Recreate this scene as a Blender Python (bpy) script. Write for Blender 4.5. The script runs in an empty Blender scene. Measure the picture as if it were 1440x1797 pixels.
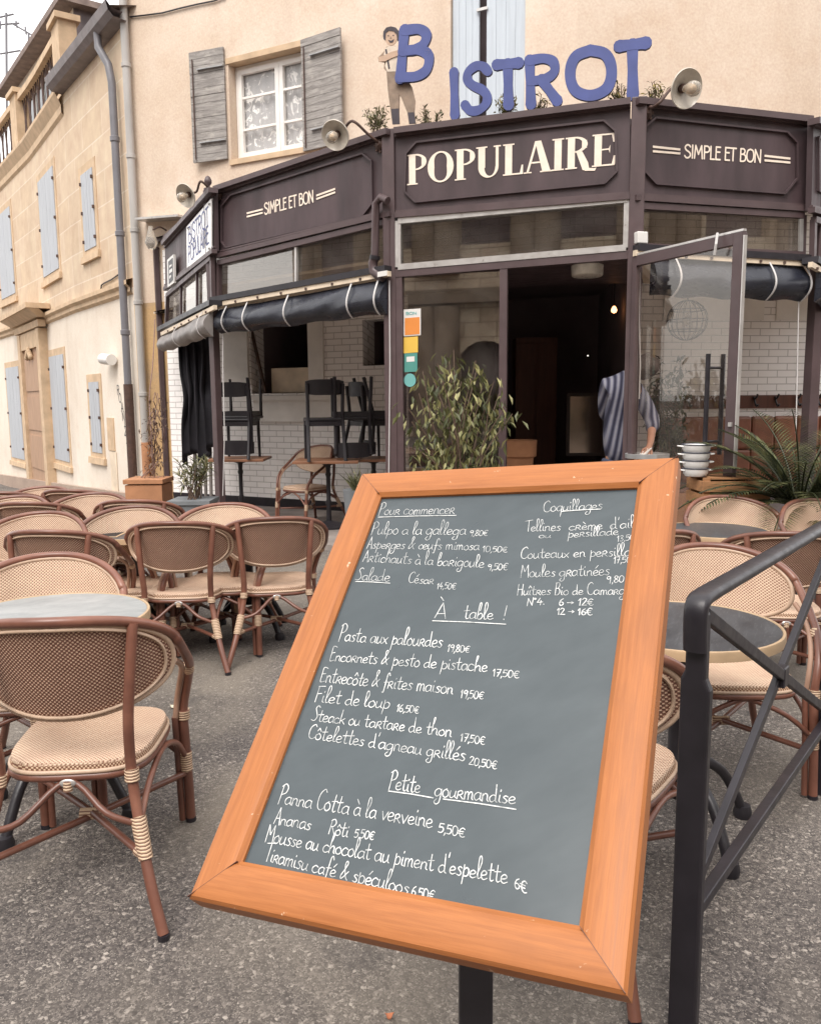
import bpy, bmesh, math, random
from mathutils import Vector, Matrix
random.seed(7)
R = math.radians
sc = bpy.context.scene
COL = sc.collection
# ---------------------------------------------------------------- camera
F, CX, CY = 1450.0, 720.0, 898.5
PITCH = math.atan((CY - 700.0) / F); ROLL = 0.008
EYE = Vector((0, 0, 1.5))
fw = Vector((0, math.cos(PITCH), -math.sin(PITCH)))
r0 = Vector((1, 0, 0)); u0 = r0.cross(fw)
RT = math.cos(ROLL) * r0 - math.sin(ROLL) * u0
UP = math.sin(ROLL) * r0 + math.cos(ROLL) * u0
cd = bpy.data.cameras.new('camera'); cam = bpy.data.objects.new('camera', cd); COL.objects.link(cam)
mw = Matrix((RT, UP, -fw)).transposed().to_4x4(); mw.translation = EYE
cam.matrix_world = mw
cd.sensor_fit = 'HORIZONTAL'; cd.sensor_width = 36.0; cd.lens = 36.0 * F / 1440.0
cd.clip_start = 0.05; cd.clip_end = 2000
sc.camera = cam
# ---------------------------------------------------------------- sky, sun, exposure
SUN_EL, SUN_AZ = 56.0, -163.0      # the high veiled sun stands over the street, behind the camera
w = bpy.data.worlds.new('World'); sc.world = w; w.use_nodes = True
nt = w.node_tree; nt.nodes.clear()
sky = nt.nodes.new('ShaderNodeTexSky'); sky.sky_type = 'NISHITA'; sky.sun_disc = False
sky.sun_elevation = R(SUN_EL); sky.sun_rotation = R(SUN_AZ)
tc = nt.nodes.new('ShaderNodeTexCoord'); nz = nt.nodes.new('ShaderNodeTexNoise')
nz.inputs['Scale'].default_value = 2.2; nz.inputs['Detail'].default_value = 5
nt.links.new(tc.outputs['Generated'], nz.inputs['Vector'])
cr = nt.nodes.new('ShaderNodeValToRGB')
cr.color_ramp.elements[0].position = .3; cr.color_ramp.elements[0].color = (8.3, 8.2, 8.2, 1)
cr.color_ramp.elements[1].position = .7; cr.color_ramp.elements[1].color = (10.2, 9.9, 9.6, 1)
nt.links.new(nz.outputs['Fac'], cr.inputs['Fac'])
mx = nt.nodes.new('ShaderNodeMix'); mx.data_type = 'RGBA'; mx.inputs[0].default_value = .93   # overcast: cloud covers the blue
nt.links.new(sky.outputs[0], mx.inputs[6]); nt.links.new(cr.outputs[0], mx.inputs[7])
bg = nt.nodes.new('ShaderNodeBackground'); bg.inputs[1].default_value = 0.092
out = nt.nodes.new('ShaderNodeOutputWorld')
nt.links.new(mx.outputs[2], bg.inputs[0]); nt.links.new(bg.outputs[0], out.inputs[0])
sl = bpy.data.lights.new('sun', 'SUN'); sl.energy = 1.4; sl.angle = R(32); sl.color = (1, .945, .89)
so = bpy.data.objects.new('sun', sl); COL.objects.link(so)
az = R(SUN_AZ); el = R(SUN_EL)
sdir = Vector((math.sin(az) * math.cos(el), math.cos(az) * math.cos(el), math.sin(el)))
so.rotation_euler = sdir.to_track_quat('Z', 'Y').to_euler(); so.location = (0, -5, 20)
vs = sc.view_settings; vs.view_transform = 'Standard'; vs.look = 'None'; vs.exposure = 1.25; vs.gamma = 1
sc.cycles.max_bounces = 6; sc.cycles.transparent_max_bounces = 12; sc.cycles.glossy_bounces = 3
sc.cycles.use_denoising = True

# ---------------------------------------------------------------- photo pixel -> ray helpers (used to survey the real place)
def ray(px, py): return fw + RT * ((px - CX) / F) - UP * ((py - CY) / F)
def G(px, py, z=0.0):
    d = ray(px, py); return EYE + d * ((z - EYE.z) / d.z)
def D(px, py, y):
    d = ray(px, py); return EYE + d * (y / d.y)
class Pl:
    """vertical plane through two plan points; n points to the street"""
    def __init__(s, A, B):
        s.A = Vector((A[0], A[1], 0)); s.B = Vector((B[0], B[1], 0)); s.t = (s.B - s.A).normalized()
        s.n = Vector((s.t.y, -s.t.x, 0))
    def p(s, px, py, off=0.0):
        d = ray(px, py); a = s.A + s.n * off
        return EYE + d * ((a - EYE).dot(s.n) / d.dot(s.n))
    def q(s, u, z, off=0.0):
        v = s.A + s.t * u + s.n * off; return Vector((v.x, v.y, z))
    def u(s, px, py): return (s.p(px, py) - s.A).dot(s.t)
def lin(c): return tuple(((x / 255 / 12.92) if x <= 10 else ((x / 255 + .055) / 1.055) ** 2.4) for x in c)

# ---------------------------------------------------------------- materials
MATS = {}
class N:
    def __init__(s, name):
        s.m = bpy.data.materials.new(name); s.m.use_nodes = True; s.t = s.m.node_tree; s.t.nodes.clear()
        s.o = s.n('ShaderNodeOutputMaterial'); s.b = s.n('ShaderNodeBsdfPrincipled'); s.l(s.b.outputs[0], s.o.inputs[0])
        s.tc = s.n('ShaderNodeTexCoord'); MATS[name] = s.m
    def n(s, t, **k):
        x = s.t.nodes.new(t)
        for a, b in k.items(): setattr(x, a, b)
        return x
    def l(s, a, b): s.t.links.new(a, b)
    def val(s, i, v): s.b.inputs[i].default_value = v
    def noise(s, scale, detail=4, vec=None, rough=.55, stretch=None, dist=0):
        x = s.n('ShaderNodeTexNoise'); x.inputs['Scale'].default_value = scale; x.inputs['Detail'].default_value = detail
        x.inputs['Roughness'].default_value = rough; x.inputs['Distortion'].default_value = dist
        v = vec or s.tc.outputs['Object']
        if stretch:
            mp = s.n('ShaderNodeMapping'); mp.inputs['Scale'].default_value = stretch; s.l(v, mp.inputs[0]); v = mp.outputs[0]
        s.l(v, x.inputs['Vector']); return x.outputs['Fac']
    def ramp(s, f, stops):
        x = s.n('ShaderNodeValToRGB'); e = x.color_ramp.elements
        while len(e) < len(stops): e.new(.5)
        for k, (p, c) in enumerate(stops):
            e[k].position = p; e[k].color = (*(c if isinstance(c, tuple) else (c, c, c)), 1)
        s.l(f, x.inputs[0]); return x.outputs[0]
    def mix(s, f, a, b, mode='MIX'):
        x = s.n('ShaderNodeMix', data_type='RGBA', blend_type=mode)
        for i, v in ((0, f), (6, a), (7, b)):
            if isinstance(v, (int, float)): x.inputs[i].default_value = v
            elif isinstance(v, tuple): x.inputs[i].default_value = (*v, 1)
            else: s.l(v, x.inputs[i])
        return x.outputs[2]
    def math(s, op, a, b=0.0, c=0.0):
        x = s.n('ShaderNodeMath', operation=op)
        for i, v in enumerate((a, b, c)):
            if isinstance(v, (int, float)): x.inputs[i].default_value = v
            else: s.l(v, x.inputs[i])
        return x.outputs[0]
    def col(s, c): 
        if isinstance(c, tuple): s.b.inputs['Base Color'].default_value = (*c, 1)
        else: s.l(c, s.b.inputs['Base Color'])
    def bump(s, h, strength=.3, dist=.01):
        x = s.n('ShaderNodeBump'); x.inputs['Strength'].default_value = strength; x.inputs['Distance'].default_value = dist
        s.l(h, x.inputs['Height']); s.l(x.outputs[0], s.b.inputs['Normal'])
    def rough(s, r):
        if isinstance(r, (int, float)): s.val('Roughness', r)
        else: s.l(r, s.b.inputs['Roughness'])
def simple(name, c, rough=.6, var=.12, scale=6.0, metal=0.0, bump=0.0, spec=.5, stretch=None):
    m = N(name); f = m.noise(scale, 5, stretch=stretch)
    lo = tuple(x * (1 - var) for x in c); hi = tuple(min(1, x * (1 + var)) for x in c)
    m.col(m.ramp(f, [(.3, lo), (.7, hi)])); m.val('Metallic', metal); m.val('Specular IOR Level', spec)
    m.rough(m.ramp(m.noise(scale * 2.3, 3, stretch=stretch), [(.3, max(.03, rough - .08)), (.7, min(1, rough + .08))]))
    if bump: m.bump(m.noise(scale * 5, 5, stretch=stretch), bump, .004)
    return m.m
def glass(name, tint=(1, 1, 1), r0=.04, dirt=.04):
    """clear pane; each face mirrors r0 head-on (Schlick), the same from both sides"""
    m = N(name); m.t.nodes.remove(m.b)
    tr = m.n('ShaderNodeBsdfTransparent'); tr.inputs[0].default_value = (*tint, 1)
    gl = m.n('ShaderNodeBsdfGlossy'); gl.inputs['Roughness'].default_value = .015; gl.inputs[0].default_value = (1, .97, .93, 1)
    lw = m.n('ShaderNodeLayerWeight'); lw.inputs[0].default_value = .5
    fr = m.math('MULTIPLY_ADD', m.math('POWER', lw.outputs['Facing'], 5.0), 1 - r0, r0)
    s = m.n('ShaderNodeMixShader'); m.l(fr, s.inputs[0]); m.l(tr.outputs[0], s.inputs[1]); m.l(gl.outputs[0], s.inputs[2])
    df = m.n('ShaderNodeBsdfDiffuse'); df.inputs[0].default_value = (.5, .46, .42, 1)
    s2 = m.n('ShaderNodeMixShader'); m.l(m.ramp(m.noise(2.5, 6), [(.4, 0.0), (.75, dirt)]), s2.inputs[0])
    m.l(s.outputs[0], s2.inputs[1]); m.l(df.outputs[0], s2.inputs[2]); m.l(s2.outputs[0], m.o.inputs[0])
    return m.m
# asphalt with worn light chippings
m = N('asphalt'); P = m.tc.outputs['Object']
v = m.n('ShaderNodeTexVoronoi'); v.inputs['Scale'].default_value = 95; m.l(P, v.inputs['Vector'])
v2 = m.n('ShaderNodeTexVoronoi'); v2.inputs['Scale'].default_value = 300; m.l(P, v2.inputs['Vector'])
sep = m.n('ShaderNodeSeparateColor'); m.l(v.outputs['Color'], sep.inputs[0])
chip = m.ramp(sep.outputs[0], [(0, (.042, .037, .036)), (.5, (.090, .080, .075)), (.85, (.155, .138, .126)), (1, (.38, .35, .315))])
sep2 = m.n('ShaderNodeSeparateColor'); m.l(v2.outputs['Color'], sep2.inputs[0])
fine = m.ramp(sep2.outputs[1], [(0, (.035, .031, .031)), (.6, (.096, .085, .079)), (1, (.29, .265, .238))])
c = m.mix(m.ramp(m.noise(60, 3), [(.42, 0.0), (.58, 1.0)]), chip, fine)
big = m.noise(.9, 6, rough=.6); sand = m.ramp(m.noise(.7, 5, stretch=(1, 1, 1), dist=.6), [(.46, 0.0), (.62, 1.0)])
c = m.mix(1.0, c, m.ramp(big, [(.3, (.60, .57, .58)), (.7, (1.38, 1.34, 1.28))]), 'MULTIPLY')
c = m.mix(m.math('MULTIPLY', sand, .6), c, m.mix(m.noise(220, 2), (.10, .084, .066), (.30, .26, .21)))
c = m.mix(m.math('MULTIPLY', m.ramp(m.noise(3.3, 4), [(.60, 0.0), (.72, 1.0)]), .5), c, (.04, .035, .035))
ck = m.n('ShaderNodeTexVoronoi', feature='DISTANCE_TO_EDGE'); ck.inputs['Scale'].default_value = .55; dv = m.n('ShaderNodeVectorMath', operation='ADD'); m.l(P, dv.inputs[0]); ncx = m.n('ShaderNodeTexNoise'); ncx.inputs['Scale'].default_value = 3.0; ncx.inputs['Detail'].default_value = 6; m.l(P, ncx.inputs['Vector']); m.l(ncx.outputs['Color'], dv.inputs[1]); m.l(dv.outputs[0], ck.inputs['Vector'])
c = m.mix(m.math('MULTIPLY', m.ramp(ck.outputs['Distance'], [(.004, 1.0), (.012, 0.0)]), m.ramp(m.noise(.8, 3), [(.5, 0.0), (.62, .8)])), c, (.022, .019, .019))
c = m.mix(m.ramp(m.noise(9, 2), [(.735, 0.0), (.75, .6)]), c, (.03, .027, .028))
m.col(c); m.rough(.88); m.bump(m.math('SUBTRACT', 1.0, v.outputs['Distance']), .55, .006)
# ochre lime plaster
def plaster(name, a, b, stain, streak=0.0):
    m = N(name); n1 = m.noise(.55, 7, rough=.62); n2 = m.noise(2.6, 6, rough=.65)
    c = m.ramp(n1, [(.32, a), (.66, b)])
    c = m.mix(m.math('MULTIPLY', m.ramp(n2, [(.5, 0.0), (.75, 1.0)]), .5), c, stain)
    c = m.mix(m.math('MULTIPLY', m.ramp(m.noise(1.1, 5, stretch=(1, 1, .18)), [(.52, 0.0), (.75, 1.0)]), .35 + streak), c, tuple(x * .72 for x in stain))
    c = m.mix(.12, c, m.ramp(m.noise(40, 3), [(.3, 0.1), (.7, .9)]), 'OVERLAY')
    m.col(c); m.rough(.9); m.bump(m.noise(18, 6), .25, .012); return m
plaster('ochre_plaster', (.60, .47, .36), (.71, .595, .49), (.56, .40, .285))
plaster('pale_plaster', (.69, .60, .50), (.79, .715, .62), (.60, .49, .39))
plaster('bare_render', (.40, .27, .15), (.56, .36, .17), (.28, .22, .18))
plaster('plinth_render', (.34, .25, .20), (.43, .33, .26), (.25, .19, .16))
# ashlar: stone blocks with pale joints
def brickmat(name, bw, bh, c1, c2, mort, ms, rough=.9, bump=.3, squash=None, off=.5, var=.35, coat=0, uv=True, nsc=3.0):
    m = N(name); br = m.n('ShaderNodeTexBrick'); br.offset = off
    m.l(m.tc.outputs['UV'], br.inputs['Vector'])
    br.inputs['Scale'].default_value = 1; br.inputs['Brick Width'].default_value = bw; br.inputs['Row Height'].default_value = bh
    br.inputs['Mortar Size'].default_value = ms; br.inputs['Mortar Smooth'].default_value = .2
    br.inputs['Color1'].default_value = (*c1, 1); br.inputs['Color2'].default_value = (*c2, 1); br.inputs['Mortar'].default_value = (*mort, 1)
    n = m.noise(nsc, 6, rough=.65)
    c = m.mix(var, br.outputs['Color'], m.ramp(n, [(.25, 0.25), (.75, .8)]), 'OVERLAY')
    c = m.mix(m.math('MULTIPLY', m.ramp(m.noise(.8, 6, stretch=(1, 1, .3)), [(.5, 0.0), (.8, 1.0)]), .4), c, tuple(x * .6 for x in c2))
    m.col(c); m.rough(rough)
    h = m.math('ADD', m.math('MULTIPLY', br.outputs['Fac'], -1.0), m.math('MULTIPLY', n, .5)); m.bump(h, bump, .006)
    return m
brickmat('ashlar', 1.05, .50, (.62, .485, .355), (.57, .43, .30), (.68, .565, .45), .011)
brickmat('white_brick', .235, .078, (.93, .90, .88), (.90, .87, .85), (.56, .53, .51), .006, rough=.45, bump=.6, var=.15)
m = brickmat('arena_stone', 1.3, .55, (.66, .55, .43), (.55, .44, .33), (.26, .20, .15), .02, nsc=1.2, var=.6)
# painted and bare wood, metals
simple('brown_paint', (.068, .045, .049), .5, .30, 2.6, bump=.06, spec=.45, stretch=(1.6, 1.6, .45))
simple('brown_trim', (.085, .056, .058), .45, .15, 5, bump=.05)
simple('black_paint', (.017, .0145, .019), .42, .3, 9, bump=.12)
simple('black_wood', (.018, .015, .019), .45, .3, 6)
simple('white_paint', (.80, .77, .73), .5, .08, 4, bump=.05)
simple('cream_paint', (.70, .58, .44), .6, .15, 5, bump=.1)
simple('letter_white', (.86, .74, .62), .5, .07, 12)
simple('letter_blue', (.062, .082, .25), .55, .14, 5, bump=.08)
simple('blue_edge', (.03, .035, .11), .6, .1, 5)
simple('pale_blue_paint', (.50, .55, .60), .6, .08, 3, stretch=(6, 6, .5), bump=.08)
simple('shutter_grey_blue', (.42, .44, .47), .65, .12, 3, stretch=(8, 8, .5), bump=.15)
simple('zinc', (.36, .36, .36), .5, .2, 2.5, metal=.35, stretch=(3, 3, .5))
simple('grey_pipe', (.16, .155, .17), .5, .15, 3)
simple('pale_pipe', (.40, .38, .36), .5, .14, 2.2, stretch=(3, 3, .6))
simple('rust_brown', (.075, .04, .03), .65, .3, 20, bump=.2)
simple('gutter_metal', (.17, .14, .14), .5, .2, 5)
simple('steel_trim', (.55, .53, .51), .35, .1, 8, metal=.6)
simple('enamel_shade', (.55, .50, .43), .3, .12, 12)
simple('enamel_white', (.88, .87, .85), .22, .05, 9)
simple('enamel_rim', (.02, .025, .05), .3, .1, 9)
simple('vinyl_dark', (.022, .024, .034), .30, .35, 3, bump=.25, stretch=(1, 1, 3))
simple('vinyl_grey', (.20, .18, .17), .45, .3, 4, bump=.3)
simple('strap_white', (.60, .58, .57), .6, .05, 9)
simple('curtain_black', (.017, .015, .020), .9, .3, 3)
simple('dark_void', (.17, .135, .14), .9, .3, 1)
simple('dark_floor', (.08, .06, .055), .6, .3, 2)
simple('terrace_concrete', (.25, .215, .195), .85, .25, 4, bump=.2)
simple('terracotta', (.42, .20, .10), .8, .2, 4, bump=.15)
simple('grey_pot', (.17, .18, .19), .7, .15, 5)
simple('soil', (.05, .035, .025), .95, .3, 30, bump=.5)
simple('roof_tile', (.20, .15, .13), .85, .3, 5, bump=.4)
simple('roof_slate', (.17, .14, .145), .8, .2, 5, bump=.3)
simple('old_stone', (.56, .41, .27), .9, .16, 5, bump=.35)
simple('white_plastic', (.72, .70, .67), .4, .05, 5)
simple('cabinet_wood', (.10, .035, .02), .5, .25, 3, stretch=(5, 5, .6))
simple('table_wood', (.26, .12, .065), .5, .2, 6, stretch=(1, 6, 6))
simple('crate_wood', (.38, .19, .085), .75, .22, 5, stretch=(.8, 4, 9), bump=.2)
simple('leather_brown', (.22, .085, .05), .45, .2, 6, bump=.2)
simple('brass_edge', (.52, .37, .23), .4, .12, 8, metal=.2)
simple('skin', (.42, .22, .15), .55, .08, 9)
simple('grey_hair', (.085, .06, .05), .8, .35, 60, bump=.4)
simple('denim', (.05, .06, .10), .85, .2, 30)
simple('shoe', (.03, .025, .025), .5)
simple('cloth_white', (.80, .78, .76), .8, .05, 12)
simple('sticker_orange', (.72, .25, .05), .5, .05, 5)
simple('sticker_yellow', (.75, .48, .08), .5, .05, 5)
simple('sticker_green', (.08, .28, .24), .5, .05, 5)
simple('sticker_teal', (.16, .42, .40), .5, .05, 5)
simple('frame_dark_wood', (.05, .035, .03), .5)
simple('sepia_light', (.66, .56, .46), .7, .12, 18)
simple('sepia_skin', (.52, .36, .26), .7, .12, 14)
simple('sepia_mid', (.26, .19, .14), .7, .22, 14)
simple('sepia_dark', (.055, .045, .055), .7, .2, 14)
m = N('chalk'); m.col(m.ramp(m.noise(70, 4, rough=.7), [(.30, (.26, .28, .285)), (.56, (.66, .67, .66))])); m.rough(.9)
simple('dry_leaf', (.42, .15, .07), .8, .2, 40)
simple('petal', (.70, .62, .48), .8, .1, 40)
simple('cast_iron', (.018, .016, .020), .42, .25, 14, bump=.15)
simple('rattan_inner', (.33, .20, .14), .5, .12, 8)
glass('clear_glass'); glass('shop_glass', (.86, .84, .82), .15, .05); glass('transom_glass', (.70, .68, .66), .15, .06); glass('door_glass', (.95, .93, .91), .05, .05)
m = N('house_pane'); m.col((.03, .035, .04)); m.rough(.06)
m = N('bulb_glass'); m.col((.85, .80, .72)); m.rough(.08); m.val('Transmission Weight', .75); m.val('IOR', 1.3)
m = N('lit_bulb'); m.col((1, .6, .3)); m.val('Emission Color', (1, .42, .16, 1)); m.val('Emission Strength', 2.2)
m = N('pin_light'); m.col((1, 1, 1)); m.val('Emission Color', (1, .93, .85, 1)); m.val('Emission Strength', .7)
# lace curtain: pale net with denser flower clusters
m = N('lace'); f = m.ramp(m.noise(9, 2, dist=1.2), [(.55, 0.0), (.62, 1.0)])
m.col(m.mix(f, (.42, .41, .41), (.88, .86, .83))); m.rough(.9)
# weathered plank (colour follows the plank, cracks along x)
m = N('weathered_plank'); U = m.tc.outputs['UV']
g = m.noise(3.2, 7, vec=U, stretch=(1, 9, 1), rough=.7, dist=.8); k = m.noise(5, 6, vec=U, stretch=(1, 14, 1), rough=.75, dist=1.5)
c = m.ramp(g, [(.25, (.15, .135, .128)), (.5, (.29, .268, .25)), (.72, (.46, .43, .40))])
c = m.mix(m.ramp(k, [(.30, .95), (.42, 0.0)]), c, (.05, .038, .034))
c = m.mix(m.math('MULTIPLY', m.ramp(m.noise(6, 5, vec=U), [(.58, 0.0), (.66, 1.0)]), .35), c, (.52, .48, .43))
m.col(c); m.rough(.85); m.bump(k, .5, .006)
# orange varnished wood: grain along U
m = N('orange_wood'); U = m.tc.outputs['UV']
g = m.noise(7, 6, vec=U, stretch=(1, 22, 1), rough=.6, dist=.4); g2 = m.noise(2.2, 3, vec=U, stretch=(1, 5, 1)); fl = m.noise(34, 3, vec=U, stretch=(1, 6, 1))
c = m.mix(m.ramp(g, [(.28, 0.0), (.72, 1.0)]), (.26, .080, .020), (.42, .152, .046)); c = m.mix(m.math('MULTIPLY', g2, .5), c, (.46, .185, .062))
g3 = m.noise(16, 5, vec=U, stretch=(1, 46, 1), rough=.7, dist=.3); c = m.mix(m.math('MULTIPLY', m.ramp(g3, [(.48, 0.0), (.66, 1.0)]), .3), c, (.24, .075, .02))
c = m.mix(m.math('MULTIPLY', m.ramp(m.noise(5, 6, dist=.8), [(.56, 0.0), (.72, 1.0)]), .3), c, (.27, .10, .035))
c = m.mix(m.math('MULTIPLY', m.ramp(fl, [(.60, 0.0), (.7, 1.0)]), .25), c, (.40, .13, .03))
c = m.mix(m.ramp(m.noise(46, 4), [(.70, 0.0), (.73, .8)]), c, (.62, .45, .31))
m.col(c); m.rough(m.ramp(g, [(.3, .42), (.7, .55)])); m.val('Specular IOR Level', .35); m.bump(g, .06, .002)
# slate grey chalkboard, faint wiped smears
m = N('chalkboard'); n1 = m.noise(3.2, 6, rough=.6, dist=.7); n2 = m.noise(14, 4, stretch=(1, 3, 1))
m.col(m.mix(m.math('MULTIPLY', n1, n2), (.034, .047, .054), (.088, .108, .118))); m.rough(m.ramp(n1, [(.3, .26), (.7, .36)])); m.val('Specular IOR Level', .6)
# rattan cane: warm brown with darker nodes
m = N('rattan_cane'); n1 = m.noise(7, 5, stretch=(1, 1, 1)); n2 = m.noise(60, 3)
c = m.ramp(n1, [(.3, (.125, .050, .034)), (.55, (.195, .082, .055)), (.75, (.27, .122, .080))])
c = m.mix(m.math('MULTIPLY', n2, .25), c, (.08, .03, .02)); oi = m.n('ShaderNodeObjectInfo'); c = m.mix(1.0, c, m.ramp(oi.outputs['Random'], [(0, (.82, .80, .80)), (1, (1.12, 1.1, 1.08))]), 'MULTIPLY')
m.col(c); m.rough(.36); m.val('Specular IOR Level', .55)
# cream binding with thin brown gaps
m = N('binding'); wv = m.n('ShaderNodeTexWave', bands_direction='Z'); wv.inputs['Scale'].default_value = 36; m.l(m.tc.outputs['Object'], wv.inputs[0])
m.col(m.ramp(wv.outputs[1], [(.12, (.16, .07, .045)), (.38, (.60, .44, .30))])); m.rough(.55); m.bump(wv.outputs[1], .6, .003)
simple('piping', (.50, .36, .26), .5, .1, 20)
# woven seat: small cream and brown dots on the diagonal
def weave(name, bias, cream, brown, per=.0125):
    m = N(name); sp = m.n('ShaderNodeSeparateXYZ'); m.l(m.tc.outputs['UV'], sp.inputs[0]); k = 2 * math.pi / per / 1.0
    a = m.math('SINE', m.math('MULTIPLY', sp.outputs[0], k)); b = m.math('SINE', m.math('MULTIPLY', sp.outputs[1], k))
    pr = m.math('MULTIPLY', a, b)
    f = m.ramp(m.math('ADD', m.math('MULTIPLY', pr, .5), .5 + bias), [(.42, 0.0), (.60, 1.0)])
    c = m.mix(f, brown, cream); oi = m.n('ShaderNodeObjectInfo'); c = m.mix(1.0, c, m.ramp(oi.outputs['Random'], [(0, (.86, .84, .83)), (1, (1.06, 1.06, 1.06))]), 'MULTIPLY'); c = m.mix(.25, c, m.ramp(m.noise(8, 4), [(.3, .3), (.7, .75)]), 'OVERLAY')
    m.col(c); m.rough(.55); m.bump(pr, .5, .003)
weave('weave_front', .13, (.65, .48, .35), (.30, .165, .11))
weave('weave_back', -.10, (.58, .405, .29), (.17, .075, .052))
weave('weave_side', -.04, (.66, .49, .33), (.21, .09, .055))
# zinc/slate table top with scratches
m = N('slate_top'); n1 = m.noise(4, 6, rough=.65, stretch=(1, 2.2, 1)); n2 = m.noise(24, 4, stretch=(1, 9, 1), dist=.4)
c = m.ramp(n1, [(.3, (.028, .030, .035)), (.7, (.070, .073, .080))]); c = m.mix(m.ramp(n2, [(.56, 0.0), (.72, .5)]), c, (.16, .16, .165))
m.col(c); m.rough(m.ramp(n1, [(.3, .30), (.7, .46)]))
m = N('sky_pale_top'); n1 = m.noise(5, 7, rough=.7, stretch=(1, 2, 1), dist=.6); n2 = m.noise(22, 5, stretch=(1, 6, 1), dist=.5)  # stone top with mirrored sky put into its paler colour
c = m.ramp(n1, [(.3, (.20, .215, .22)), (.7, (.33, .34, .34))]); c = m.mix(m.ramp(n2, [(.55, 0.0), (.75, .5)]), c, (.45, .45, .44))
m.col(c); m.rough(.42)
# striped shirt
m = N('striped_shirt'); sp = m.n('ShaderNodeSeparateXYZ'); m.l(m.tc.outputs['Object'], sp.inputs[0])
a = m.math('SINE', m.math('MULTIPLY', m.math('ADD', sp.outputs[0], m.math('MULTIPLY', sp.outputs[2], -.12)), 2 * math.pi / .052))
c = m.ramp(m.math('ADD', m.math('MULTIPLY', a, .5), .5), [(.12, (.03, .03, .055)), (.3, (.085, .085, .13)), (.6, (.13, .13, .185)), (.9, (.27, .265, .31))])
m.col(c); m.rough(.85); m.bump(m.noise(14, 3), .5, .02)
# leaves: colour varies leaf by leaf
def leafmat(name, a, b, c3, rough=.5):
    m = N(name); g = m.n('ShaderNodeNewGeometry')
    m.col(m.ramp(g.outputs['Random Per Island'], [(0, a), (.55, b), (.92, c3), (1, tuple(x * 1.5 for x in c3))])); m.rough(rough)
    m.val('Subsurface Weight', 0.0)
    tr = m.n('ShaderNodeBsdfTranslucent'); m.l(m.b.inputs['Base Color'].links[0].from_socket, tr.inputs[0])
    s = m.n('ShaderNodeMixShader'); s.inputs[0].default_value = .25; m.l(m.b.outputs[0], s.inputs[1]); m.l(tr.outputs[0], s.inputs[2]); m.l(s.outputs[0], m.o.inputs[0])
leafmat('ficus_leaf', (.05, .06, .024), (.14, .145, .055), (.34, .32, .14))
leafmat('oleander_leaf', (.05, .06, .025), (.14, .14, .065), (.32, .29, .16))
leafmat('cycad_leaf', (.018, .024, .012), (.045, .055, .02), (.11, .115, .045))
simple('door_wood', (.40, .25, .16), .7, .15, 4, stretch=(5, 5, .6))
leafmat('ledge_leaf', (.05, .055, .02), (.14, .13, .045), (.36, .29, .09))
leafmat('dry_vine_leaf', (.05, .028, .022), (.12, .07, .05), (.22, .15, .10))
simple('twig', (.13, .085, .06), .8, .2, 20)
simple('vine_stem', (.24, .15, .12), .8, .2, 20)
def mat(x): return MATS.get(x) or bpy.data.materials[x]

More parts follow.
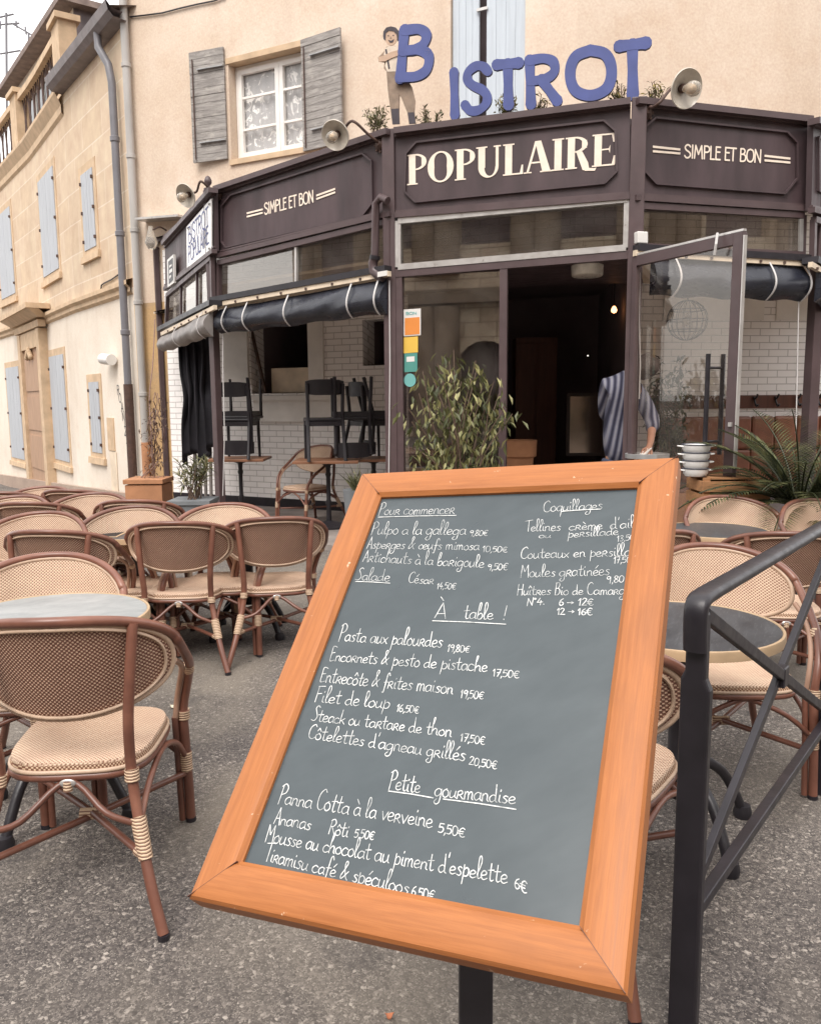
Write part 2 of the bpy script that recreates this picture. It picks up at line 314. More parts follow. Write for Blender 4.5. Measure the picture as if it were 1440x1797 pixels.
# ---------------------------------------------------------------- mesh builder
ORG = {}
class B:
    def __init__(s, *mats): s.bm = bmesh.new(); s.mats = mats; s.m = 0; s.uv = s.bm.loops.layers.uv.new('UVMap'); s.fl = []
    def f(s, vs, uv=None):
        try: fc = s.bm.faces.new(vs)
        except ValueError: return None
        fc.material_index = s.m
        if uv:
            for l, q in zip(fc.loops, uv): l[s.uv].uv = q
        return fc
    def v(s, p): return s.bm.verts.new(p)
    def poly(s, pts, uv=None): return s.f([s.v(p) for p in pts], uv)
    def prism(s, pts, vec, uvdir=None):
        """polygon pts swept along vec, closed"""
        vec = Vector(vec); pts = [Vector(p) for p in pts]; n = len(pts)
        a = [s.v(p) for p in pts]; b = [s.v(p + vec) for p in pts]
        if uvdir:
            o = pts[0]; U, V = uvdir; uv = [((p - o).dot(U) + s.uo[0], (p - o).dot(V) + s.uo[1]) for p in pts]
        else: uv = None
        s.f(a[::-1], uv[::-1] if uv else None); s.f(b, uv)
        for i in range(n):
            j = (i + 1) % n
            s.f([a[i], a[j], b[j], b[i]], [uv[i], uv[j], uv[j], uv[i]] if uv else None)
    uo = (0, 0)
    def box(s, c, size, ax=None):
        c = Vector(c); X, Y, Z = ax or (Vector((1, 0, 0)), Vector((0, 1, 0)), Vector((0, 0, 1)))
        hx, hy, hz = (k / 2 for k in size)
        base = [c - X * hx - Y * hy - Z * hz, c + X * hx - Y * hy - Z * hz, c + X * hx + Y * hy - Z * hz, c - X * hx + Y * hy - Z * hz]
        s.prism(base, Z * size[2])
    def bar(s, a, b, wd, th, up=(0, 0, 1)):
        """rectangular bar from a to b, wd along (dir x up), th along up"""
        a = Vector(a); b = Vector(b); d = (b - a).normalized(); up = Vector(up)
        sd = d.cross(up)
        if sd.length < 1e-4: sd = d.cross(Vector((0, 1, 0)))
        sd.normalize(); up = sd.cross(d).normalized()
        s.prism([a - sd * wd / 2 - up * th / 2, a + sd * wd / 2 - up * th / 2, a + sd * wd / 2 + up * th / 2, a - sd * wd / 2 + up * th / 2], b - a)
    def tube(s, path, r, n=8, closed=False, cap=True):
        P = [Vector(p) for p in path]; k = len(P)
        rr = r if isinstance(r, (list, tuple)) else [r] * k
        rings = []; prev = None
        for i in range(k):
            if closed: t = P[(i + 1) % k] - P[i - 1]
            else: t = P[min(i + 1, k - 1)] - P[max(i - 1, 0)]
            t.normalize()
            if prev is None:
                a = Vector((0, 0, 1)) if abs(t.z) < .9 else Vector((1, 0, 0)); a = (a - t * a.dot(t)).normalized()
            else:
                a = prev - t * prev.dot(t); a.normalize()
            prev = a; b = t.cross(a)
            rings.append([s.v(P[i] + (a * math.cos(2 * math.pi * j / n) + b * math.sin(2 * math.pi * j / n)) * rr[i]) for j in range(n)])
        for i in range(k if closed else k - 1):
            A, C = rings[i], rings[(i + 1) % k]
            for j in range(n): s.f([A[j], A[(j + 1) % n], C[(j + 1) % n], C[j]])
        if not closed and cap: s.f(rings[0][::-1]); s.f(rings[-1])
    def lathe(s, prof, c=(0, 0, 0), n=24, ax=None):
        c = Vector(c); X, Y, Z = ax or (Vector((1, 0, 0)), Vector((0, 1, 0)), Vector((0, 0, 1)))
        rings = []
        for r, z in prof:
            if r < 1e-5: rings.append([s.v(c + Z * z)])
            else: rings.append([s.v(c + X * r * math.cos(2 * math.pi * j / n) + Y * r * math.sin(2 * math.pi * j / n) + Z * z) for j in range(n)])
        for A, C in zip(rings, rings[1:]):
            for j in range(n):
                k = (j + 1) % n
                if len(A) == 1 and len(C) == 1: continue
                if len(A) == 1: s.f([A[0], C[k], C[j]][::-1])
                elif len(C) == 1: s.f([A[j], A[k], C[0]])
                else: s.f([A[j], A[k], C[k], C[j]])
    def ribbon(s, pts, wd, O, U, V, Nn, th, h0=0.0, ramp=0.0):
        """flat stroke of width wd along 2D pts in frame (O,U,V), raised th along Nn"""
        n = len(pts); P = [Vector((p[0], p[1])) for p in pts]; clo = n > 4 and th > .004 and (P[0] - P[-1]).length < 1e-3
        W = wd if isinstance(wd, (list, tuple)) else [wd] * n
        def lift(p, h): return O + U * p.x + V * p.y + Nn * h
        L = []; Rr = []
        for i in range(n):
            a = P[i] - P[i - 1] if i else (P[0] - P[-2] if clo else P[1] - P[0]); b = P[i + 1] - P[i] if i < n - 1 else (P[1] - P[0] if clo else a)
            t = (a.normalized() + b.normalized())
            if t.length < 1e-6: t = b
            t.normalize(); nn = Vector((-t.y, t.x)); cosn = max(.55, nn.dot(Vector((-b.y, b.x)).normalized()))
            L.append(P[i] + nn * W[i] / 2 / cosn); Rr.append(P[i] - nn * W[i] / 2 / cosn)
        def capp(c, t, rad):
            a0 = math.atan2(t.y, t.x)
            return [c + Vector((math.cos(a0 + k), math.sin(a0 + k))) * rad for k in (-.9, -.3, .3, .9)]
        t1 = (P[-1] - P[-2]).normalized(); t0 = (P[0] - P[1]).normalized()
        e1 = capp(P[-1], t1, W[-1] / 2); e0 = capp(P[0], t0, W[0] / 2)
        hs = [h0 + ramp * i for i in range(n)]
        tl = [s.v(lift(L[i], hs[i] + th)) for i in range(n)]; tr = [s.v(lift(Rr[i], hs[i] + th)) for i in range(n)]
        for i in range(n - 1): s.f([tr[i], tr[i + 1], tl[i + 1], tl[i]])
        if clo:
            mm = s.m; s.m = min(1, len(s.mats) - 1)
            for edge in (tl, tr):
                low = [s.v(v.co - Nn * th) for v in edge]
                for i in range(n - 1): s.f([edge[i], low[i], low[i + 1], edge[i + 1]])
            s.m = mm; return
        c1 = [s.v(lift(p, hs[-1] + th)) for p in e1]; c0 = [s.v(lift(p, hs[0] + th)) for p in e0]
        s.f([tr[-1]] + c1 + [tl[-1]]); s.f([tl[0]] + c0 + [tr[0]])
        if th > .004:
            rim = tr + c1 + tl[::-1] + c0; low = [s.v(v.co - Nn * th) for v in rim]
            k = len(rim); mm = s.m; s.m = min(1, len(s.mats) - 1)
            for i in range(k): s.f([rim[i], low[i], low[(i + 1) % k], rim[(i + 1) % k]])
            s.f(low[::-1]); s.m = mm
    def each(s, name, parent, smooth=None, bevel=0):
        """every loose piece becomes an object of its own"""
        bmesh.ops.recalc_face_normals(s.bm, faces=s.bm.faces); s.bm.verts.ensure_lookup_table(); seen = set(); obs = []
        for v0 in s.bm.verts:
            if v0 in seen: continue
            st = [v0]; seen.add(v0); comp = [v0]
            while st:
                v = st.pop()
                for e in v.link_edges:
                    o = e.other_vert(v)
                    if o not in seen: seen.add(o); st.append(o); comp.append(o)
            nb = B(*s.mats); mp = {v: nb.v(v.co) for v in comp}
            for f in {f for v in comp for f in v.link_faces}:
                nf = nb.bm.faces.new([mp[v] for v in f.verts]); nf.material_index = f.material_index
                for l, k in zip(nf.loops, f.loops): l[nb.uv].uv = k[s.uv].uv
            obs.append(nb.build(name, parent, smooth, False, bevel))
        s.bm.free(); return obs
    def build(s, name, parent=None, smooth=None, recalc=True, bevel=0):
        if recalc: bmesh.ops.recalc_face_normals(s.bm, faces=s.bm.faces)
        me = bpy.data.meshes.new(name); o = bpy.data.objects.new(name, me); COL.objects.link(o)
        if parent is not None:
            g = ORG.get(parent.name, Vector((0, 0, 0))); bmesh.ops.translate(s.bm, verts=s.bm.verts, vec=-g)
            o.parent = parent; ORG[o.name] = g
        s.bm.to_mesh(me); s.bm.free()
        for m_ in s.mats: me.materials.append(mat(m_))
        if smooth:
            me.polygons.foreach_set('use_smooth', [True] * len(me.polygons))
            me.set_sharp_from_angle(angle=R(smooth))
        if bevel:
            bv = o.modifiers.new('bevel', 'BEVEL'); bv.width = bevel; bv.segments = 2; bv.limit_method = 'ANGLE'; bv.angle_limit = R(40)
        return o
def tag(o, label=None, cat=None, group=None, kind=None):
    for k, v_ in (('label', label), ('category', cat), ('group', group), ('kind', kind)):
        if v_: o[k] = v_
    return o
def thing(name, label, cat, loc=(0, 0, 0), group=None):
    o = bpy.data.objects.new(name, None); COL.objects.link(o); o.location = loc; o.empty_display_size = .1
    ORG[o.name] = Vector(loc); return tag(o, label, cat, group)
def copy_tree(o, parent=None):
    c_ = o.copy(); COL.objects.link(c_); c_.parent = parent
    for ch in list(o.children): copy_tree(ch, c_)
    return c_
def cr_spline(P, k=5):
    P = [Vector(p) for p in P]
    if len(P) < 3: return P
    o = []
    for i in range(len(P) - 1):
        a = P[i - 1] if i else P[0] * 2 - P[1]; b = P[i]; c_ = P[i + 1]; d = P[i + 2] if i + 2 < len(P) else c_ * 2 - b
        for j in range(k):
            t = j / k; o.append(.5 * ((2 * b) + (c_ - a) * t + (2 * a - 5 * b + 4 * c_ - d) * t * t + (3 * b - a - 3 * c_ + d) * t ** 3))
    return o + [P[-1]]
# ---------------------------------------------------------------- stroke lettering. units: x-height 5, capitals 10. '|' parts strokes, '~' = curved
HAND = {
'a': ('~4,4.2 2.2,5 .3,3.4 .2,1.2 1.6,0 3.6,1.6|4,4.8 3.8,1.2 4.6,.1', 5), 'b': ('~1.6,6 1.9,9.6 .8,9.8 .4,5 .4,.6|~.5,2.8 2.4,4.6 3.8,3 3,.4 1.2,0 .4,.8', 4.6),
'c': ('~3.8,4.2 2,5 .2,3.2 .3,1 2,0 4,1', 4.4), 'd': ('~3.8,4 2.2,4.8 .3,3.2 .2,1.2 1.6,0 3.5,1.6|~3.6,9.6 3.7,5 3.8,1 4.8,.1', 5.2),
'e': ('~.4,2.2 2.8,2.8 3.4,4 2,5 .4,3.6 .3,1.2 1.8,0 4,1', 4.4), 'f': ('~4.4,8.6 3.6,10 2.4,9 1.8,4.5 1.4,0 .9,-3.6 -.2,-3.4|.4,4.6 3.6,5', 3.8),
'g': ('~4,4.2 2.2,5 .3,3.4 .2,1.2 1.8,.2 3.8,2|~4.1,4.8 3.9,0 3.2,-3.6 1.4,-4.6 .2,-3.2 1.6,-1.4', 5), 'h': ('~.9,7 1.6,9.8 .7,9.7 .4,5 .3,0|~.4,2.6 2.2,4.8 3.6,3.8 3.6,1 4.6,.1', 5),
'i': ('~.8,4.8 .7,1 1.8,.1|.9,6.6 1.1,7.2', 2.3), 'k': ('~.6,10 .4,5 .3,0|3.8,5 .4,2.2|1.4,3 4,0', 4.4),
'l': ('~.2,2 2.4,7.6 1.9,10 .8,9 .6,2 1.2,.1 2.4,.8', 2.7), 'm': ('~.4,4.8 .4,0|~.4,3 1.6,4.9 2.6,4 2.6,0|~2.6,3 3.9,4.9 5,4 5,1 5.8,.1', 6.3),
'n': ('~.4,4.8 .4,0|~.4,3 1.9,4.9 3.4,4 3.4,1 4.4,.1', 4.8), 'o': ('~2.2,5 .4,3.6 .3,1.2 2,0 3.8,1.4 3.7,3.8 2.2,5 2.8,5.2', 4.6),
'p': ('~.8,6 .6,1 .2,-4.4|~.7,3.4 2.4,5 4,3.6 3.4,.8 1.6,.1 .6,1', 4.7), 'q': ('~4,4.2 2.2,5 .3,3.4 .2,1.2 1.8,.2 3.8,2|~4.1,4.8 3.8,0 3.4,-5', 5),
'r': ('.6,4.8 .2,0|~.4,4.6 2.4,5.4 3.4,4 2.2,2.8 .6,2.4|1.5,2.6 3.8,0', 4.4), 's': ('~3.4,4.4 2,5 .9,4 2,2.8 3,1.6 2,.1 .2,.6', 3.9),
't': ('~1.8,8.4 1.5,4 1.5,1 2.4,0 3.6,.8|-.2,5.6 3.6,6', 3.9), 'u': ('~.5,4.8 .3,1.2 1.6,0 3.4,1.8|~3.8,4.8 3.6,1.2 4.6,.1', 5),
'v': ('.3,5 1.9,0|1.9,0 4.2,5.2', 4.4), 'x': ('.2,5 3.8,0|4,5.2 .2,0', 4.6),
'P': ('~1,9.6 .7,5 .2,-.6|~-.2,8.8 2.4,10.4 4.6,8.6 3.8,5.8 1,4.6', 5), 'A': ('.1,0 2.2,9.6|2.2,9.6 4.6,-.2|.8,3.2 4,3.6', 5.2),
'S': ('~4.6,9 3,10 1.4,8.2 2.8,5.4 3.8,2.6 2,.2 -.6,.6', 5), 'E': ('~4.2,9.2 2,9.8 .7,9 .5,5 .4,.4 2,.1 4.2,.8|.5,5.2 3.2,5.6', 4.8),
'F': ('.6,9.8 .3,0|.2,9.6 4.4,10|.5,5 3.2,5.4', 4.4), 'C': ('~4.8,8.6 3.4,10 1,8 .2,4.6 .8,1.2 3,0 5.2,1.4', 5.4),
'T': ('-1,9 5.6,10|2.5,9.6 2.2,0', 4.6), 'M': ('.2,0 .8,9.8|.8,9.8 3,4.4|3,4.4 5.4,9.8|5.4,9.8 6,0', 6.8),
'R': ('.7,9.8 .3,0|~.1,9 2.6,10.2 4.2,8 3,5.6 .6,5|1.6,5.2 4.8,0', 5.2), 'H': ('.6,9.6 .3,0|4.6,9.6 4.2,0|.4,4.8 4.4,5.2', 5.4),
'B': ('.7,9.8 .4,0|~.2,9.6 3,9.8 3.8,7.8 2.6,5.6 .6,5.2|~.6,5.2 3.4,5 4.4,2.6 3,.2 .4,0', 5.2), 'N': ('.3,0 .6,9.4|.6,9.4 4.2,.2|4.2,.2 4.6,9.8', 5.4),
'&': ('~5,4.6 1,.4 .2,1.8 2.2,5.4 3.6,8.8 2.6,9.8 1.9,7.6 3.4,2 5,0', 5.8), "'": ('1,9.6 .5,7.4', 1.7), '!': ('1.4,10 1,2.6|.8,.6 .9,0', 2.6), ',': ('~.9,.8 .8,-.6 .2,-2', 2), '.': ('.6,.4 .8,0', 1.8),
'°': ('~1,9.4 .2,8.4 1,7.4 1.8,8.4 1,9.4', 2.4), '>': ('0,4.4 5.4,4.4|3.8,6.2 5.6,4.4|5.6,4.4 3.8,2.6', 6.6),
'€': ('~5.4,8.8 3.6,10 1.6,8 1.1,4.8 1.8,1.4 3.6,0 5.6,1|-.4,6 4.2,6.2|-.4,3.6 3.8,3.8', 6.2),
'0': ('~2.4,9.8 .6,8 .4,2.4 2,0 4.2,2 4.4,7.4 2.4,9.8', 5.2), '1': ('.2,7 2,9.8|2,9.8 1.6,0', 3.2), '2': ('~.4,8 2,10 4,8.4 2.6,4.4 .3,.3|.3,.3 4.6,.5', 5.2),
'3': ('~.4,9 2.6,10 3.8,7.8 1.6,5.4 4,3.2 2.6,.2 .2,.8', 5), '4': ('2.6,9.8 .4,3.8|.4,3.8 4.8,3.8|3.4,6 3.2,-.4', 5.2), '5': ('4.4,9.8 1,9.6|1,9.6 .6,5.6|~.6,5.6 3.4,6 4.4,3.4 2.8,.4 .2,.6', 5.2),
'6': ('~3.8,9.8 1.6,7.4 .5,3 1.8,.1 4,1.6 3.8,4.2 2,5 .7,3.4', 5), '7': ('.4,9.6 4.6,9.8|4.6,9.8 1.8,0|1.2,5 4,5.2', 5), '8': ('~2.4,5.2 .7,7.6 2.2,9.9 4,8 2.4,5.2 .4,2.6 2.2,.1 4.4,2.4 2.4,5.2', 5.2),
'9': ('~4,8.2 2.2,9.8 .5,7.8 1.6,5.6 3.6,6.6 4.1,8.6 3.9,4 3.2,-.4', 5),
}
ACC = {'é': ('e', '1.6,6.2 3.4,8'), 'è': ('e', '.8,8.2 2.6,6.4'), 'ô': ('o', '.8,6.4 2,8|2,8 3.4,6.4'), 'à': ('a', '.8,8.2 2.6,6.4'), 'î': ('i', '-.4,6.4 .9,8|.9,8 2.2,6.4'), 'À': ('A', '.6,12.6 2,10.8')}
def glyph(font, ch):
    if ch in ACC: b_, a_ = ACC[ch]; s_, w_ = font[b_]; s_ = s_.split('|')[0 if b_ != 'i' else 0] if b_ == 'i' else s_; return s_ + '|' + a_, w_
    if ch == 'œ': return font['o'][0] + '|~4.4,2.2 6.8,2.8 7.4,4 6,5 4.4,3.6 4.3,1.2 5.8,0 8,1', 8.4
    return font[ch]
def strokes(font, text, space=3.2, jitter=0.0, rnd=None):
    x = 0; o_ = []
    yk = (lambda y: y * .80 if y <= 5 else 4.0 + (y - 5) * 1.2) if rnd else (lambda y: y)
    for ch in text:
        if ch == ' ': x += space; continue
        s_, w_ = glyph(font, ch)
        k2 = 1 + (rnd.uniform(-1.6, 2.2) * jitter if rnd else 0); k = 1 + (rnd.uniform(-jitter, jitter) if rnd else 0); dy = rnd.uniform(-jitter, jitter) * 2.2 if rnd else 0; sl = rnd.uniform(-jitter, jitter) if rnd else 0
        for st in s_.split('|'):
            cur = st[0] == '~'; pts = [tuple(float(q) for q in p.split(',')) for p in st.lstrip('~').split()]
            pts = [(x + (p[0] + sl * yk(p[1])) * k, (yk(p[1]) if ch.islower() or ch in ACC else p[1]) * k2 + dy) for p in pts]
            if cur: pts = [tuple(p) for p in cr_spline([Vector(p) for p in pts], 5)]
            o_.append(pts)
        x += w_ * k
    return o_, x
SANS = {'S': ('~4.4,8.6 3.4,9.8 2,10 .7,8.8 .6,7.2 1.6,5.8 3.4,4.6 4.4,3.2 4.3,1.4 3,.1 1.4,.1 .3,1.5', 5.4), 'I': ('.6,10 .6,0', 1.9), 'M': ('.3,0 1,10|1,10 3.2,3.2|3.2,3.2 5.4,10|5.4,10 6.1,0', 7.1),
 'P': ('.5,10 .5,0|~.5,9.9 2.6,9.9 4,8.8 4.1,6.6 2.8,5.3 .5,5.2', 4.8), 'L': ('.5,10 .5,0|.5,.1 3.6,.1', 4.2), 'E': ('.5,10 .5,0|.5,9.9 3.7,9.9|.5,6 3.3,6|.5,.1 3.7,.1', 4.5),
 'T': ('2.1,9.9 2.1,0|-.1,9.9 4.3,9.9', 4.8), 'B': ('.5,10 .5,0|~.5,9.9 2.6,9.9 3.7,8.6 3.4,6.7 2.2,5.7 .5,5.6|~.5,5.6 2.8,5.6 4.3,4.2 4.2,1.4 2.8,.1 .5,.1', 5),
 'O': ('~3,10 1.2,9 .4,6.6 .4,3.4 1.2,1 3,0 4.8,1 5.6,3.4 5.6,6.6 4.8,9 3,10', 6.3), 'N': ('.5,0 .5,10|.5,10 4.7,0|4.7,0 4.7,10', 5.7), 'R': ('.5,10 .5,0|~.5,9.9 2.6,9.9 4,8.8 4.1,6.6 2.8,5.3 .5,5.2|2.2,5.2 4.4,0', 5),
 'U': ('~.5,10 .5,3 1.2,.6 2.6,0 4,.6 4.6,3 4.6,10', 5.6), 'A': ('.1,0 2.4,10|2.4,10 4.7,0|.9,3.2 3.9,3.2', 5.2), 'H': ('.5,10 .5,0|4.5,10 4.5,0|.5,5.2 4.5,5.2', 5.5), 'Z': ('.2,9.9 4.2,9.9|4.2,9.9 .2,.1|.2,.1 4.3,.1', 4.8)}
def write(b, font, text, O, U, V, Nn, width, height, wd, space=3.2, jitter=0.0, rnd=None, lift=.0006, ramp=2.5e-6, step=4.5e-5, minw=None):
    """letters the text from O along U: total width, capital height, stroke width wd (metres)"""
    st, tot = strokes(font, text, space, jitter, rnd); sx = width / tot; sy = height / 10; h = lift
    for i, pts in enumerate(st):
        wv = rnd.uniform(.75, 1.2) if rnd else 1
        pp = [(p[0] * sx, p[1] * sy) for p in pts]
        b.ribbon(pp, wd if not rnd else [wd * wv * (.78 + .30 * math.sin(3.1 * j / len(pp) + .4)) for j in range(len(pp))], O, U, V, Nn, 0.0, lift + step * (i % 9) , ramp)
# ================================================================ SETTING: ground, terrace floor
def gz(x, y):
    t = min(1, max(0, (y - 12.5) / 9)); return -.62 * t * t * (3 - 2 * t) * min(1, max(0, (-3.2 - x) / 2.5))
b = B('asphalt')
xs = [-400, -120, -40, -24, -18] + [-15 + k * .75 for k in range(25)] + [4, 8, 15, 40, 120, 400]; ys = [-400, -120, -40, -10, 0] + [4 + k * .75 for k in range(36)] + [34, 45, 80, 160, 400]
g = [[b.v((x, y, gz(x, y))) for x in xs] for y in ys]
for j in range(len(ys) - 1):
    for i in range(len(xs) - 1): b.f([g[j][i], g[j][i + 1], g[j + 1][i + 1], g[j + 1][i]])
tag(b.build('ground', smooth=60), kind='structure')
FL = .06
C1 = D(688, 701, 7.57); C2 = D(1107, 698, 7.05); L1 = D(380, 703, 9.30); L2 = D(286, 704, 12.05); R1 = D(1422, 695, 7.6)
R2 = Vector((4.85, 8.75, 1.5)); FA = Vector((-3.62, 12.12, 0)); FB = Vector((1.795, 9.30, 0)); FC = Vector((6.6, 9.98, 0))
b = B('terrace_concrete')
b.prism([(p.x, p.y, -.05) for p in (L2, L1, C1, C2, R1, R2)] + [(FC.x, FC.y + .4, -.05), (FC.x, 14.5, -.05), (-1.0, 14.5, -.05), (FA.x + .1, FA.y + .2, -.05)], (0, 0, FL + .05))
tag(b.build('terrace_floor'), kind='structure')
# ================================================================ CORNER BUILDING (ochre facade)
fac = Pl((FA.x - .95, FA.y + .4947), FB); fac2 = Pl(FB, FC)
TOP = 9.5
bld = thing('corner_building', 'ochre plastered corner house rising behind the brown bistro front, with grey shutters', 'building', (0.0, 11.2, 0))
def wallsheet(b, pl, u0_, u1_, z0, z1, th=.35, holes=(), reveal=None):
    """vertical wall with rectangular holes (u0,u1,z0,z1); front face on the plane, UV in metres"""
    us = sorted({u0_, u1_, *[h[0] for h in holes], *[h[1] for h in holes]}); zs = sorted({z0, z1, *[h[2] for h in holes], *[h[3] for h in holes]})
    for i in range(len(us) - 1):
        for j in range(len(zs) - 1):
            cu, cz = (us[i] + us[i + 1]) / 2, (zs[j] + zs[j + 1]) / 2
            if any(h[0] < cu < h[1] and h[2] < cz < h[3] for h in holes): continue
            q = [(us[i], zs[j]), (us[i + 1], zs[j]), (us[i + 1], zs[j + 1]), (us[i], zs[j + 1])]
            b.poly([pl.q(a, c) for a, c in q], q)
    for h in holes:
        for a, c in (((h[0], h[2]), (h[1], h[2])), ((h[1], h[2]), (h[1], h[3])), ((h[1], h[3]), (h[0], h[3])), ((h[0], h[3]), (h[0], h[2]))):
            b.poly([pl.q(*a), pl.q(*c), pl.q(*c, -th), pl.q(*a, -th)], [a, c, (c[0] + .1, c[1] + .1), (a[0] + .1, a[1] + .1)])
uFA = (FA - fac.A).dot(fac.t); uFB = (FB - fac.A).dot(fac.t); uFC = (FC - FB).length
W_l = fac.u(403, 190); W_r = fac.u(560, 190); W_t = fac.p(470, 92).z; W_b = fac.p(470, 272).z
S_l = fac.u(790, 60); S_r = fac.u(921, 60); S_b = fac.p(850, 214).z - .5
b = B('ochre_plaster')
uK = fac.u(231, 300) - .085
wallsheet(b, fac, uK, uFB, 3.75, TOP, .30, [(W_l, W_r, W_b, W_t), (S_l, S_r, S_b, TOP - .2)])
wallsheet(b, fac2, 0, uFC, 3.75, TOP)
wallsheet(b, fac, uK, uFA + .26, 2.9, 3.75)
b.poly([fac.q(uK, TOP), fac.q(uFB, TOP), FC + Vector((0, 0, TOP)), Vector((6.6, 20, TOP)), Vector((-4, 20, TOP))])
b.poly([FC, Vector((6.6, 20, 0)), Vector((6.6, 20, TOP)), FC + Vector((0, 0, TOP))])
b.build('wall', bld)
b = B('bare_render'); wallsheet(b, fac, uK, uFA + .26, -.3, 2.9); b.build('rendered_strip', bld)
# zinc flashing above the bare strip
b = B('steel_trim'); b.bar(fac.p(247, 386, .10), fac.p(322, 380, .12), .22, .03); b.build('flashing', bld)
# painted white brick at street level, with the dark hatches and the doorway
bw = Pl(fac.q(uFA + .20, 0, .03), fac.q(uFB, 0, .03)); bw2 = Pl(fac.q(uFB, 0, .03), FC + fac2.n * .03)
hA = (bw.u(440, 640), bw.u(541, 640), bw.p(500, 690).z, bw.p(500, 560).z)
hB = (bw.u(636, 600), bw.u(688, 600), bw.p(660, 641).z, bw.p(660, 560).z)
uE = (fac.q(uFB, 0, .03) - bw.A).dot(bw.t)
hD = (bw.u(716, 600), uE, FL, 3.0); uD2 = bw2.u(1122, 600)
b = B('white_brick'); wallsheet(b, bw, hD[0], uE + .03, 3.0, 3.6); wallsheet(b, bw, 0, hD[0], FL + .12, 3.6, .3, [hA, hB])
wallsheet(b, bw2, uD2, uFC, FL + .12, 3.6); wallsheet(b, bw2, .012, uD2, 3.0, 3.6); b.build('brick_wall', bld)
b = B('black_paint')
for pl, u0_, u1_ in ((bw, 0, hD[0]), (bw2, uD2, uFC)): b.prism([pl.q(u0_, FL, .002), pl.q(u1_, FL, .002), pl.q(u1_, FL + .12, .012), pl.q(u0_, FL + .12, .012)], -pl.n * .06)
b.each('skirting', bld)
b = B('white_paint')     # cream boards framing the hatch, ledge under it
for px0, px1, y0, y1 in ((395, 437, 566, 676), (543, 562, 560, 700), (562, 569, 560, 700)):
    u0_, u1_ = bw.u(px0, 620), bw.u(px1, 620); zt, zb = bw.p(px0, y0).z, bw.p(px0, y1).z
    b.prism([bw.q(u0_, zb, .04), bw.q(u1_, zb, .04), bw.q(u1_, zt, .04), bw.q(u0_, zt, .04)], -bw.n * .036)
b.each('hatch_board', bld)
b = B('white_paint'); cnt = [bw.q(bw.u(449, 700), 0, .06), bw.q(bw.u(700, 700), 0, .06)]
zc = bw.p(520, 702).z
b.prism([bw.q(bw.u(449, 700), zc - .28, .06), bw.q(bw.u(640, 700), zc - .28, .06), bw.q(bw.u(640, 700), zc, .06), bw.q(bw.u(449, 700), zc, .06)], -bw.n * .055)
b.prism([bw.q(bw.u(446, 700), zc, .10), bw.q(bw.u(642, 700), zc, .10), bw.q(bw.u(642, 700), zc + .06, .10), bw.q(bw.u(446, 700), zc + .06, .10)], -bw.n * .095)
b.build('serving_counter', bld)
b = B('cream_paint')     # white screens seen inside the hatch
b.prism([bw.q(bw.u(466, 640), bw.p(500, 692).z, -.12), bw.q(bw.u(541, 640), bw.p(500, 692).z, -.12), bw.q(bw.u(541, 640), bw.p(500, 645).z, -.12), bw.q(bw.u(466, 640), bw.p(500, 645).z, -.12)], -bw.n * .03)
b.build('hatch_screen', bld)
b = B('rust_brown'); b.bar(bw.p(441, 578, -.05), bw.p(466, 690, -.05), .035, .03); b.build('hatch_prop', bld)
# dark rooms
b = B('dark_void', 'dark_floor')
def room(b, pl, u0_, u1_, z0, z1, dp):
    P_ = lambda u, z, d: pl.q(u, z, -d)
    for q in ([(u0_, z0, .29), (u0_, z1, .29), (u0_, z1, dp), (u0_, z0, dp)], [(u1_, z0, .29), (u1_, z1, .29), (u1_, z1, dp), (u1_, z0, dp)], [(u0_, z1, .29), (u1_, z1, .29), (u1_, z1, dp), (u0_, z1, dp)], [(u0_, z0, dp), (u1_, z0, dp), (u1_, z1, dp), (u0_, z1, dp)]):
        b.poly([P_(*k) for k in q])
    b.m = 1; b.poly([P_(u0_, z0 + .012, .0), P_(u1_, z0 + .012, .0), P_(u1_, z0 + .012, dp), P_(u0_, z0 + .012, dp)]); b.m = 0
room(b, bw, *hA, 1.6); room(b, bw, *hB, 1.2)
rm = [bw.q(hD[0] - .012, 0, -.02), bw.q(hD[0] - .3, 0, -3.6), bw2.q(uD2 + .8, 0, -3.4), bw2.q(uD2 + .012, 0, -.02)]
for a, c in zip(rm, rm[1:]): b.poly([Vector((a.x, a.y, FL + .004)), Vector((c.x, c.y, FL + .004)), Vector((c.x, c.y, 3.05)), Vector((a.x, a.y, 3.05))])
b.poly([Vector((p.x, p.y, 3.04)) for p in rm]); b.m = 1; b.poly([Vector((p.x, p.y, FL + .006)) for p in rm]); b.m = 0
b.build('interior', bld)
# upstairs window: reveal frame, two casements with lace
wn = B('white_paint'); off = -.14
wl, wr = W_l + .004, W_r - .004; zt, zb = W_t - .024, W_b + .018; mid = (wl + wr) / 2 - .01
def frame(b, pl, u0_, u1_, z0, z1, w_, o1, th):
    for q in ((u0_, u0_ + w_, z0, z1), (u1_ - w_, u1_, z0, z1), (u0_ + w_, u1_ - w_, z0, z0 + w_), (u0_ + w_, u1_ - w_, z1 - w_, z1)):
        b.prism([pl.q(q[0], q[2], o1), pl.q(q[1], q[2], o1), pl.q(q[1], q[3], o1), pl.q(q[0], q[3], o1)], -pl.n * th)
frame(wn, fac, wl, wr, zb, zt, .045, off, .06)
frame(wn, fac, wl + .046, mid + .018, zb + .046, zt - .046, .06, off + .018, .05); frame(wn, fac, mid + .02, wr - .046, zb + .046, zt - .046, .06, off + .014, .05)
for k in (1, 2):
    z = zb + (zt - zb) * k / 3
    for a, c in ((wl + .106, mid - .042), (mid + .08, wr - .106)):
        wn.prism([fac.q(a, z - .014, off + .006), fac.q(c, z - .014, off + .006), fac.q(c, z + .014, off + .006), fac.q(a, z + .014, off + .006)], -fac.n * .03)
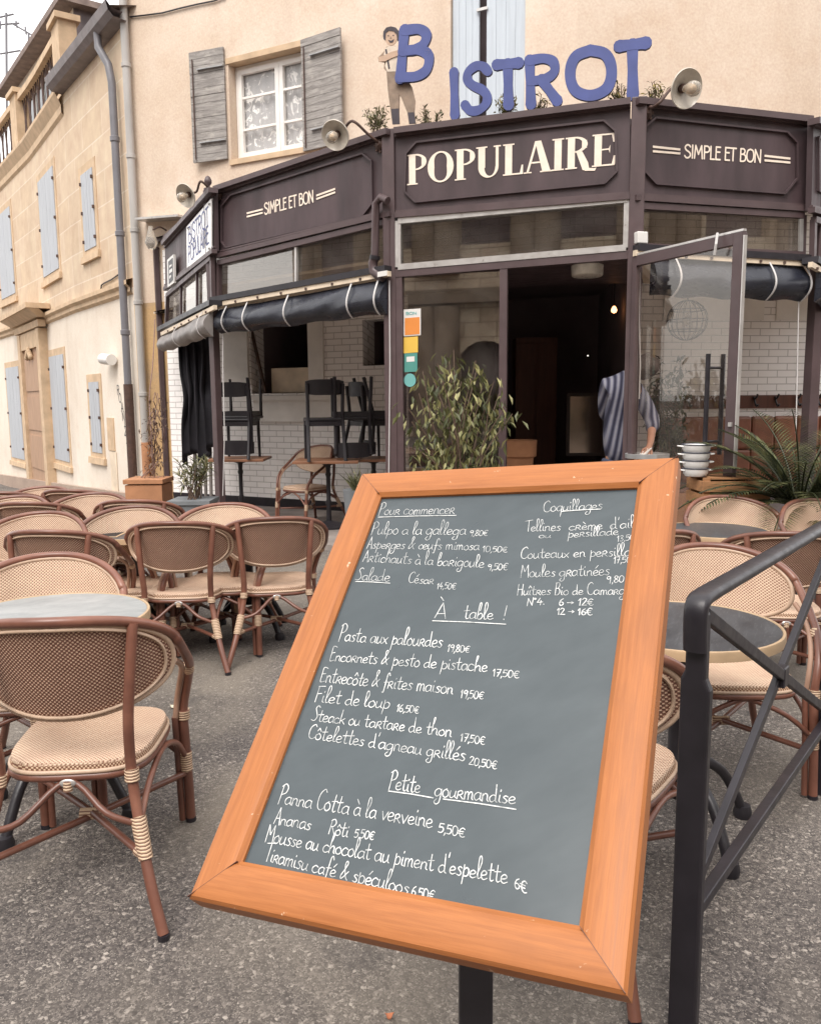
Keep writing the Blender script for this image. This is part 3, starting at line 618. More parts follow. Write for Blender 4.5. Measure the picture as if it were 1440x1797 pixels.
wo = wn.build('window', bld)
b = B('clear_glass'); b.prism([fac.q(wl + .05, zb + .05, off - .03), fac.q(wr - .05, zb + .05, off - .03), fac.q(wr - .05, zt - .05, off - .03), fac.q(wl + .05, zt - .05, off - .03)], -fac.n * .004); b.build('pane', wo)
b = B('lace')
for a, c in ((wl + .05, mid), (mid + .01, wr - .05)):
    for k in range(24):
        u0_ = a + (c - a) * k / 24; u1_ = a + (c - a) * (k + 1) / 24; d0 = .012 * math.sin(k * 1.1); d1 = .012 * math.sin(k * 1.1 + 1.1)
        b.poly([fac.q(u0_, zb + .05, off - .07 + d0), fac.q(u1_, zb + .05, off - .07 + d1), fac.q(u1_, zt - .05, off - .07 + d1), fac.q(u0_, zt - .05, off - .07 + d0)])
b.build('lace_curtain', wo, smooth=60)
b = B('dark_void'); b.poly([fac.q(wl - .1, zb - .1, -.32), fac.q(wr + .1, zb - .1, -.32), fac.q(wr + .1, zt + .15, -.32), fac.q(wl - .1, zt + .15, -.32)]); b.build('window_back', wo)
b = B('old_stone'); b.prism([fac.q(W_l - .04, W_t - .02, .012), fac.q(W_r + .02, W_t - .02, .012), fac.q(W_r + .02, W_t + .05, .012), fac.q(W_l - .04, W_t + .05, .012)], -fac.n * .3); 
b.prism([fac.q(W_l - .01, W_b - .05, .03), fac.q(W_r, W_b - .05, .03), fac.q(W_r, W_b + .015, .03), fac.q(W_l - .01, W_b + .015, .03)], -fac.n * .13); b.each('stone_trim', wo)
# weathered plank shutters, hinged open
def shutter(corner_px, label, hook):
    (ax, ay), (bx, by), (cx_, cy_), (dx, dy) = corner_px      # TL TR BR BL
    oA, oB = hook
    A_, B_, C_, D_ = fac.p(ax, ay, oA), fac.p(bx, by, oB), fac.p(cx_, cy_, oB), fac.p(dx, dy, oA)
    zt = (A_.z + B_.z) / 2; zb = (C_.z + D_.z) / 2; A_.z = B_.z = zt; D_.z = C_.z = zb
    b = B('weathered_plank'); Uu = (B_ - A_).normalized(); nrm = Vector((Uu.y, -Uu.x, 0)); n = 15; wdt = (B_ - A_).length
    for k in range(n):
        z0 = zb + (zt - zb) * k / n + .002; z1 = zb + (zt - zb) * (k + 1) / n - .002; jx = random.uniform(-.004, .004)
        b.uo = (random.uniform(0, 9), random.uniform(0, 9))
        p0 = Vector((A_.x, A_.y, z0)) + nrm * jx; p1 = Vector((B_.x, B_.y, z0)) + nrm * jx
        b.prism([p0, p1, Vector((p1.x, p1.y, z1)), Vector((p0.x, p0.y, z1))], -nrm * .03, (Uu, Vector((0, 0, 1))))
    s = b.build('shutter', bld); tag(s, label)
    h = B('zinc')
    for z in (zt - (zt - zb) * .17, zb + (zt - zb) * .17): h.bar(Vector((A_.x, A_.y, z)) + nrm * .012 + Uu * wdt * .25, Vector((B_.x, B_.y, z)) + nrm * .012 - Uu * .0, .014, .045, nrm)
    h.each('hinge_strap', s)
    h = B('rust_brown'); h.tube([Vector((A_.x, A_.y, zb + .03)) + Uu * .06 + nrm * .02, Vector((A_.x, A_.y, zt - .1)) + Uu * .06 + nrm * .02], .009); h.build('bolt_rod', s)
shutter([(331, 93), (391, 80), (397, 277), (337, 287)], 'weathered grey plank shutter left of the lace window', (.10, .04))
shutter([(527, 66), (596, 50), (600, 252), (531, 263)], 'weathered grey plank shutter right of the lace window', (.05, .12))
# tall pale blue shutters ajar, behind the blue letters
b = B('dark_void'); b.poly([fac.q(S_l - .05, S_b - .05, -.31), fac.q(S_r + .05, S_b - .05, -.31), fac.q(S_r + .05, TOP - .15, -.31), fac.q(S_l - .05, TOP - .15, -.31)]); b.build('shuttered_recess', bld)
ug0, ug1 = fac.u(838, 60), fac.u(851, 60)
for a, c in ((S_l + .012, ug0), (ug1, S_r - .012)):
    b = B('pale_blue_paint'); n = 4
    for k in range(n):
        u0_ = a + (c - a) * k / n + .0015; u1_ = a + (c - a) * (k + 1) / n - .0015
        b.prism([fac.q(u0_, S_b + .01, -.04), fac.q(u1_, S_b + .01, -.04), fac.q(u1_, TOP - .25, -.04), fac.q(u0_, TOP - .25, -.04)], -fac.n * .03)
    tag(b.build('shutter', bld), 'tall pale blue shutter nearly closed')
zz = fac.p(845, 14).z
b = B('steel_trim'); b.bar(fac.q(ug0 - .02, zz, -.02), fac.q(ug1 + .02, zz + .0, -.02), .02, .03); b.build('shutter_bar', bld)
# cable stapled to the plaster, rain pipe at the corner
b = B('black_paint'); pth = [fac.p(x, y, .02) for x, y in ((228, 29), (255, 26), (285, 22), (315, 14), (345, 7), (375, 1), (395, -6))]; b.tube(pth, .011, 6); b.build('cable', bld, smooth=60)
b = B('pale_pipe'); q = lambda x, y, o=.09: fac.p(x, y, o)
x0 = q(231, 300); b.tube([Vector((x0.x, x0.y, TOP)), Vector((x0.x, x0.y, .9))], .055, 12)
for z in (6.1, 4.9, 3.9, 2.9, 1.6): b.lathe([(.056, -.03), (.067, -.025), (.067, .025), (.056, .03)], (x0.x, x0.y, z), 12)
b.build('rain_pipe', bld, smooth=40)
b = B('terracotta'); b.tube([Vector((x0.x, x0.y, .9)), Vector((x0.x, x0.y, 0))], .066, 12); b.build('pipe_foot', bld, smooth=40)
# ================================================================ STREET HOUSE (stone, to the left)
K0 = fac.q(uK, 0); SP = [K0, Vector((-5.82, 14.8, 0)), Vector((-7.56, 17.4, 0)), Vector((-10.87, 21.9, 0)), Vector((-15.5, 28.2, 0)), Vector((-24, 40, 0))]
SPL = [Pl(SP[k + 1], SP[k]) for k in range(len(SP) - 1)]
def sp(px, py, off=0.0):
    """survey a photo point on the bent street front"""
    for k, pl in enumerate(SPL):
        P_ = pl.p(px, py, off); u = (P_ - pl.A).dot(pl.t)
        if u >= -1e-3 or k == len(SPL) - 1: return P_, pl, u
hs = thing('street_house', 'long pale stone house with blue shutters lining the street at left', 'building', (-6.5, 16, 0))
ZC, ZT = 3.14, 6.66
b1 = B('pale_plaster'); b2 = B('ashlar'); b3 = B('plinth_render'); ua = 0.0
for k, pl in enumerate(SPL):
    Lh = (SP[k] - SP[k + 1]).length
    for bb, z0, z1, o in ((b1, -1.2, ZC, 0), (b2, ZC, ZT, 0)):
        q = [(0, z0), (Lh, z0), (Lh, z1), (0, z1)]; bb.poly([pl.q(u, z, o) for u, z in q], [(ua + Lh - u, z) for u, z in q])
    ua += Lh
b1.build('ground_floor_wall', hs, recalc=False); b2.build('stone_wall', hs, recalc=False)
PB = [(232, 866), (180, 858), (120, 850), (60, 841), (2, 832), (-40, 827)]
pp = [sp(x, y, .03)[0] for x, y in PB]
for a, c in zip(pp, pp[1:]): b3.prism([a, c, Vector((c.x, c.y, -1.2)), Vector((a.x, a.y, -1.2))], Vector((.05, .04, 0)) * -1)
b3.build('plinth', hs)
def band(b, z0, z1, prof, k0=0, k1=None, cut=None):
    """moulding swept along the bent front; prof = (offset, z)"""
    pts = SP[k0:k1]
    if cut is not None: pts = cut
    rows = []
    for i, p in enumerate(pts):
        pl = SPL[min(k0 + i, len(SPL) - 1)] if cut is None else sp_pl(p)
        rows.append([Vector((p.x, p.y, z)) + pl.n * o for o, z in prof])
    for A_, C_ in zip(rows, rows[1:]):
        va = [b.v(p) for p in A_]; vc = [b.v(p) for p in C_]
        for j in range(len(prof) - 1): b.f([va[j], va[j + 1], vc[j + 1], vc[j]])
def sp_pl(p):
    for k, pl in enumerate(SPL):
        if (p - pl.A).dot(pl.t) >= -.01: return pl
    return SPL[-1]
b = B('old_stone'); band(b, 0, 0, [(0, ZC - .10), (.05, ZC - .06), (.05, ZC), (.10, ZC + .04), (.10, ZC + .10), (0, ZC + .13)]); b.build('string_course', hs)
g_, gpl, _ = sp(84, 205, .26); GE = g_ - gpl.n * .26; GE.z = 0    # where the gutter stops and the roof terrace begins
kge = next(k for k, pl in enumerate(SPL) if (GE - pl.A).dot(pl.t) >= -.01)
ptsR = [SP[0] + SPL[0].t * .3] + SP[1:kge + 1] + [GE]; ptsL = [GE] + SP[kge + 1:]
b = B('old_stone'); band(b, 0, 0, [(0, ZT - .35), (.04, ZT - .30), (.04, ZT - .18), (.09, ZT - .08), (.13, ZT), (.13, ZT + .06), (0, ZT + .08)], cut=ptsL); b.build('cornice', hs)
b = B('gutter_metal')
band(b, 0, 0, [(.0, ZT - .02), (.18, ZT + .0), (.25, ZT + .07), (.28, ZT + .18), (.265, ZT + .185), (.2, ZT + .1), (.05, ZT + .08)], cut=ptsR)
e = sp_pl(GE); b.poly([GE + e.n * o + Vector((0, 0, z)) for o, z in ((.0, ZT - .02), (.18, ZT + .0), (.25, ZT + .07), (.28, ZT + .18), (.0, ZT + .18))]); b.build('gutter', hs)
b = B('roof_tile'); band(b, 0, 0, [(.22, ZT + .13), (-3.5, ZT + 1.0), (-3.5, ZT)], cut=ptsR); b.build('roof', hs)
# dark downpipe with swan neck
b = B('grey_pipe', 'rust_brown'); pd = SPL[0]; c0 = K0 - pd.t * .16
c1 = Vector((c0.x, c0.y, 0)) + pd.n * .1
b.tube([Vector((c1.x, c1.y, ZT + .06)) + pd.n * .07 - pd.t * .30, Vector((c1.x, c1.y, ZT - .15)) + pd.n * .07 - pd.t * .30, Vector((c1.x, c1.y, ZT - .45)) + pd.n * .02 - pd.t * .05, Vector((c1.x, c1.y, ZT - .7)), Vector((c1.x, c1.y, 1.72))], .055, 12)
for z in (5.2, 3.9, 2.5): b.lathe([(.056, -.04), (.068, -.03), (.068, .03), (.056, .04)], (c1.x, c1.y, z), 12)
b.m = 1; b.tube([Vector((c1.x, c1.y, 1.75)), Vector((c1.x, c1.y, 0))], .068, 12); b.build('downpipe', hs, smooth=40)
# shuttered windows: surround, two leaves, sill
def swin(tl, tr, bl, br, label=None, sill=True, wide=.13, matn='shutter_grey_blue'):
    P_, pl, u1_ = sp(*tr); u0_ = pl.u(*tl); zt = (P_.z + pl.p(*tl).z) / 2; zb = (pl.p(*bl).z + pl.p(*br).z) / 2
    b = B('old_stone'); frame(b, pl, u0_ - wide, u1_ + wide, zb - wide, zt + wide, wide, .013, .035)
    if sill: b.prism([pl.q(u0_ - wide - .04, zb - wide - .06, .055), pl.q(u1_ + wide + .04, zb - wide - .06, .055), pl.q(u1_ + wide + .04, zb - wide + .05, .045), pl.q(u0_ - wide - .04, zb - wide + .05, .045)], -pl.n * .05)
    wo = b.build('window', hs); tag(wo, label)
    mid = (u0_ + u1_) / 2
    for a, c in ((u0_ + .004, mid - .004), (mid + .004, u1_ - .004)):
        b = B(matn); b.prism([pl.q(a, zb, .012), pl.q(c, zb, .012), pl.q(c, zt, .012), pl.q(a, zt, .012)], -pl.n * .01)
        for k in range(2): aa = a + (c - a) * k / 2 + .003; cc = a + (c - a) * (k + 1) / 2 - .003; b.prism([pl.q(aa, zb + .004, .024), pl.q(cc, zb + .004, .024), pl.q(cc, zt - .004, .024), pl.q(aa, zt - .004, .024)], -pl.n * .011)
        b.build('shutter', wo)
    b = B('rust_brown')
    for z in (zb + (zt - zb) * .12, zb + (zt - zb) * .5, zt - (zt - zb) * .12):
        for u in (u0_ + .01, u1_ - .01): b.box(pl.q(u, z, .028), (.035, .035, .05))
    b.each('hinge', wo)
swin((143, 308), (163, 293), (148, 446), (167, 430)); swin((67, 314), (94, 297), (75, 492), (99, 472)); swin((-6, 378), (18, 366), (0, 530), (25, 514))
swin((157, 672), (174, 668), (162, 796), (178, 792)); swin((87, 626), (112, 621), (94, 808), (120, 806)); swin((11, 646), (33, 642), (17, 804), (38, 802))
# stone doorway with hood
P_, pl, u1_ = sp(80, 620); u0_ = pl.u(50, 620)
zt = pl.p(65, 612).z; zb = -.8
dr = B('old_stone')
for a, c in ((u0_ - .32, u0_), (u1_, u1_ + .30)): dr.prism([pl.q(a, zb, .17), pl.q(c, zb, .17), pl.q(c, zt + .35, .17), pl.q(a, zt + .35, .17)], -pl.n * .17)
dr.prism([pl.q(u0_ + .003, zt, .15), pl.q(u1_ - .003, zt, .15), pl.q(u1_ - .003, zt + .35, .15), pl.q(u0_ + .003, zt + .35, .15)], -pl.n * .17)
dr.prism([pl.q(u0_ - .5, zt + .37, .19), pl.q(u1_ + .48, zt + .37, .19), pl.q(u1_ + .48, zt + .5, .20), pl.q(u0_ - .5, zt + .5, .20)], -pl.n * .14)
zh = pl.p(65, 565).z
dr.prism([pl.q(u0_ - .62, zh, .22), pl.q(u1_ + .62, zh, .22), pl.q(u1_ + .78, zh + .14, .42), pl.q(u0_ - .78, zh + .14, .42)], -pl.n * .2)
dr.prism([pl.q(u0_ - .8, zh + .143, .45), pl.q(u1_ + .8, zh + .143, .45), pl.q(u1_ + .8, zh + .24, .45), pl.q(u0_ - .8, zh + .24, .45)], -pl.n * .44)
do = dr.build('doorway', hs)
b = B('old_stone')
for k in range(7): b.lathe([(.0, -.07), (.05, -.04), (.06, 0), (.05, .04), (0, .07)], pl.q((u0_ + u1_) / 2 + .07 * (k - 3), zt - .03 - .05 * abs(k - 3), .16), 8)
b.build('carved_swag', do, smooth=60)
b = B('door_wood'); b.prism([pl.q(u0_ + .004, zb, .08), pl.q(u1_ - .004, zb, .08), pl.q(u1_ - .004, zt - .003, .08), pl.q(u0_ + .004, zt - .003, .08)], pl.n * .017)
for k in range(3):
    z0 = .0 + k * (zt - .1) / 3 + .05; z1 = z0 + (zt - .1) / 3 - .12; b.prism([pl.q(u0_ + .1, z0, .097), pl.q(u1_ - .1, z0, .097), pl.q(u1_ - .1, z1, .097), pl.q(u0_ + .1, z1, .097)], pl.n * .02)
b.build('door', do)
# balcony balustrade of the roof terrace with cast-iron scrolls
ba = B('old_stone')
prt = sp(112, 150)[0]
for px in (112, 30):
    P_, pl, u = sp(px, 250, -.08); ba.prism([pl.q(u - .28, ZT + .07, -.04), pl.q(u + .28, ZT + .07, -.04), pl.q(u + .28, ZT + 1.28, -.04), pl.q(u - .28, ZT + 1.28, -.04)], -pl.n * .3)
    ba.prism([pl.q(u - .34, ZT + 1.283, .02), pl.q(u + .34, ZT + 1.283, .02), pl.q(u + .34, ZT + 1.38, .02), pl.q(u - .34, ZT + 1.38, .02)], -pl.n * .42)
P_, pl, _ = sp(60, 250); ps = [sp(x, 250)[0] for x in (104, 84, 60, 44, 20, 0, -20)]
for a, c in zip(ps, ps[1:]):
    ba.bar(Vector((a.x, a.y, ZT + 1.2)) - pl.n * .18, Vector((c.x, c.y, ZT + 1.2)) - pl.n * .18, .2, .12); ba.bar(Vector((a.x, a.y, ZT + .14)) - pl.n * .18, Vector((c.x, c.y, ZT + .14)) - pl.n * .18, .2, .12)
bo = ba.build('terrace_balustrade', hs)
b = B('rust_brown')
for a, c in zip(ps, ps[1:]):
    n = max(1, int((c - a).length / .42))
    for k in range(n):
        o = a + (c - a) * ((k + .5) / n) - pl.n * .18; t = (c - a).normalized(); zc_ = ZT + .67
        for sx in (-1, 1):
            for sz in (-1, 1):
                b.tube([Vector((o.x, o.y, zc_)) + t * (sx * (.03 + .20 * s * abs(math.cos(s * 4.2)))) + Vector((0, 0, sz * (.46 * s - .10 * math.sin(s * 6)))) for s in [q / 9 for q in range(10)]], .014, 5)
        b.tube([Vector((o.x, o.y, ZT + .2)), Vector((o.x, o.y, ZT + 1.14))], .012, 5)
b.build('iron_scrollwork', bo, smooth=60)
# attic set back behind the terrace
P_, pl, uR = sp(128, 150); at = B('pale_plaster', 'roof_slate'); d0, d1 = -1.0, -5.5
uL = pl.u(24, 170); 
zE = pl.p(100, 32, d0).z - .22
fr_ = lambda u, z, d: pl.q(u, z, d)
uR2 = pl.u(130, 60); uL2 = (pl.p(22, 170, d0) - pl.A).dot(pl.t); uR2 = (pl.p(131, 60, d0) - pl.A).dot(pl.t)
at.poly([fr_(uL2, ZT, d0), fr_(uR2, ZT, d0), fr_(uR2, zE, d0), fr_(uL2, zE, d0)]); at.poly([fr_(uL2, ZT, d0), fr_(uL2, ZT, d1), fr_(uL2, zE, d1), fr_(uL2, zE, d0)])
at.m = 1; at.poly([fr_(uR2, ZT, d0), fr_(uR2, ZT, d1), fr_(uR2, zE, d1), fr_(uR2, zE, d0)])
ao = at.build('attic', hs)
b = B('roof_tile'); b.prism([fr_(uL2 - .4, zE, d0 + .32), fr_(uR2 + .25, zE, d0 + .32), fr_(uR2 + .25, zE, d1), fr_(uL2 - .4, zE, d1)], (0, 0, .12)); b.build('roof', ao)
b = B('white_paint', 'house_pane')
ua_, ub_ = (pl.p(47, 140, d0) - pl.A).dot(pl.t), (pl.p(128, 60, d0) - pl.A).dot(pl.t) - .1
z0, z1 = ZT + .9, zE - .55
frame(b, pl, ua_, ub_, z0, z1, .1, d0 + .05, .06)
for k in range(1, 5): u = ua_ + (ub_ - ua_) * k / 5; b.prism([fr_(u - .03, z0 + .1, d0 + .04), fr_(u + .03, z0 + .1, d0 + .04), fr_(u + .03, z1 - .1, d0 + .04), fr_(u - .03, z1 - .1, d0 + .04)], -pl.n * .05)
b.m = 1; b.poly([fr_(ua_ + .05, z0 + .05, d0 + .012), fr_(ub_ - .05, z0 + .05, d0 + .012), fr_(ub_ - .05, z1 - .05, d0 + .012), fr_(ua_ + .05, z1 - .05, d0 + .012)]); b.build('window', ao)
# aerial far behind the roof
b = B('grey_pipe'); Q = lambda x, y: D(x, y, 34)
b.tube([Q(12, 215), Q(11, 22)], .05, 6)
for a, c in (((-4, 43), (34, 40)), ((20, 40), (68, 68)), ((-2, 30), (24, 24)), ((28, 36), (30, 48)), ((44, 46), (46, 60)), ((0, 36), (1, 50)), ((50, 58), (52, 76)), ((50, 88), (50, 60)), ((0, 94), (36, 88))): b.tube([Q(*a), Q(*c)], .035, 5)
b.build('aerial', hs)
# spotlight, meter box, painted letters, wire on the street front
P_, pl, u = sp(203, 632); z = P_.z
sl_ = thing('wall_spotlight', 'small white cylinder spotlight on the pale wall left of the pipes', 'lamp', P_)
b = B('white_plastic'); b.tube([pl.q(u, z, .005), pl.q(u, z, .05)], .045, 10); b.build('mount', sl_)
b = B('white_plastic'); b.tube([pl.q(u + .12, z + .0, .10), pl.q(u - .26, z + .03, .12)], .085, 14); b.tube([pl.q(u - .22, z + .03, .12), pl.q(u - .34, z + .035, .13)], [.05, .03], 12); b.build('lamp_head', sl_, smooth=40)
b = B('old_stone', 'cream_paint'); P_, pl, u0_ = sp(189, 735); u1_ = pl.u(200, 735); zt, zb = pl.p(195, 733).z, pl.p(195, 790).z
b.prism([pl.q(u0_, zb, .02), pl.q(u1_, zb, .02), pl.q(u1_, zt, .02), pl.q(u0_, zt, .02)], -pl.n * .02); b.m = 1
b.prism([pl.q(u0_ + .05, zb - .9, .015), pl.q(u1_ + .05, zb - .9, .015), pl.q(u1_ + .05, zb - .02, .015), pl.q(u0_ + .05, zb - .02, .015)], -pl.n * .01); b.build('meter_cover', hs)
b = B('black_paint'); wp = [(207, 482), (196, 490), (182, 497), (178, 500), (177, 512), (181, 520)]; b.tube([sp(x, y, .02)[0] for x, y in wp], .012, 5); b.build('loose_wire', hs)
b = B('black_paint')
for ch, px, py, hgt in (('R', 206, 692, 15), ('O', 209, 706, 14), ('A', 213, 722, 14), ('N', 215, 738, 14), ('I', 218, 752, 14), ('Z', 219, 764, 13), ('Z', 222, 778, 13), ('L', 228, 806, 15)):
    P_, pl, u = sp(px, py); write(b, SANS, ch, P_, pl.t, Vector((0, 0, 1)), pl.n, .13, .14, .016, lift=.004, step=.001)
b.build('graffiti_letters', hs)
# ================================================================ BISTRO VERANDA
ver = thing('bistro_veranda', 'dark brown polygonal wooden bistro front lettered POPULAIRE over its glass door', 'shopfront', (.3, 8.2, FL))
pL = Pl(L1, C1); pC = Pl(C1, C2); pR = Pl(C2, R1); pF = Pl(L2, L1); pQ = Pl(R1, R2)
ZTOP = 4.0
def gp(pl, pts, o=0.0): return [pl.p(x, y, o) for x, y in pts]
def panel(b, pl, pts, o, th): b.prism(gp(pl, pts, o), -pl.n * th)
def strip(b, pl, a, c, o, hh, th):
    """moulding bar along the panel from pixel a to c"""
    b.bar(pl.p(*a, o), pl.p(*c, o), th, hh)
def topz(pl, px, py): return pl.p(px, py).z
# posts
for P_, zt, zb, ax, wd in ((L2, topz(pF, 288, 424), FL, pF, .07), (L1, topz(pL, 378, 330), FL, pL, .085), (C1, topz(pC, 688, 228), FL, pC, .11), (C2, topz(pC, 1110, 174), FL, pC, .12), (R1, topz(pR, 1424, 207), FL, pR, .10), (R2, 4.05, FL, pQ, .1)):
    b = B('brown_trim'); b.box((P_.x, P_.y, (zt + zb) / 2), (wd, wd, zt - zb), (ax.t, -ax.n, Vector((0, 0, 1)))); b.build('post', ver, bevel=.006)
# fascia boards with chamfered mouldings
def octo(b, pl, pts, o=.035, w_=.016):
    for a, c in zip(pts, pts[1:] + pts[:1]): b.bar(pl.p(*a, o), pl.p(*c, o), .022, w_, (0, 0, 1) if abs(a[0] - c[0]) > 6 else pl.t)
FAS = [(pF, [(289, 427), (374, 333), (376, 440), (290, 507)], None),
       (pL, [(380, 332), (684, 231), (686, 375), (382, 449)], [(405, 342), (636, 269), (652, 282), (653, 356), (637, 377), (396, 434), (389, 424), (389, 362)]),
       (pC, [(693, 231), (1106, 179), (1104, 345), (694, 378)], [(730, 249), (1059, 211), (1079, 229), (1082, 300), (1061, 321), (728, 354), (710, 336), (712, 269)]),
       (pR, [(1116, 178), (1420, 211), (1417, 367), (1113, 347)], [(1150, 206), (1380, 231), (1398, 250), (1398, 313), (1377, 339), (1151, 322), (1127, 296), (1129, 224)]),
       (pQ, [(1427, 212), (1500, 240), (1500, 390), (1423, 368)], [(1436, 240), (1496, 262), (1496, 350), (1436, 335)])]
fobj = []
for pl, q, oc in FAS:
    b = B('brown_paint', 'brown_trim'); panel(b, pl, q, .02, .05); b.m = 1
    tl, tr, br, bl = q
    b.bar(pl.p(*tl, .045), pl.p(*tr, .045), .10, .05); b.bar(pl.p(tl[0], tl[1] + 7, .032), pl.p(tr[0], tr[1] + 7, .032), .035, .022)
    b.bar(pl.p(*bl, .04), pl.p(*br, .04), .06, .045); b.bar(pl.p(bl[0], bl[1] - 7, .03), pl.p(br[0], br[1] - 7, .03), .03, .016)
    if oc: b.m = 0; octo(b, pl, oc)
    fobj.append(b.build('fascia', ver))
# lettering on the fascia
UPV = Vector((0, 0, 1))
def simple_et_bon(pl, x0, x1, base0, base1, hpx, bars, par):
    O = pl.p(x0, base0, .022); E_ = pl.p(x1, base1, .022); hh = pl.p(x0, base0 - hpx).z - O.z
    b = B('letter_white'); write(b, SANS, 'SIMPLE ET BON', O, (E_ - O).normalized(), UPV, pl.n, (E_ - O).length, hh, hh * .135, space=2.6, step=.0004)
    for k, (a, c) in enumerate(bars): b.bar(pl.p(*a, .024), pl.p(*c, .024), .004, .017)
    b.build('lettering', par)
simple_et_bon(pL, 464, 551, 376, 354, 18, [((433, 374), (461, 367)), ((433, 380), (461, 373)), ((555, 343), (588, 331)), ((555, 349), (588, 337))], fobj[1])
simple_et_bon(pR, 1200, 1335, 276, 285, 21, [((1145, 257), (1193, 262)), ((1145, 265), (1193, 269)), ((1341, 273), (1386, 278)), ((1341, 281), (1386, 285))], fobj[3])
# POPULAIRE: slab serif capitals with heavy stems
O = pC.p(714, 325, .022); E_ = pC.p(1080, 289, .022); Ux = (E_ - O).normalized(); Wd = (E_ - O).length; Hh = pC.p(714, 273).z - O.z
b = B('letter_white'); lay = [0]
def LP(pts, x0, k):      # polygon in letter units (height 10)
    lay[0] += 1; b.poly([O + Ux * ((x0 + x) * k) + UPV * (y * Hh / 10) + pC.n * (.0012 + .0004 * (lay[0] % 8)) for x, y in pts])
def LR(x0, k, cx_, cy_, ro, ri, a0=0, a1=360, n=28, ci=None):   # ring between two ellipses
    lay[0] += 1; ci = ci or (cx_, cy_); h = .0012 + .0004 * (lay[0] % 8); rows = []
    for i in range(n + 1):
        a = R(a0 + (a1 - a0) * i / n); cs, sn = math.cos(a), math.sin(a); rix, riy = ri(a) if callable(ri) else ri
        P1 = O + Ux * ((x0 + cx_ + ro[0] * cs) * k) + UPV * ((cy_ + ro[1] * sn) * Hh / 10) + pC.n * h; P2 = O + Ux * ((x0 + ci[0] + rix * cs) * k) + UPV * ((ci[1] + riy * sn) * Hh / 10) + pC.n * h
        rows.append((b.v(P1), b.v(P2)))
    for (p1, p2), (q1, q2) in zip(rows, rows[1:]): b.f([p1, q1, q2, p2])
rect = lambda x, y, w_, h_: [(x, y), (x + w_, y), (x + w_, y + h_), (x, y + h_)]
def stem(x0, k, x=.6, w_=1.9, y0=0, y1=10, s0=1, s1=1):
    LP(rect(x, y0, w_, y1 - y0), x0, k)
    if s0: LP(rect(x - .6, 0, w_ + 1.2, .45), x0, k)
    if s1: LP(rect(x - .6, 9.55, w_ + 1.2, .45), x0, k)
def gl_P(x0, k): stem(x0, k); LR(x0, k, 2.6, 7.35, (3.1, 2.65), (2.3, 2.15), -90, 90, 16, (2.4, 7.35)); LP(rect(4.25, 6.0, .001 + 1.15, 2.7), x0, k); return 6.1
def gl_O(x0, k): LR(x0, k, 3.7, 5, (3.7, 5.1), lambda a: (1.75 + .9 * abs(math.sin(a)) ** 1.5 * 1.0, 4.55)); return 7.7
def gl_U(x0, k):
    stem(x0, k, .5, 1.9, 3.2, 10, 0); LR(x0, k, 3.3, 3.3, (2.8, 3.4), (1.5, 2.85), 180, 360, 16, (3.7, 3.3)); stem(x0, k, 5.3, .8, 3.2, 10, 0); return 7.2
def gl_L(x0, k): stem(x0, k); LP(rect(2.4, 0, 3.1, .5), x0, k); LP([(4.6, .4), (5.5, .4), (5.5, 3), (5.1, 3)], x0, k); return 5.9
def gl_A(x0, k):
    LP([(3.0, 10), (4.6, 10), (7.2, .2), (5.0, .2)], x0, k); LP([(3.0, 10), (3.6, 9.6), (1.3, .2), (.7, .2)], x0, k); LP(rect(1.8, 3, 3.2, .5), x0, k)
    LP(rect(0, 0, 2.1, .42), x0, k); LP(rect(4.4, 0, 3.4, .42), x0, k); return 7.9
def gl_I(x0, k): stem(x0, k); return 3.4
def gl_R(x0, k):
    stem(x0, k); LR(x0, k, 2.6, 7.5, (3.2, 2.5), (2.2, 2.0), -90, 90, 16, (2.4, 7.5)); LP(rect(4.3, 6.2, 1.3, 2.5), x0, k)
    LP([(2.8, 5.3), (4.4, 5.3), (6.0, 1.6), (6.4, -1.0), (4.6, -.6)], x0, k); LP([(5.0, -.9), (7.8, -1.2), (8.2, -.2), (7.6, -.4), (6.2, -.1)], x0, k); return 6.9
def gl_E(x0, k):
    stem(x0, k); LP(rect(2.4, 9.5, 3.3, .5), x0, k); LP(rect(2.4, 4.9, 2.0, .45), x0, k); LP(rect(2.4, 0, 3.5, .5), x0, k); LP([(5.0, 9.7), (5.8, 9.7), (5.8, 7.2), (5.4, 7.2)], x0, k); LP([(5.1, .3), (6.0, .3), (6.0, 3), (5.6, 3)], x0, k); LP([(4.2, 5.1), (4.6, 3.8), (4.7, 6.4)], x0, k); return 6.4
seq = [gl_P, gl_O, gl_P, gl_U, gl_L, gl_A, gl_I, gl_R, gl_E]; adv = [6.0, 7.7, 6.1, 7.3, 5.7, 7.6, 3.5, 7.0, 6.2]; k = Wd / sum(adv); x = 0
for fn, a in zip(seq, adv): fn(x, k); x += a
b.build('lettering', fobj[2], recalc=False)
# transom windows
def pane_px(pl, q, o, matn, par, th=.006, name='pane'):
    b = B(matn); panel(b, pl, q, o, th); return b.build(name, par)
def transom(pl, q, wpx, matn, fo=.03, wd=.05):
    tl, tr, br, bl = q; b = B(matn)
    for a, c in ((tl, tr), (bl, br)): b.bar(pl.p(*a, fo), pl.p(*c, fo), .05, wd)
    for a, c in ((tl, bl), (tr, br)): b.bar(pl.p(*a, fo - .003), pl.p(*c, fo - .003), .045, wd, pl.t)
    o = b.build('transom_window', ver); pane_px(pl, q, .0, 'transom_glass', o); return o
o = transom(pC, [(699, 388), (1100, 350), (1098, 435), (699, 469)], 8, 'steel_trim')
o = transom(pL, [(384, 461), (683, 388), (683, 472), (384, 526)], 5, 'brown_trim'); b = B('steel_trim'); b.bar(pL.p(520, 428, .02), pL.p(520, 500, .02), .03, .03, pL.t); b.each('mullion', o)
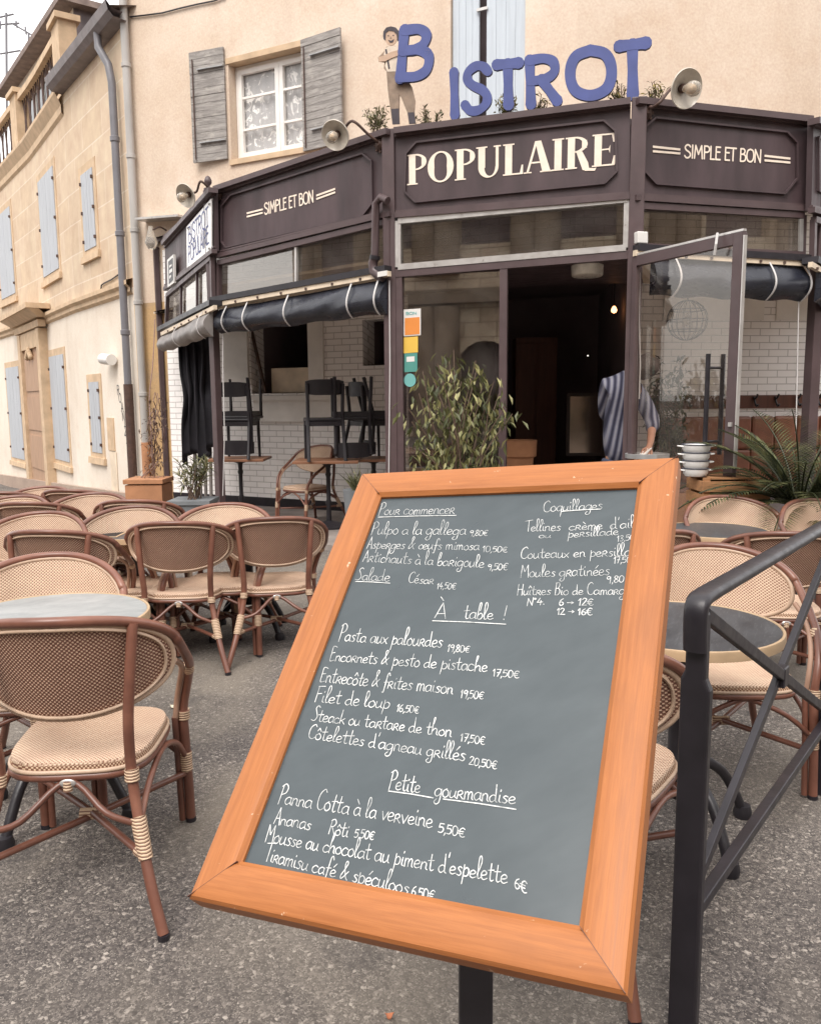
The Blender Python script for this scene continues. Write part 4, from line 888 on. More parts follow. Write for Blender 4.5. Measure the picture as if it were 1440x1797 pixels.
o = transom(pR, [(1118, 361), (1408, 378), (1406, 447), (1117, 432)], 5, 'brown_trim'); b = B('steel_trim'); b.bar(pR.p(1405, 384, .045), pR.p(1404, 441, .045), .02, .04, pR.t); b.each('mullion', o)
o = transom(pF, [(294, 518), (372, 452), (374, 529), (292, 575)], 5, 'brown_trim')
b = B('brown_trim')
for x, y0, y1 in ((318, 497, 561), (346, 473, 545)): b.bar(pF.p(x, y0, .02), pF.p(x, y1, .02), .03, .03, pF.t)
b.each('mullion', o)
o = transom(pQ, [(1427, 385), (1500, 408), (1500, 500), (1425, 462)], 5, 'brown_trim')
# gutter rail with its pale top edge, over the side bays
for pl, a, c in ((pL, (376, 531), (684, 476)), (pF, (284, 582), (378, 535)), (pR, (1112, 440), (1417, 459)), (pQ, (1421, 460), (1500, 505))):
    b = B('black_paint', 'cream_paint'); b.bar(pl.p(a[0], a[1] - 4, .06), pl.p(c[0], c[1] - 4, .06), .14, .055); b.m = 1; b.bar(pl.p(a[0], a[1] + 4, .10), pl.p(c[0], c[1] + 4, .10), .035, .045)
    g_ = b.build('gutter_rail', ver); h = B('rust_brown'); A_, C_ = pl.p(a[0], a[1] + 4, .122), pl.p(c[0], c[1] + 4, .122)
    for k in range(1, 7): h.box(A_ + (C_ - A_) * k / 7, (.02, .02, .02))
    h.each('hook', g_)
# rolled-up vinyl blinds with white straps
def blind(pl, top, bot, matn, straps, r0_=.17, lip=None):
    (ax, ay), (cx_, cy_) = top; (bx, by), (dx, dy) = bot
    b = B(matn); A_, C_ = pl.p(ax, ay, .05), pl.p(cx_, cy_, .05); zA, zC = pl.p(bx, by, .05).z, pl.p(dx, dy, .05).z; nu = 28; rows = []
    for i in range(nu + 1):
        t = i / nu; p = A_.lerp(C_, t); zt = p.z; zb = zA + (zC - zA) * t; hh = zt - zb; row = []
        for j in range(19):
            s = j / 18
            ang = s * math.pi; bulge = (.03 + .075 * (s ** .8)) * math.sin(min(1, s * 1.02) * math.pi) ** .7 if 0 < s < 1 else 0
            wr = .006 * math.sin(17 * t * (1 + .2 * s) + 5 * s) + .004 * math.sin(41 * t + 9 * s) + .008 * math.sin(7 * t + 2)
            row.append(b.v(Vector((p.x, p.y, zt - hh * s + (.01 * math.sin(23 * t) if s > .9 else 0))) + pl.n * (.02 + bulge * 1.25 + wr)))
        rows.append(row)
    for A2, C2_ in zip(rows, rows[1:]):
        for j in range(18): b.f([A2[j], A2[j + 1], C2_[j + 1], C2_[j]])
    for A2, C2_ in zip(rows, rows[1:]): b.f([A2[18], A2[0], C2_[0], C2_[18]])
    b.f(rows[0]); b.f(rows[-1][::-1]); o = b.build('rolled_blind', ver, smooth=60)
    b = B('strap_white')
    for t in straps:
        p = A_.lerp(C_, t); zt = p.z + .03; hh = p.z - (zA + (zC - zA) * t); w_ = pl.t * .008; prev = None
        for j in range(15):
            s = j / 14; bulge = (.03 + .075 * (s ** .8)) * math.sin(min(1, s * 1.02) * math.pi) ** .7 if 0 < s < 1 else 0
            c_ = Vector((p.x, p.y, zt - (hh + .04) * s)) + pl.n * (.046 + bulge * 1.3) + pl.t * (.02 * math.sin(s * 3))
            cur = [b.v(c_ - w_), b.v(c_ + w_), b.v(c_ + w_ - pl.n * .006), b.v(c_ - w_ - pl.n * .006)]
            if prev:
                for q in range(4): b.f([prev[q], prev[(q + 1) % 4], cur[(q + 1) % 4], cur[q]])
            prev = cur
    b.each('strap', o, 40); return o
blind(pL, ((390, 543), (682, 490)), ((390, 586), (682, 551)), 'vinyl_dark', [.06, .115 + .09, .47, .83, .97])
blind(pF, ((290, 588), (376, 541)), ((290, 618), (376, 590)), 'vinyl_grey', [.42, .9])
blind(pR, ((1138, 450), (1406, 466)), ((1138, 519), (1404, 529)), 'vinyl_dark', [.13, .74, .98])
blind(pQ, ((1426, 470), (1500, 510)), ((1424, 530), (1500, 590)), 'vinyl_dark', [.2])
b = B('strap_white')
for pl, pts in ((pL, [(392, 545), (391, 640), (394, 760), (391, 870)]), (pL, [(683, 492), (684, 640), (682, 830)]), (pR, [(1402, 475), (1399, 620), (1396, 760)]), (pC, [(1122, 478), (1121, 560), (1123, 640), (1121, 700)])): b.tube(gp(pl, pts, .07), .006, 5)
b.each('pull_cord', ver)
# roof deck and ceiling
b = B('roof_slate', 'dark_void')
rp = [L2, L1, C1, C2, R1, R2]; top = [(p.x + .02, p.y + .10, 3.72) for p in rp] + [(FC.x - 1.4, FC.y - .24, 3.72), (FB.x, FB.y - .05, 3.72), (fac.q(uFA, 0, .05).x, fac.q(uFA, 0, .05).y + .0, 3.72)]
b.prism(top, (0, 0, .05)); b.build('roof', ver)
b = B('cream_paint', 'brown_paint'); cz = 2.735; gq = [(x, y) for x, y, z in top]; kx = bw.q(hD[0], 0, .06); kr = bw2.q(uD2, 0, .06)  # side bays made cream to bounce light onto the brick
b.prism([(*gq[0], cz), (*gq[1], cz), (*gq[2], cz), (kx.x, kx.y, cz), (*gq[8], cz)], (0, 0, .03)); b.prism([(*gq[3], cz), (*gq[4], cz), (*gq[5], cz), (*gq[6], cz), (kr.x, kr.y, cz)], (0, 0, .03))
b.m = 1; b.prism([(gq[2][0] + .003, gq[2][1], cz), (gq[3][0] - .003, gq[3][1], cz), (kr.x - .003, kr.y, cz), (*gq[7], cz), (kx.x + .003, kx.y, cz)], (0, 0, .03)); b.build('ceiling', ver)  # middle bay coloured dark to keep the doorway top dark
# ornamental finials on the posts
for P_, z in ((L2, topz(pF, 288, 424)), (L1, topz(pL, 376, 331)), (R1, topz(pR, 1424, 207))):
    b = B('brown_trim'); b.lathe([(0, 0), (.05, 0), (.05, .02), (.02, .035), (.02, .05), (.04, .075), (.042, .10), (.025, .14), (.0, .155)], (P_.x, P_.y, z), 12); b.build('finial', ver, smooth=50)
# bent rain spout on the left bay
b = B('brown_trim', 'black_paint'); b.tube(gp(pL, [(680, 352), (668, 346), (659, 357), (658, 430), (657, 458)], .11), .035, 10); b.tube(gp(pL, [(657, 452), (654, 462), (655, 476), (664, 483), (672, 486)], .11), .042, 10); b.m = 1
b.tube(gp(pL, [(658, 448), (657, 455)], .11), .048, 10); b.build('rain_spout', ver, smooth=50)
# small white sensor box
b = B('white_plastic'); panel(b, pR, [(1119, 405), (1137, 406), (1137, 427), (1119, 426)], .10, .08); b.build('sensor_box', ver, bevel=.008)
b = B('white_plastic', 'black_paint'); panel(b, pC, [(662, 477), (679, 474), (679, 483), (662, 486)], .14, .02); b.build('maker_plate', ver)
# fixed side light, its frame, and the door jamb
b = B('brown_trim')
for a, c, wd in (((697, 480), (697, 905), .10), ((884, 470), (884, 900), .065)): 
    A_, C_ = pC.p(*a, .01), pC.p(*c, .01); x_ = A_; b.box((A_.x, A_.y, (A_.z + FL) / 2), (wd, .07, A_.z - FL), (pC.t, -pC.n, UPV))
A_, C_ = pC.p(694, 480, .012), pC.p(1104, 447, .012); b.bar(A_, C_, .075, .07)
A_ = pC.p(698, 880, .01); C_ = pC.p(884, 872, .01); b.bar(Vector((A_.x, A_.y, FL + .08)), Vector((C_.x, C_.y, FL + .08)), .06, .16)
sf = b.build('side_light', ver)
b = B('shop_glass'); u0_, u1_ = pC.u(700, 600), pC.u(881, 600); zt = pC.p(790, 480).z
b.prism([pC.q(u0_, FL + .16, .005), pC.q(u1_, FL + .16, .005), pC.q(u1_, zt, .005), pC.q(u0_, zt, .005)], -pC.n * .006); b.build('pane', sf)
# door leaf swung open towards the street
HP = Vector((C2.x, C2.y, 0)) - pC.n * .0 + Vector((-.045, -.085, 0)); OP = D(1294, 600, 5.95); dpl = Pl(HP, OP); LW = (Vector((OP.x, OP.y, 0)) - HP).length
zt = dpl.p(1300, 406).z
dl = B('brown_trim')
def drect(b, u0_, u1_, z0, z1, o=.0, th=.045): b.prism([dpl.q(u0_, z0, o), dpl.q(u1_, z0, o), dpl.q(u1_, z1, o), dpl.q(u0_, z1, o)], -dpl.n * th)
drect(dl, 0, .05, FL + .02, zt); drect(dl, LW - .085, LW, FL + .02, zt); drect(dl, .05, LW - .085, FL + .02, FL + .2); drect(dl, .05, LW - .085, zt - .08, zt)
door = dl.build('door', ver, bevel=.003)
b = B('door_glass'); b.prism([dpl.q(.045, FL + .19, -.02), dpl.q(LW - .08, FL + .19, -.02), dpl.q(LW - .08, zt - .07, -.02), dpl.q(.045, zt - .07, -.02)], -dpl.n * .006); b.build('pane', door)
b = B('steel_trim'); b.box(dpl.q(LW + .006, (zt + FL) / 2 + .45, -.02), (.01, .03, zt - FL - .95), (dpl.t, -dpl.n, UPV)); b.bar(dpl.q(.0, zt + .012, -.02), dpl.q(LW, zt + .012, -.02), .03, .016); b.build('metal_edge', door)
b = B('black_paint'); uh = LW - .22; zh = (dpl.p(1265, 620).z, dpl.p(1265, 800).z)
for o_ in (.05, -.10): b.tube([dpl.q(uh, zh[0], o_), dpl.q(uh, zh[1], o_)], .018, 10)
for z in (zh[0] - .1, zh[1] + .1): b.tube([dpl.q(uh, z, .05), dpl.q(uh, z, -.1)], .01, 8)
b.build('pull_handle', door, smooth=50)
b = B('steel_trim'); b.box(dpl.q(LW - .03, dpl.p(1290, 745).z, .006), (.03, .014, .03), (dpl.t, -dpl.n, UPV)); b.build('lock', door)
b = B('strap_white'); b.tube([dpl.q(LW - .2, zt + .02, .03), dpl.q(LW - .19, zt - .06, .05), dpl.q(LW - .21, zt - .13, .04)], .01, 6); b.build('tie', door)
# ceiling lamp over the doorway and the dim bulb inside
P_ = D(1030, 474, 7.45); lt = thing('ceiling_lamp', 'flat round cream ceiling lamp at the top of the open doorway', 'lamp', P_)
b = B('enamel_shade'); b.lathe([(0, -.055), (.12, -.055), (.135, -.045), (.14, .04), (.12, .05), (0, .05)], P_, 24); b.build('lamp_shade', lt, smooth=40); b = B('black_paint'); b.tube([P_ + Vector((0, 0, .05)), Vector((P_.x, P_.y, 2.734))], .012, 8); b.build('rod', lt)
P_ = D(1077, 544, 10.6); lt = thing('pendant_bulb', 'tiny lit amber bulb hanging in the dark room', 'lamp', P_)
b = B('lit_bulb'); b.lathe([(0, -.04), (.03, -.025), (.038, 0), (.026, .03), (.012, .05), (0, .05)], P_, 14); b.build('bulb', lt, smooth=60); b = B('black_paint'); b.tube([P_ + Vector((0, 0, .05)), Vector((P_.x, P_.y, 3.03))], .006, 6); b.build('cable', lt)
P_ = D(1031, 624, 11.2); b = B('pin_light'); b.lathe([(0, -.012), (.012, 0), (0, .012)], P_, 8); tag(b.build('indicator_light'), 'pinprick of white light in the dark room beyond the doorway', 'light')
# stickers on the side light
stk = thing('door_stickers', 'column of orange, yellow and green stickers at the edge of the side glass', 'stickers', pC.p(724, 620, .01))
def stick(q, matn, o): b = B(matn); panel(b, pC, q, o, .002); return b.build('sticker', stk)
o = stick([(708, 543), (738, 541), (738, 588), (708, 590)], 'white_plastic', .014); b = B('sticker_orange'); panel(b, pC, [(710, 558), (736, 556), (736, 586), (710, 588)], .016, .0015); b.build('orange_field', o)
b = B('sticker_teal'); write(b, SANS, 'BON', pC.p(712, 552, .0165), pC.t, UPV, pC.n, .10, .022, .005, lift=.0005); b.build('lettering', o)
stick([(708, 592), (733, 590), (733, 618), (708, 620)], 'sticker_yellow', .014)
o = stick([(709, 620), (732, 619), (732, 652), (709, 653)], 'sticker_green', .013); b = B('white_plastic'); panel(b, pC, [(713, 626), (727, 625), (727, 634), (713, 635)], .0145, .001); b.build('white_mark', o)
c = pC.p(719, 667, .013); b = B('sticker_teal'); b.prism([c + pC.t * .055 * math.cos(a) + UPV * .06 * math.sin(a) for a in [k * .3142 for k in range(20)]], -pC.n * .002); b.build('sticker', stk)
# ================================================================ SIGNS
es = thing('enamel_sign', 'white enamel plate with blue BISTROT POPULAIRE letters on the shadowed side of the front', 'sign', pF.p(348, 410, .05))
q = [(327, 398), (370, 348), (370, 441), (328, 477)]
b = B('enamel_white'); panel(b, pF, q, .05, .015); plate = b.build('plate', es)
b = B('letter_blue')
for word, a, c, hp in (('BISTROT', (331, 428), (367, 392), 30), ('POPULAIRE', (331, 461), (367, 425), 30)):
    O_ = pF.p(*a, .0515); E2 = pF.p(*c, .0515); write(b, SANS, word, O_, (E2 - O_).normalized(), UPV, pF.n, (E2 - O_).length, (pF.p(a[0], a[1] - hp).z - O_.z) * .78, .019, step=.0003)
b.build('lettering', plate)
b = B('zinc')
for x, y in ((330, 400), (367, 358), (367, 436), (331, 469)): b.tube([pF.p(x, y, .045), pF.p(x, y, .06)], .014, 8)
b.each('screw', plate)
fs = thing('framed_notice', 'small black notice in a white frame on the far left fascia', 'sign', pF.p(299, 474, .08))
b = B('white_plastic', 'black_paint'); panel(b, pF, [(293, 456), (304, 446), (305, 496), (294, 504)], .09, .03); b.m = 1; panel(b, pF, [(295, 459), (302.5, 452), (303, 491), (296, 498)], .094, .01); b.build('board', fs)
b = B('white_plastic'); panel(b, pF, [(297, 466), (301, 463), (301, 466), (297, 470)], .097, .002); panel(b, pF, [(297, 474), (302, 470), (302, 476), (297, 480)], .097, .002); panel(b, pF, [(297, 484), (300, 482), (300, 486), (297, 489)], .097, .002); b.build('writing', fs)
# blue cut-out letters standing on the ledge
pT = Pl(Vector((C1.x, C1.y, 0)) - pC.n * .14, Vector((C2.x, C2.y, 0)) - pC.n * .14)
ls = thing('rooftop_letters', 'hand-cut blue letters ISTROT standing along the top of the bistro front', 'sign', pT.p(960, 190))
def bigletter(ch, bl, br, tl, wd, par, o=0.0):
    st, tot = strokes(SANS, ch); allp = [p for s_ in st for p in s_]; x0 = min(p[0] for p in allp); x1 = max(p[0] for p in allp)
    O_ = pT.p(*bl, o); Ub = pT.p(*br, o) - O_; Vb = pT.p(*tl, o) - O_
    Wm = Ub.length; Hm = Vb.length; U1 = Ub.normalized(); V1 = Vb.normalized(); b = B('letter_blue', 'blue_edge'); ins = wd / 2
    for i, s_ in enumerate(st):
        pp = [(ins + (p[0] - x0) / max(.01, x1 - x0) * (Wm - wd) if x1 > x0 else Wm / 2, ins + p[1] / 10 * (Hm - wd)) for p in s_]
        if len(pp) == 2:      # hand-cut stems: swell at the ends
            a, c = Vector(pp[0]), Vector(pp[1]); pp = [tuple(a.lerp(c, t)) for t in (0, .12, .5, .88, 1)]; ws = [wd * 1.16, wd * 1.06, wd * .94, wd * 1.08, wd * 1.2]
        else: ws = [wd * (1 + (.05 * math.sin(j * .7 + i) if ch != 'O' else 0)) for j in range(len(pp))]
        b.ribbon(pp, ws, O_, U1, V1, pT.n, .035, .0015 * i)
    ob = b.build('letter', par); return ob
for ch, bl, br, tl, wd in (('I', (789, 212), (809, 210), (787, 122), .072), ('S', (808, 206), (862, 202), (812, 112), .076), ('T', (866, 196), (920, 192), (864, 107), .080), ('R', (924, 194), (986, 186), (921, 100), .078), ('O', (992, 182), (1083, 176), (990, 84), .088), ('T', (1078, 180), (1142, 173), (1077, 74), .085)):
    bigletter(ch, bl, br, tl, wd, ls)
# painted plywood boy carrying the B
pB = Pl(Vector((C1.x, C1.y, 0)) - pC.n * .02 - pC.t * .4, Vector((C2.x, C2.y, 0)) - pC.n * .02)
boy = thing('boy_cutout', 'flat plywood cut-out of a laughing boy in cap and braces hugging a big blue B', 'figure', pT.p(705, 215))
ZB = lambda x, y: (640 + x / 2.769, y / 2.769)
def cut(name, pts, matn, o, th=.012, par=boy):
    b = B(matn, 'sepia_dark'); b.prism([pT.p(*ZB(x, y), o) for x, y in pts], -pT.n * th); ob = b.build(name, par); return ob
body = cut('body', [(104, 225), (150, 222), (165, 250), (158, 350), (215, 400), (228, 420), (245, 490), (240, 540), (246, 598), (214, 600), (206, 545), (180, 480), (168, 460), (166, 540), (168, 600), (134, 602), (124, 530), (112, 440), (105, 345), (92, 330), (96, 300), (66, 296), (64, 278), (96, 245)], 'sepia_mid', .0, .015)
cut('trousers', [(108, 345), (155, 346), (212, 404), (228, 420), (246, 500), (238, 545), (208, 545), (182, 482), (166, 458), (166, 525), (128, 528), (114, 440)], 'sepia_mid', .006, .006)
cut('shirt', [(100, 232), (120, 222), (160, 224), (172, 250), (160, 345), (108, 347), (98, 318), (104, 290), (92, 262)], 'sepia_light', .008, .008)
cut('brace', [(98, 238), (106, 236), (122, 330), (114, 334)], 'sepia_dark', .011, .003)
cut('arm', [(66, 276), (92, 268), (128, 250), (176, 238), (184, 250), (176, 262), (130, 280), (98, 296), (68, 298)], 'sepia_skin', .016, .008)
cut('sock', [(128, 528), (164, 526), (168, 600), (134, 602)], 'sepia_dark', .010, .006); cut('sock', [(208, 545), (238, 544), (246, 598), (216, 600)], 'sepia_dark', .010, .006)
hd = [(126 + 31 * math.cos(a), 176 + 43 * math.sin(a)) for a in [k * .3142 for k in range(20)]]
head = cut('head', hd, 'sepia_skin', .012, .010)
cut('cap', [(88, 172), (90, 150), (104, 132), (126, 126), (150, 132), (166, 150), (168, 186), (158, 200), (154, 166), (140, 150), (116, 146), (102, 158), (100, 196), (90, 188)], 'sepia_dark', .016, .008)
for e in ((114, 172), (138, 170)): cut('eye', [(e[0] - 4, e[1]), (e[0], e[1] - 4), (e[0] + 4, e[1]), (e[0], e[1] + 3)], 'sepia_dark', .0145, .002, head)
cut('mouth', [(112, 192), (128, 196), (142, 188), (136, 204), (122, 206)], 'sepia_dark', .0145, .002, head); cut('nose', [(125, 174), (131, 186), (121, 187)], 'sepia_mid', .0142, .002, head)
cut('hand', [(290, 240), (304, 232), (316, 240), (316, 256), (302, 266), (288, 258)], 'sepia_skin', .05, .012)
ob = bigletter('B', ZB(152, 410), ZB(330, 398), ZB(176, 128), .084, boy, .012)
# ================================================================ GOOSENECK LAMPS on the fascia
def lamp(pl, ros, bend, shade, aim, rpx, label, bulbdir=None):
    """rosette pixel on the panel, arm over the top, shade centre pixel, opening direction"""
    P0 = pl.p(*ros, .03); S = pl.p(*shade, .34); sc_ = (S - EYE).dot(fw) / F; rad = rpx * sc_ * 1.0
    t = thing('wall_lamp', label, 'lamp', P0, 'gooseneck lamps along the bistro front')
    b = B('rust_brown'); b.lathe([(0, .045), (.02, .045), (.032, .03), (.055, .018), (.06, 0), (0, 0)], P0, 12, (pl.t, UPV, pl.n))
    for k in range(8):
        a = k * math.pi / 4; b.lathe([(0, .02), (.014, .012), (.014, 0), (0, 0)], P0 + (pl.t * math.cos(a) + UPV * math.sin(a)) * .06, 6, (pl.t, UPV, pl.n))
    b.build('rosette', t, smooth=50)
    aim = Vector(aim).normalized(); neck = S - aim * rad * .62
    B1 = pl.p(*bend, .26); mid = pl.p((ros[0] + bend[0]) / 2, (ros[1] * .5 + bend[1] * .5), .17)
    b = B('rust_brown'); b.tube(cr_spline([P0, P0 + pl.n * .07 + UPV * .02, mid, B1, neck - aim * .10, neck - aim * .02], 6), .012, 8); b.build('arm', t, smooth=60)
    Xa = aim.cross(UPV).normalized(); Ya = Xa.cross(aim)
    b = B('enamel_shade', 'black_paint'); pr = [(.02, -.62), (.05, -.60), (.30, -.47), (.62, -.30), (.92, -.10), (1.0, .0)]
    b.lathe([(r_ * rad, z * rad) for r_, z in pr] + [(.985 * rad, .01 * rad)] + [(r_ * rad * .97, z * rad + .008) for r_, z in pr[::-1]], S, 32, (Xa, Ya, aim)); b.build('lamp_shade', t, smooth=50)
    b = B('rust_brown'); b.lathe([(0, -.66), (.14, -.66), (.20, -.55), (.24, -.30), (.22, -.12), (.0, -.12)], S, 16, (Xa * rad, Ya * rad, aim * rad)); b.build('socket', t, smooth=50)
    b = B('bulb_glass'); b.lathe([(0, -.1), (.20, -.1), (.24, .1), (.36, .34), (.40, .55), (.36, .74), (.22, .86), (0, .9)], S, 20, (Xa * rad, Ya * rad, aim * rad)); b.build('glass_jar', t, smooth=60)
    b = B('brass_edge'); b.lathe([(0, .0), (.1, .05), (.16, .3), (.2, .45), (.14, .6), (0, .66)], S, 14, (Xa * rad, Ya * rad, aim * rad)); b.build('bulb', t, smooth=60)
lamp(pL, (382, 343), (352, 318), (326, 343), (-.45, -.75, -.42), 21, 'cream gooseneck lamp at the far left end of the left fascia')
lamp(pL, (668, 253), (618, 212), (588, 237), (-.30, -.80, -.45), 26, 'cream gooseneck lamp over the left fascia near the boy cut-out')
lamp(pR, (1132, 197), (1158, 178), (1204, 155), (.35, -.85, -.30), 33, 'cream gooseneck lamp over the right SIMPLE ET BON panel')
P_ = fac.p(270, 418, .02); t = thing('bulkhead_lamp', 'bare white bulb on a bracket under the zinc flashing', 'lamp', P_)
b = B('rust_brown'); b.tube(cr_spline([fac.p(292, 404, .05), fac.p(280, 398, .14), fac.p(268, 403, .18)], 5), .012, 6); b.build('bracket', t); b = B('bulb_glass'); b.lathe([(0, .10), (.03, .10), (.05, 0), (.09, -.12), (.05, -.2), (0, -.21)], fac.p(265, 410, .18), 14); b.build('bulb', t, smooth=60)
# ================================================================ RATTAN CHAIRS
def BP(x, z): return -.335 + 2.0 * x * x + (.88 - z) * .28
def outl(a, k=1.0, n=2.35):
    c_, s_ = math.cos(a), math.sin(a); x = math.copysign(abs(c_) ** (2 / n), c_) * .288; z = math.copysign(abs(s_) ** (2 / n), s_) * (.150 if s_ > 0 else .145)
    return x * k, .735 + z * k
def make_chair():
    t = thing('rattan_chair', 'rattan chair', 'chair', (0, 0, 0))
    NA = 56
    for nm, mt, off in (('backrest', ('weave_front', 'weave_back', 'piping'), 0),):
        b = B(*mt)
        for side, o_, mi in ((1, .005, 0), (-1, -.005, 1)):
            b.m = mi; rings = []
            for r_ in range(0, 9):
                k = r_ / 8; row = []
                for j in range(NA):
                    x, z = outl(2 * math.pi * j / NA, k); row.append((b.v((x, BP(x, z) + o_, z)), (x, z)))
                    if r_ == 0: break
                rings.append(row)
            for A_, C_ in zip(rings, rings[1:]):
                for j in range(NA):
                    q = [A_[0 if len(A_) == 1 else j], C_[j], C_[(j + 1) % NA]] + ([] if len(A_) == 1 else [A_[(j + 1) % NA]])
                    if side > 0: q = q[::-1]
                    b.f([v_[0] for v_ in q], [v_[1] for v_ in q])
        b.build(nm, t, smooth=60, recalc=False)
    b = B('piping'); b.tube([(x, BP(x, z) + .0, z) for x, z in [outl(2 * math.pi * j / NA, 1.01) for j in range(NA)]], .0095, 7, closed=True)
    b.tube([(x, BP(x, z) - .012, z) for x, z in [outl(2 * math.pi * j / NA, .955) for j in range(NA)]], .0055, 6, closed=True); b.build('rim', t, smooth=60)
    hp = [outl(math.pi * j / 22, 1.075) for j in range(0, 23)]; hoop = [(x, BP(x, z) - .004, z + .004) for x, z in hp]
    armR = [(.245, .205, .40), (.255, .20, .47), (.276, .165, .55), (.298, .09, .625), (.310, .0, .68)]; armL = [(-x, y, z) for x, y, z in armR]
    path = cr_spline(armR + hoop[1:-1] + armL[::-1], 3)
    b = B('rattan_cane'); b.tube(path, .0155, 8); b.build('hoop_frame', t, smooth=60)
    for s in (-1, 1):
        b = B('rattan_inner'); b.tube(cr_spline([(s * .224, .19, .405), (s * .234, .184, .48), (s * .254, .148, .555), (s * .276, .075, .620), (s * .288, -.01, .665), (s * .284, -.08, .70)], 5), .010, 7); b.build('arm_loop', t, smooth=60)
        b = B('rattan_cane', 'black_paint'); b.tube(cr_spline([(s * .290, -.43, .012), (s * .248, -.375, .14), (s * .208, -.305, .29), (s * .185, -.268, .43), (s * .188, -.285, .58), (s * .197, -.282, .70), (s * .205, -.270, .81), (s * .209, -.258, .868)], 5), .0165, 8)
        b.m = 1; b.lathe([(0, 0), (.0175, 0), (.0175, .016), (0, .016)], (s * .2905, -.432, .0), 8); b.build('leg', t, smooth=60)
        b = B('rattan_cane', 'black_paint'); b.tube(cr_spline([(s * .252, .235, .012), (s * .25, .226, .18), (s * .246, .208, .40)], 5), .0175, 8); b.tube([(s * .225, .225, .012), (s * .222, .216, .2), (s * .222, .19, .41)], .012, 7)
        b.m = 1; b.lathe([(0, 0), (.019, 0), (.019, .016), (0, .016)], (s * .252, .235, 0), 8); b.build('leg', t, smooth=60)
    # seat: woven pad, piped edge, cane frame
    def so(j, k, n=40):
        a = 2 * math.pi * j / n; c_, s_ = math.cos(a), math.sin(a); x = math.copysign(abs(c_) ** .55, c_); y = math.copysign(abs(s_) ** .55, s_)
        wd = .205 + .018 * (y + 1) / 2; return x * wd * k, y * .225 * k - .015
    b = B('weave_front', 'weave_side'); rows = []
    for k, z, sag in ((0, .447, 0), (.5, .448, 0), (.9, .451, 0), (.985, .448, 0), (1.0, .441, 0), (1.0, .420, 0)):
        rows.append([b.v((*so(j, k), z)) for j in range(40)] if k else [b.v((0, -.015, z))])
    for i, (A_, C_) in enumerate(zip(rows, rows[1:])):
        b.m = 1 if i == 4 else 0
        for j in range(40):
            q = [C_[j], C_[(j + 1) % 40]] + ([A_[0]] if len(A_) == 1 else [A_[(j + 1) % 40], A_[j]])
            b.f(q, [((v_.co.x + v_.co.y * (i == 4), v_.co.y if i < 4 else v_.co.z)) for v_ in q])
    b.build('seat', t, smooth=50)
    b = B('piping', 'rattan_cane'); b.tube([(*so(j, 1.012), .420) for j in range(40)], .007, 6, closed=True); b.m = 1; b.tube([(*so(j, .985), .403) for j in range(40)], .014, 8, closed=True); b.build('seat_frame', t, smooth=60)
    b = B('rattan_cane')
    L_ = lambda s, z: Vector((s * (.245 + (.15 - z) * .27), -.37 + (z - .15) * .47, z)); Fl = lambda s, z: Vector((s * .25, .224, z))
    for s in (-1, 1): b.tube([L_(s, .20), Vector((0, -.06, .195 + .006 * s)), Fl(-s, .19)], .0115, 7)
    b.each('cross_stretcher', t, 60)
    b = B('rattan_cane')
    b.tube(cr_spline([L_(-1, .28), (-.12, -.315, .31), (-.03, -.255, .385), (.03, -.255, .385), (.12, -.315, .325), L_(1, .28)], 4), .010, 7)
    b.tube(cr_spline([Fl(-1, .24), (-.15, .215, .33), (-.03, .20, .385), (.03, .20, .385), (.15, .215, .33), Fl(1, .24)], 4), .010, 7)
    for s in (-1, 1): b.tube(cr_spline([L_(s, .28), (s * .215, -.2, .35), (s * .22, -.02, .385), (s * .235, .13, .34), Fl(s, .24)], 4), .010, 7)
    b.each('arch_brace', t, 60)
    b = B('binding')
    for s in (-1, 1):
        b.tube([L_(s, .195), L_(s, .30)], [.021, .0235], 9); b.tube([(s * .247, .222, .20), (s * .247, .217, .27)], .022, 9)
        b.tube([(s * .188, -.275, .40), (s * .186, -.268, .435)], .0215, 9); b.tube([(s * .248, .21, .395), (s * .25, .205, .43)], .021, 9)
        b.tube([(s * .297, .075, .632), (s * .293, .10, .608)], .019, 9)
        b.tube([L_(s, .20).lerp(Vector((0, -.06, .195)), .06), L_(s, .20).lerp(Vector((0, -.06, .195)), .14)], .015, 8)
    b.tube([(-.035, -.06, .196), (.035, -.06, .196)], .019, 9); b.tube([(0, -.258, .40), (0, -.262, .372)], .014, 8); b.each('binding', t, 60)
    b = B('steel_trim'); b.lathe([(0, .004), (.8, .003), (1, 0), (0, -.001)], (0, -.262, .395), 16, (Vector((.024, 0, 0)), Vector((0, 0, .013)), Vector((0, -1, 0)))); b.build('badge', t, smooth=40)
    return t
CH0 = make_chair(); CHN = [0]
def chair(px, py, yaw, label, pos=None, z=0.0, grp='rattan chairs of the terrace'):
    """the chair whose hoop top shows at this photo point"""
    o = CH0 if CHN[0] == 0 else copy_tree(CH0); CHN[0] += 1; a = R(yaw)
    if pos is None:
        sz = 1.0 if py > 1000 else .96 if py > 940 else .93
        T = G(px, py, z + .915 * sz); o.scale = (1, 1, sz); loc = T - Vector((-math.sin(a) * -.345, math.cos(a) * -.345, 0)); loc.z = z
    else: loc = Vector(pos)
    o.location = loc; o.rotation_euler = (0, 0, a); tag(o, label, 'chair', grp); return o
chair(80, 1084, 5, 'largest rattan armchair, turned away from us in front of the pale round table')
chair(95, 968, 190, 'rattan armchair facing us across the pale round table')
chair(300, 914, 3, 'rattan armchair turned away from us, left of a twin that stands beside the menu board')
chair(482, 906, 11, 'rattan armchair turned away from us, standing beside the left side of the menu board')
chair(72, 929, -2, 'dark rattan back directly behind the cream hoop at the pale round table')
chair(242, 886, 184, 'cream rattan armchair facing us over a square table, in front of the terracotta planter')
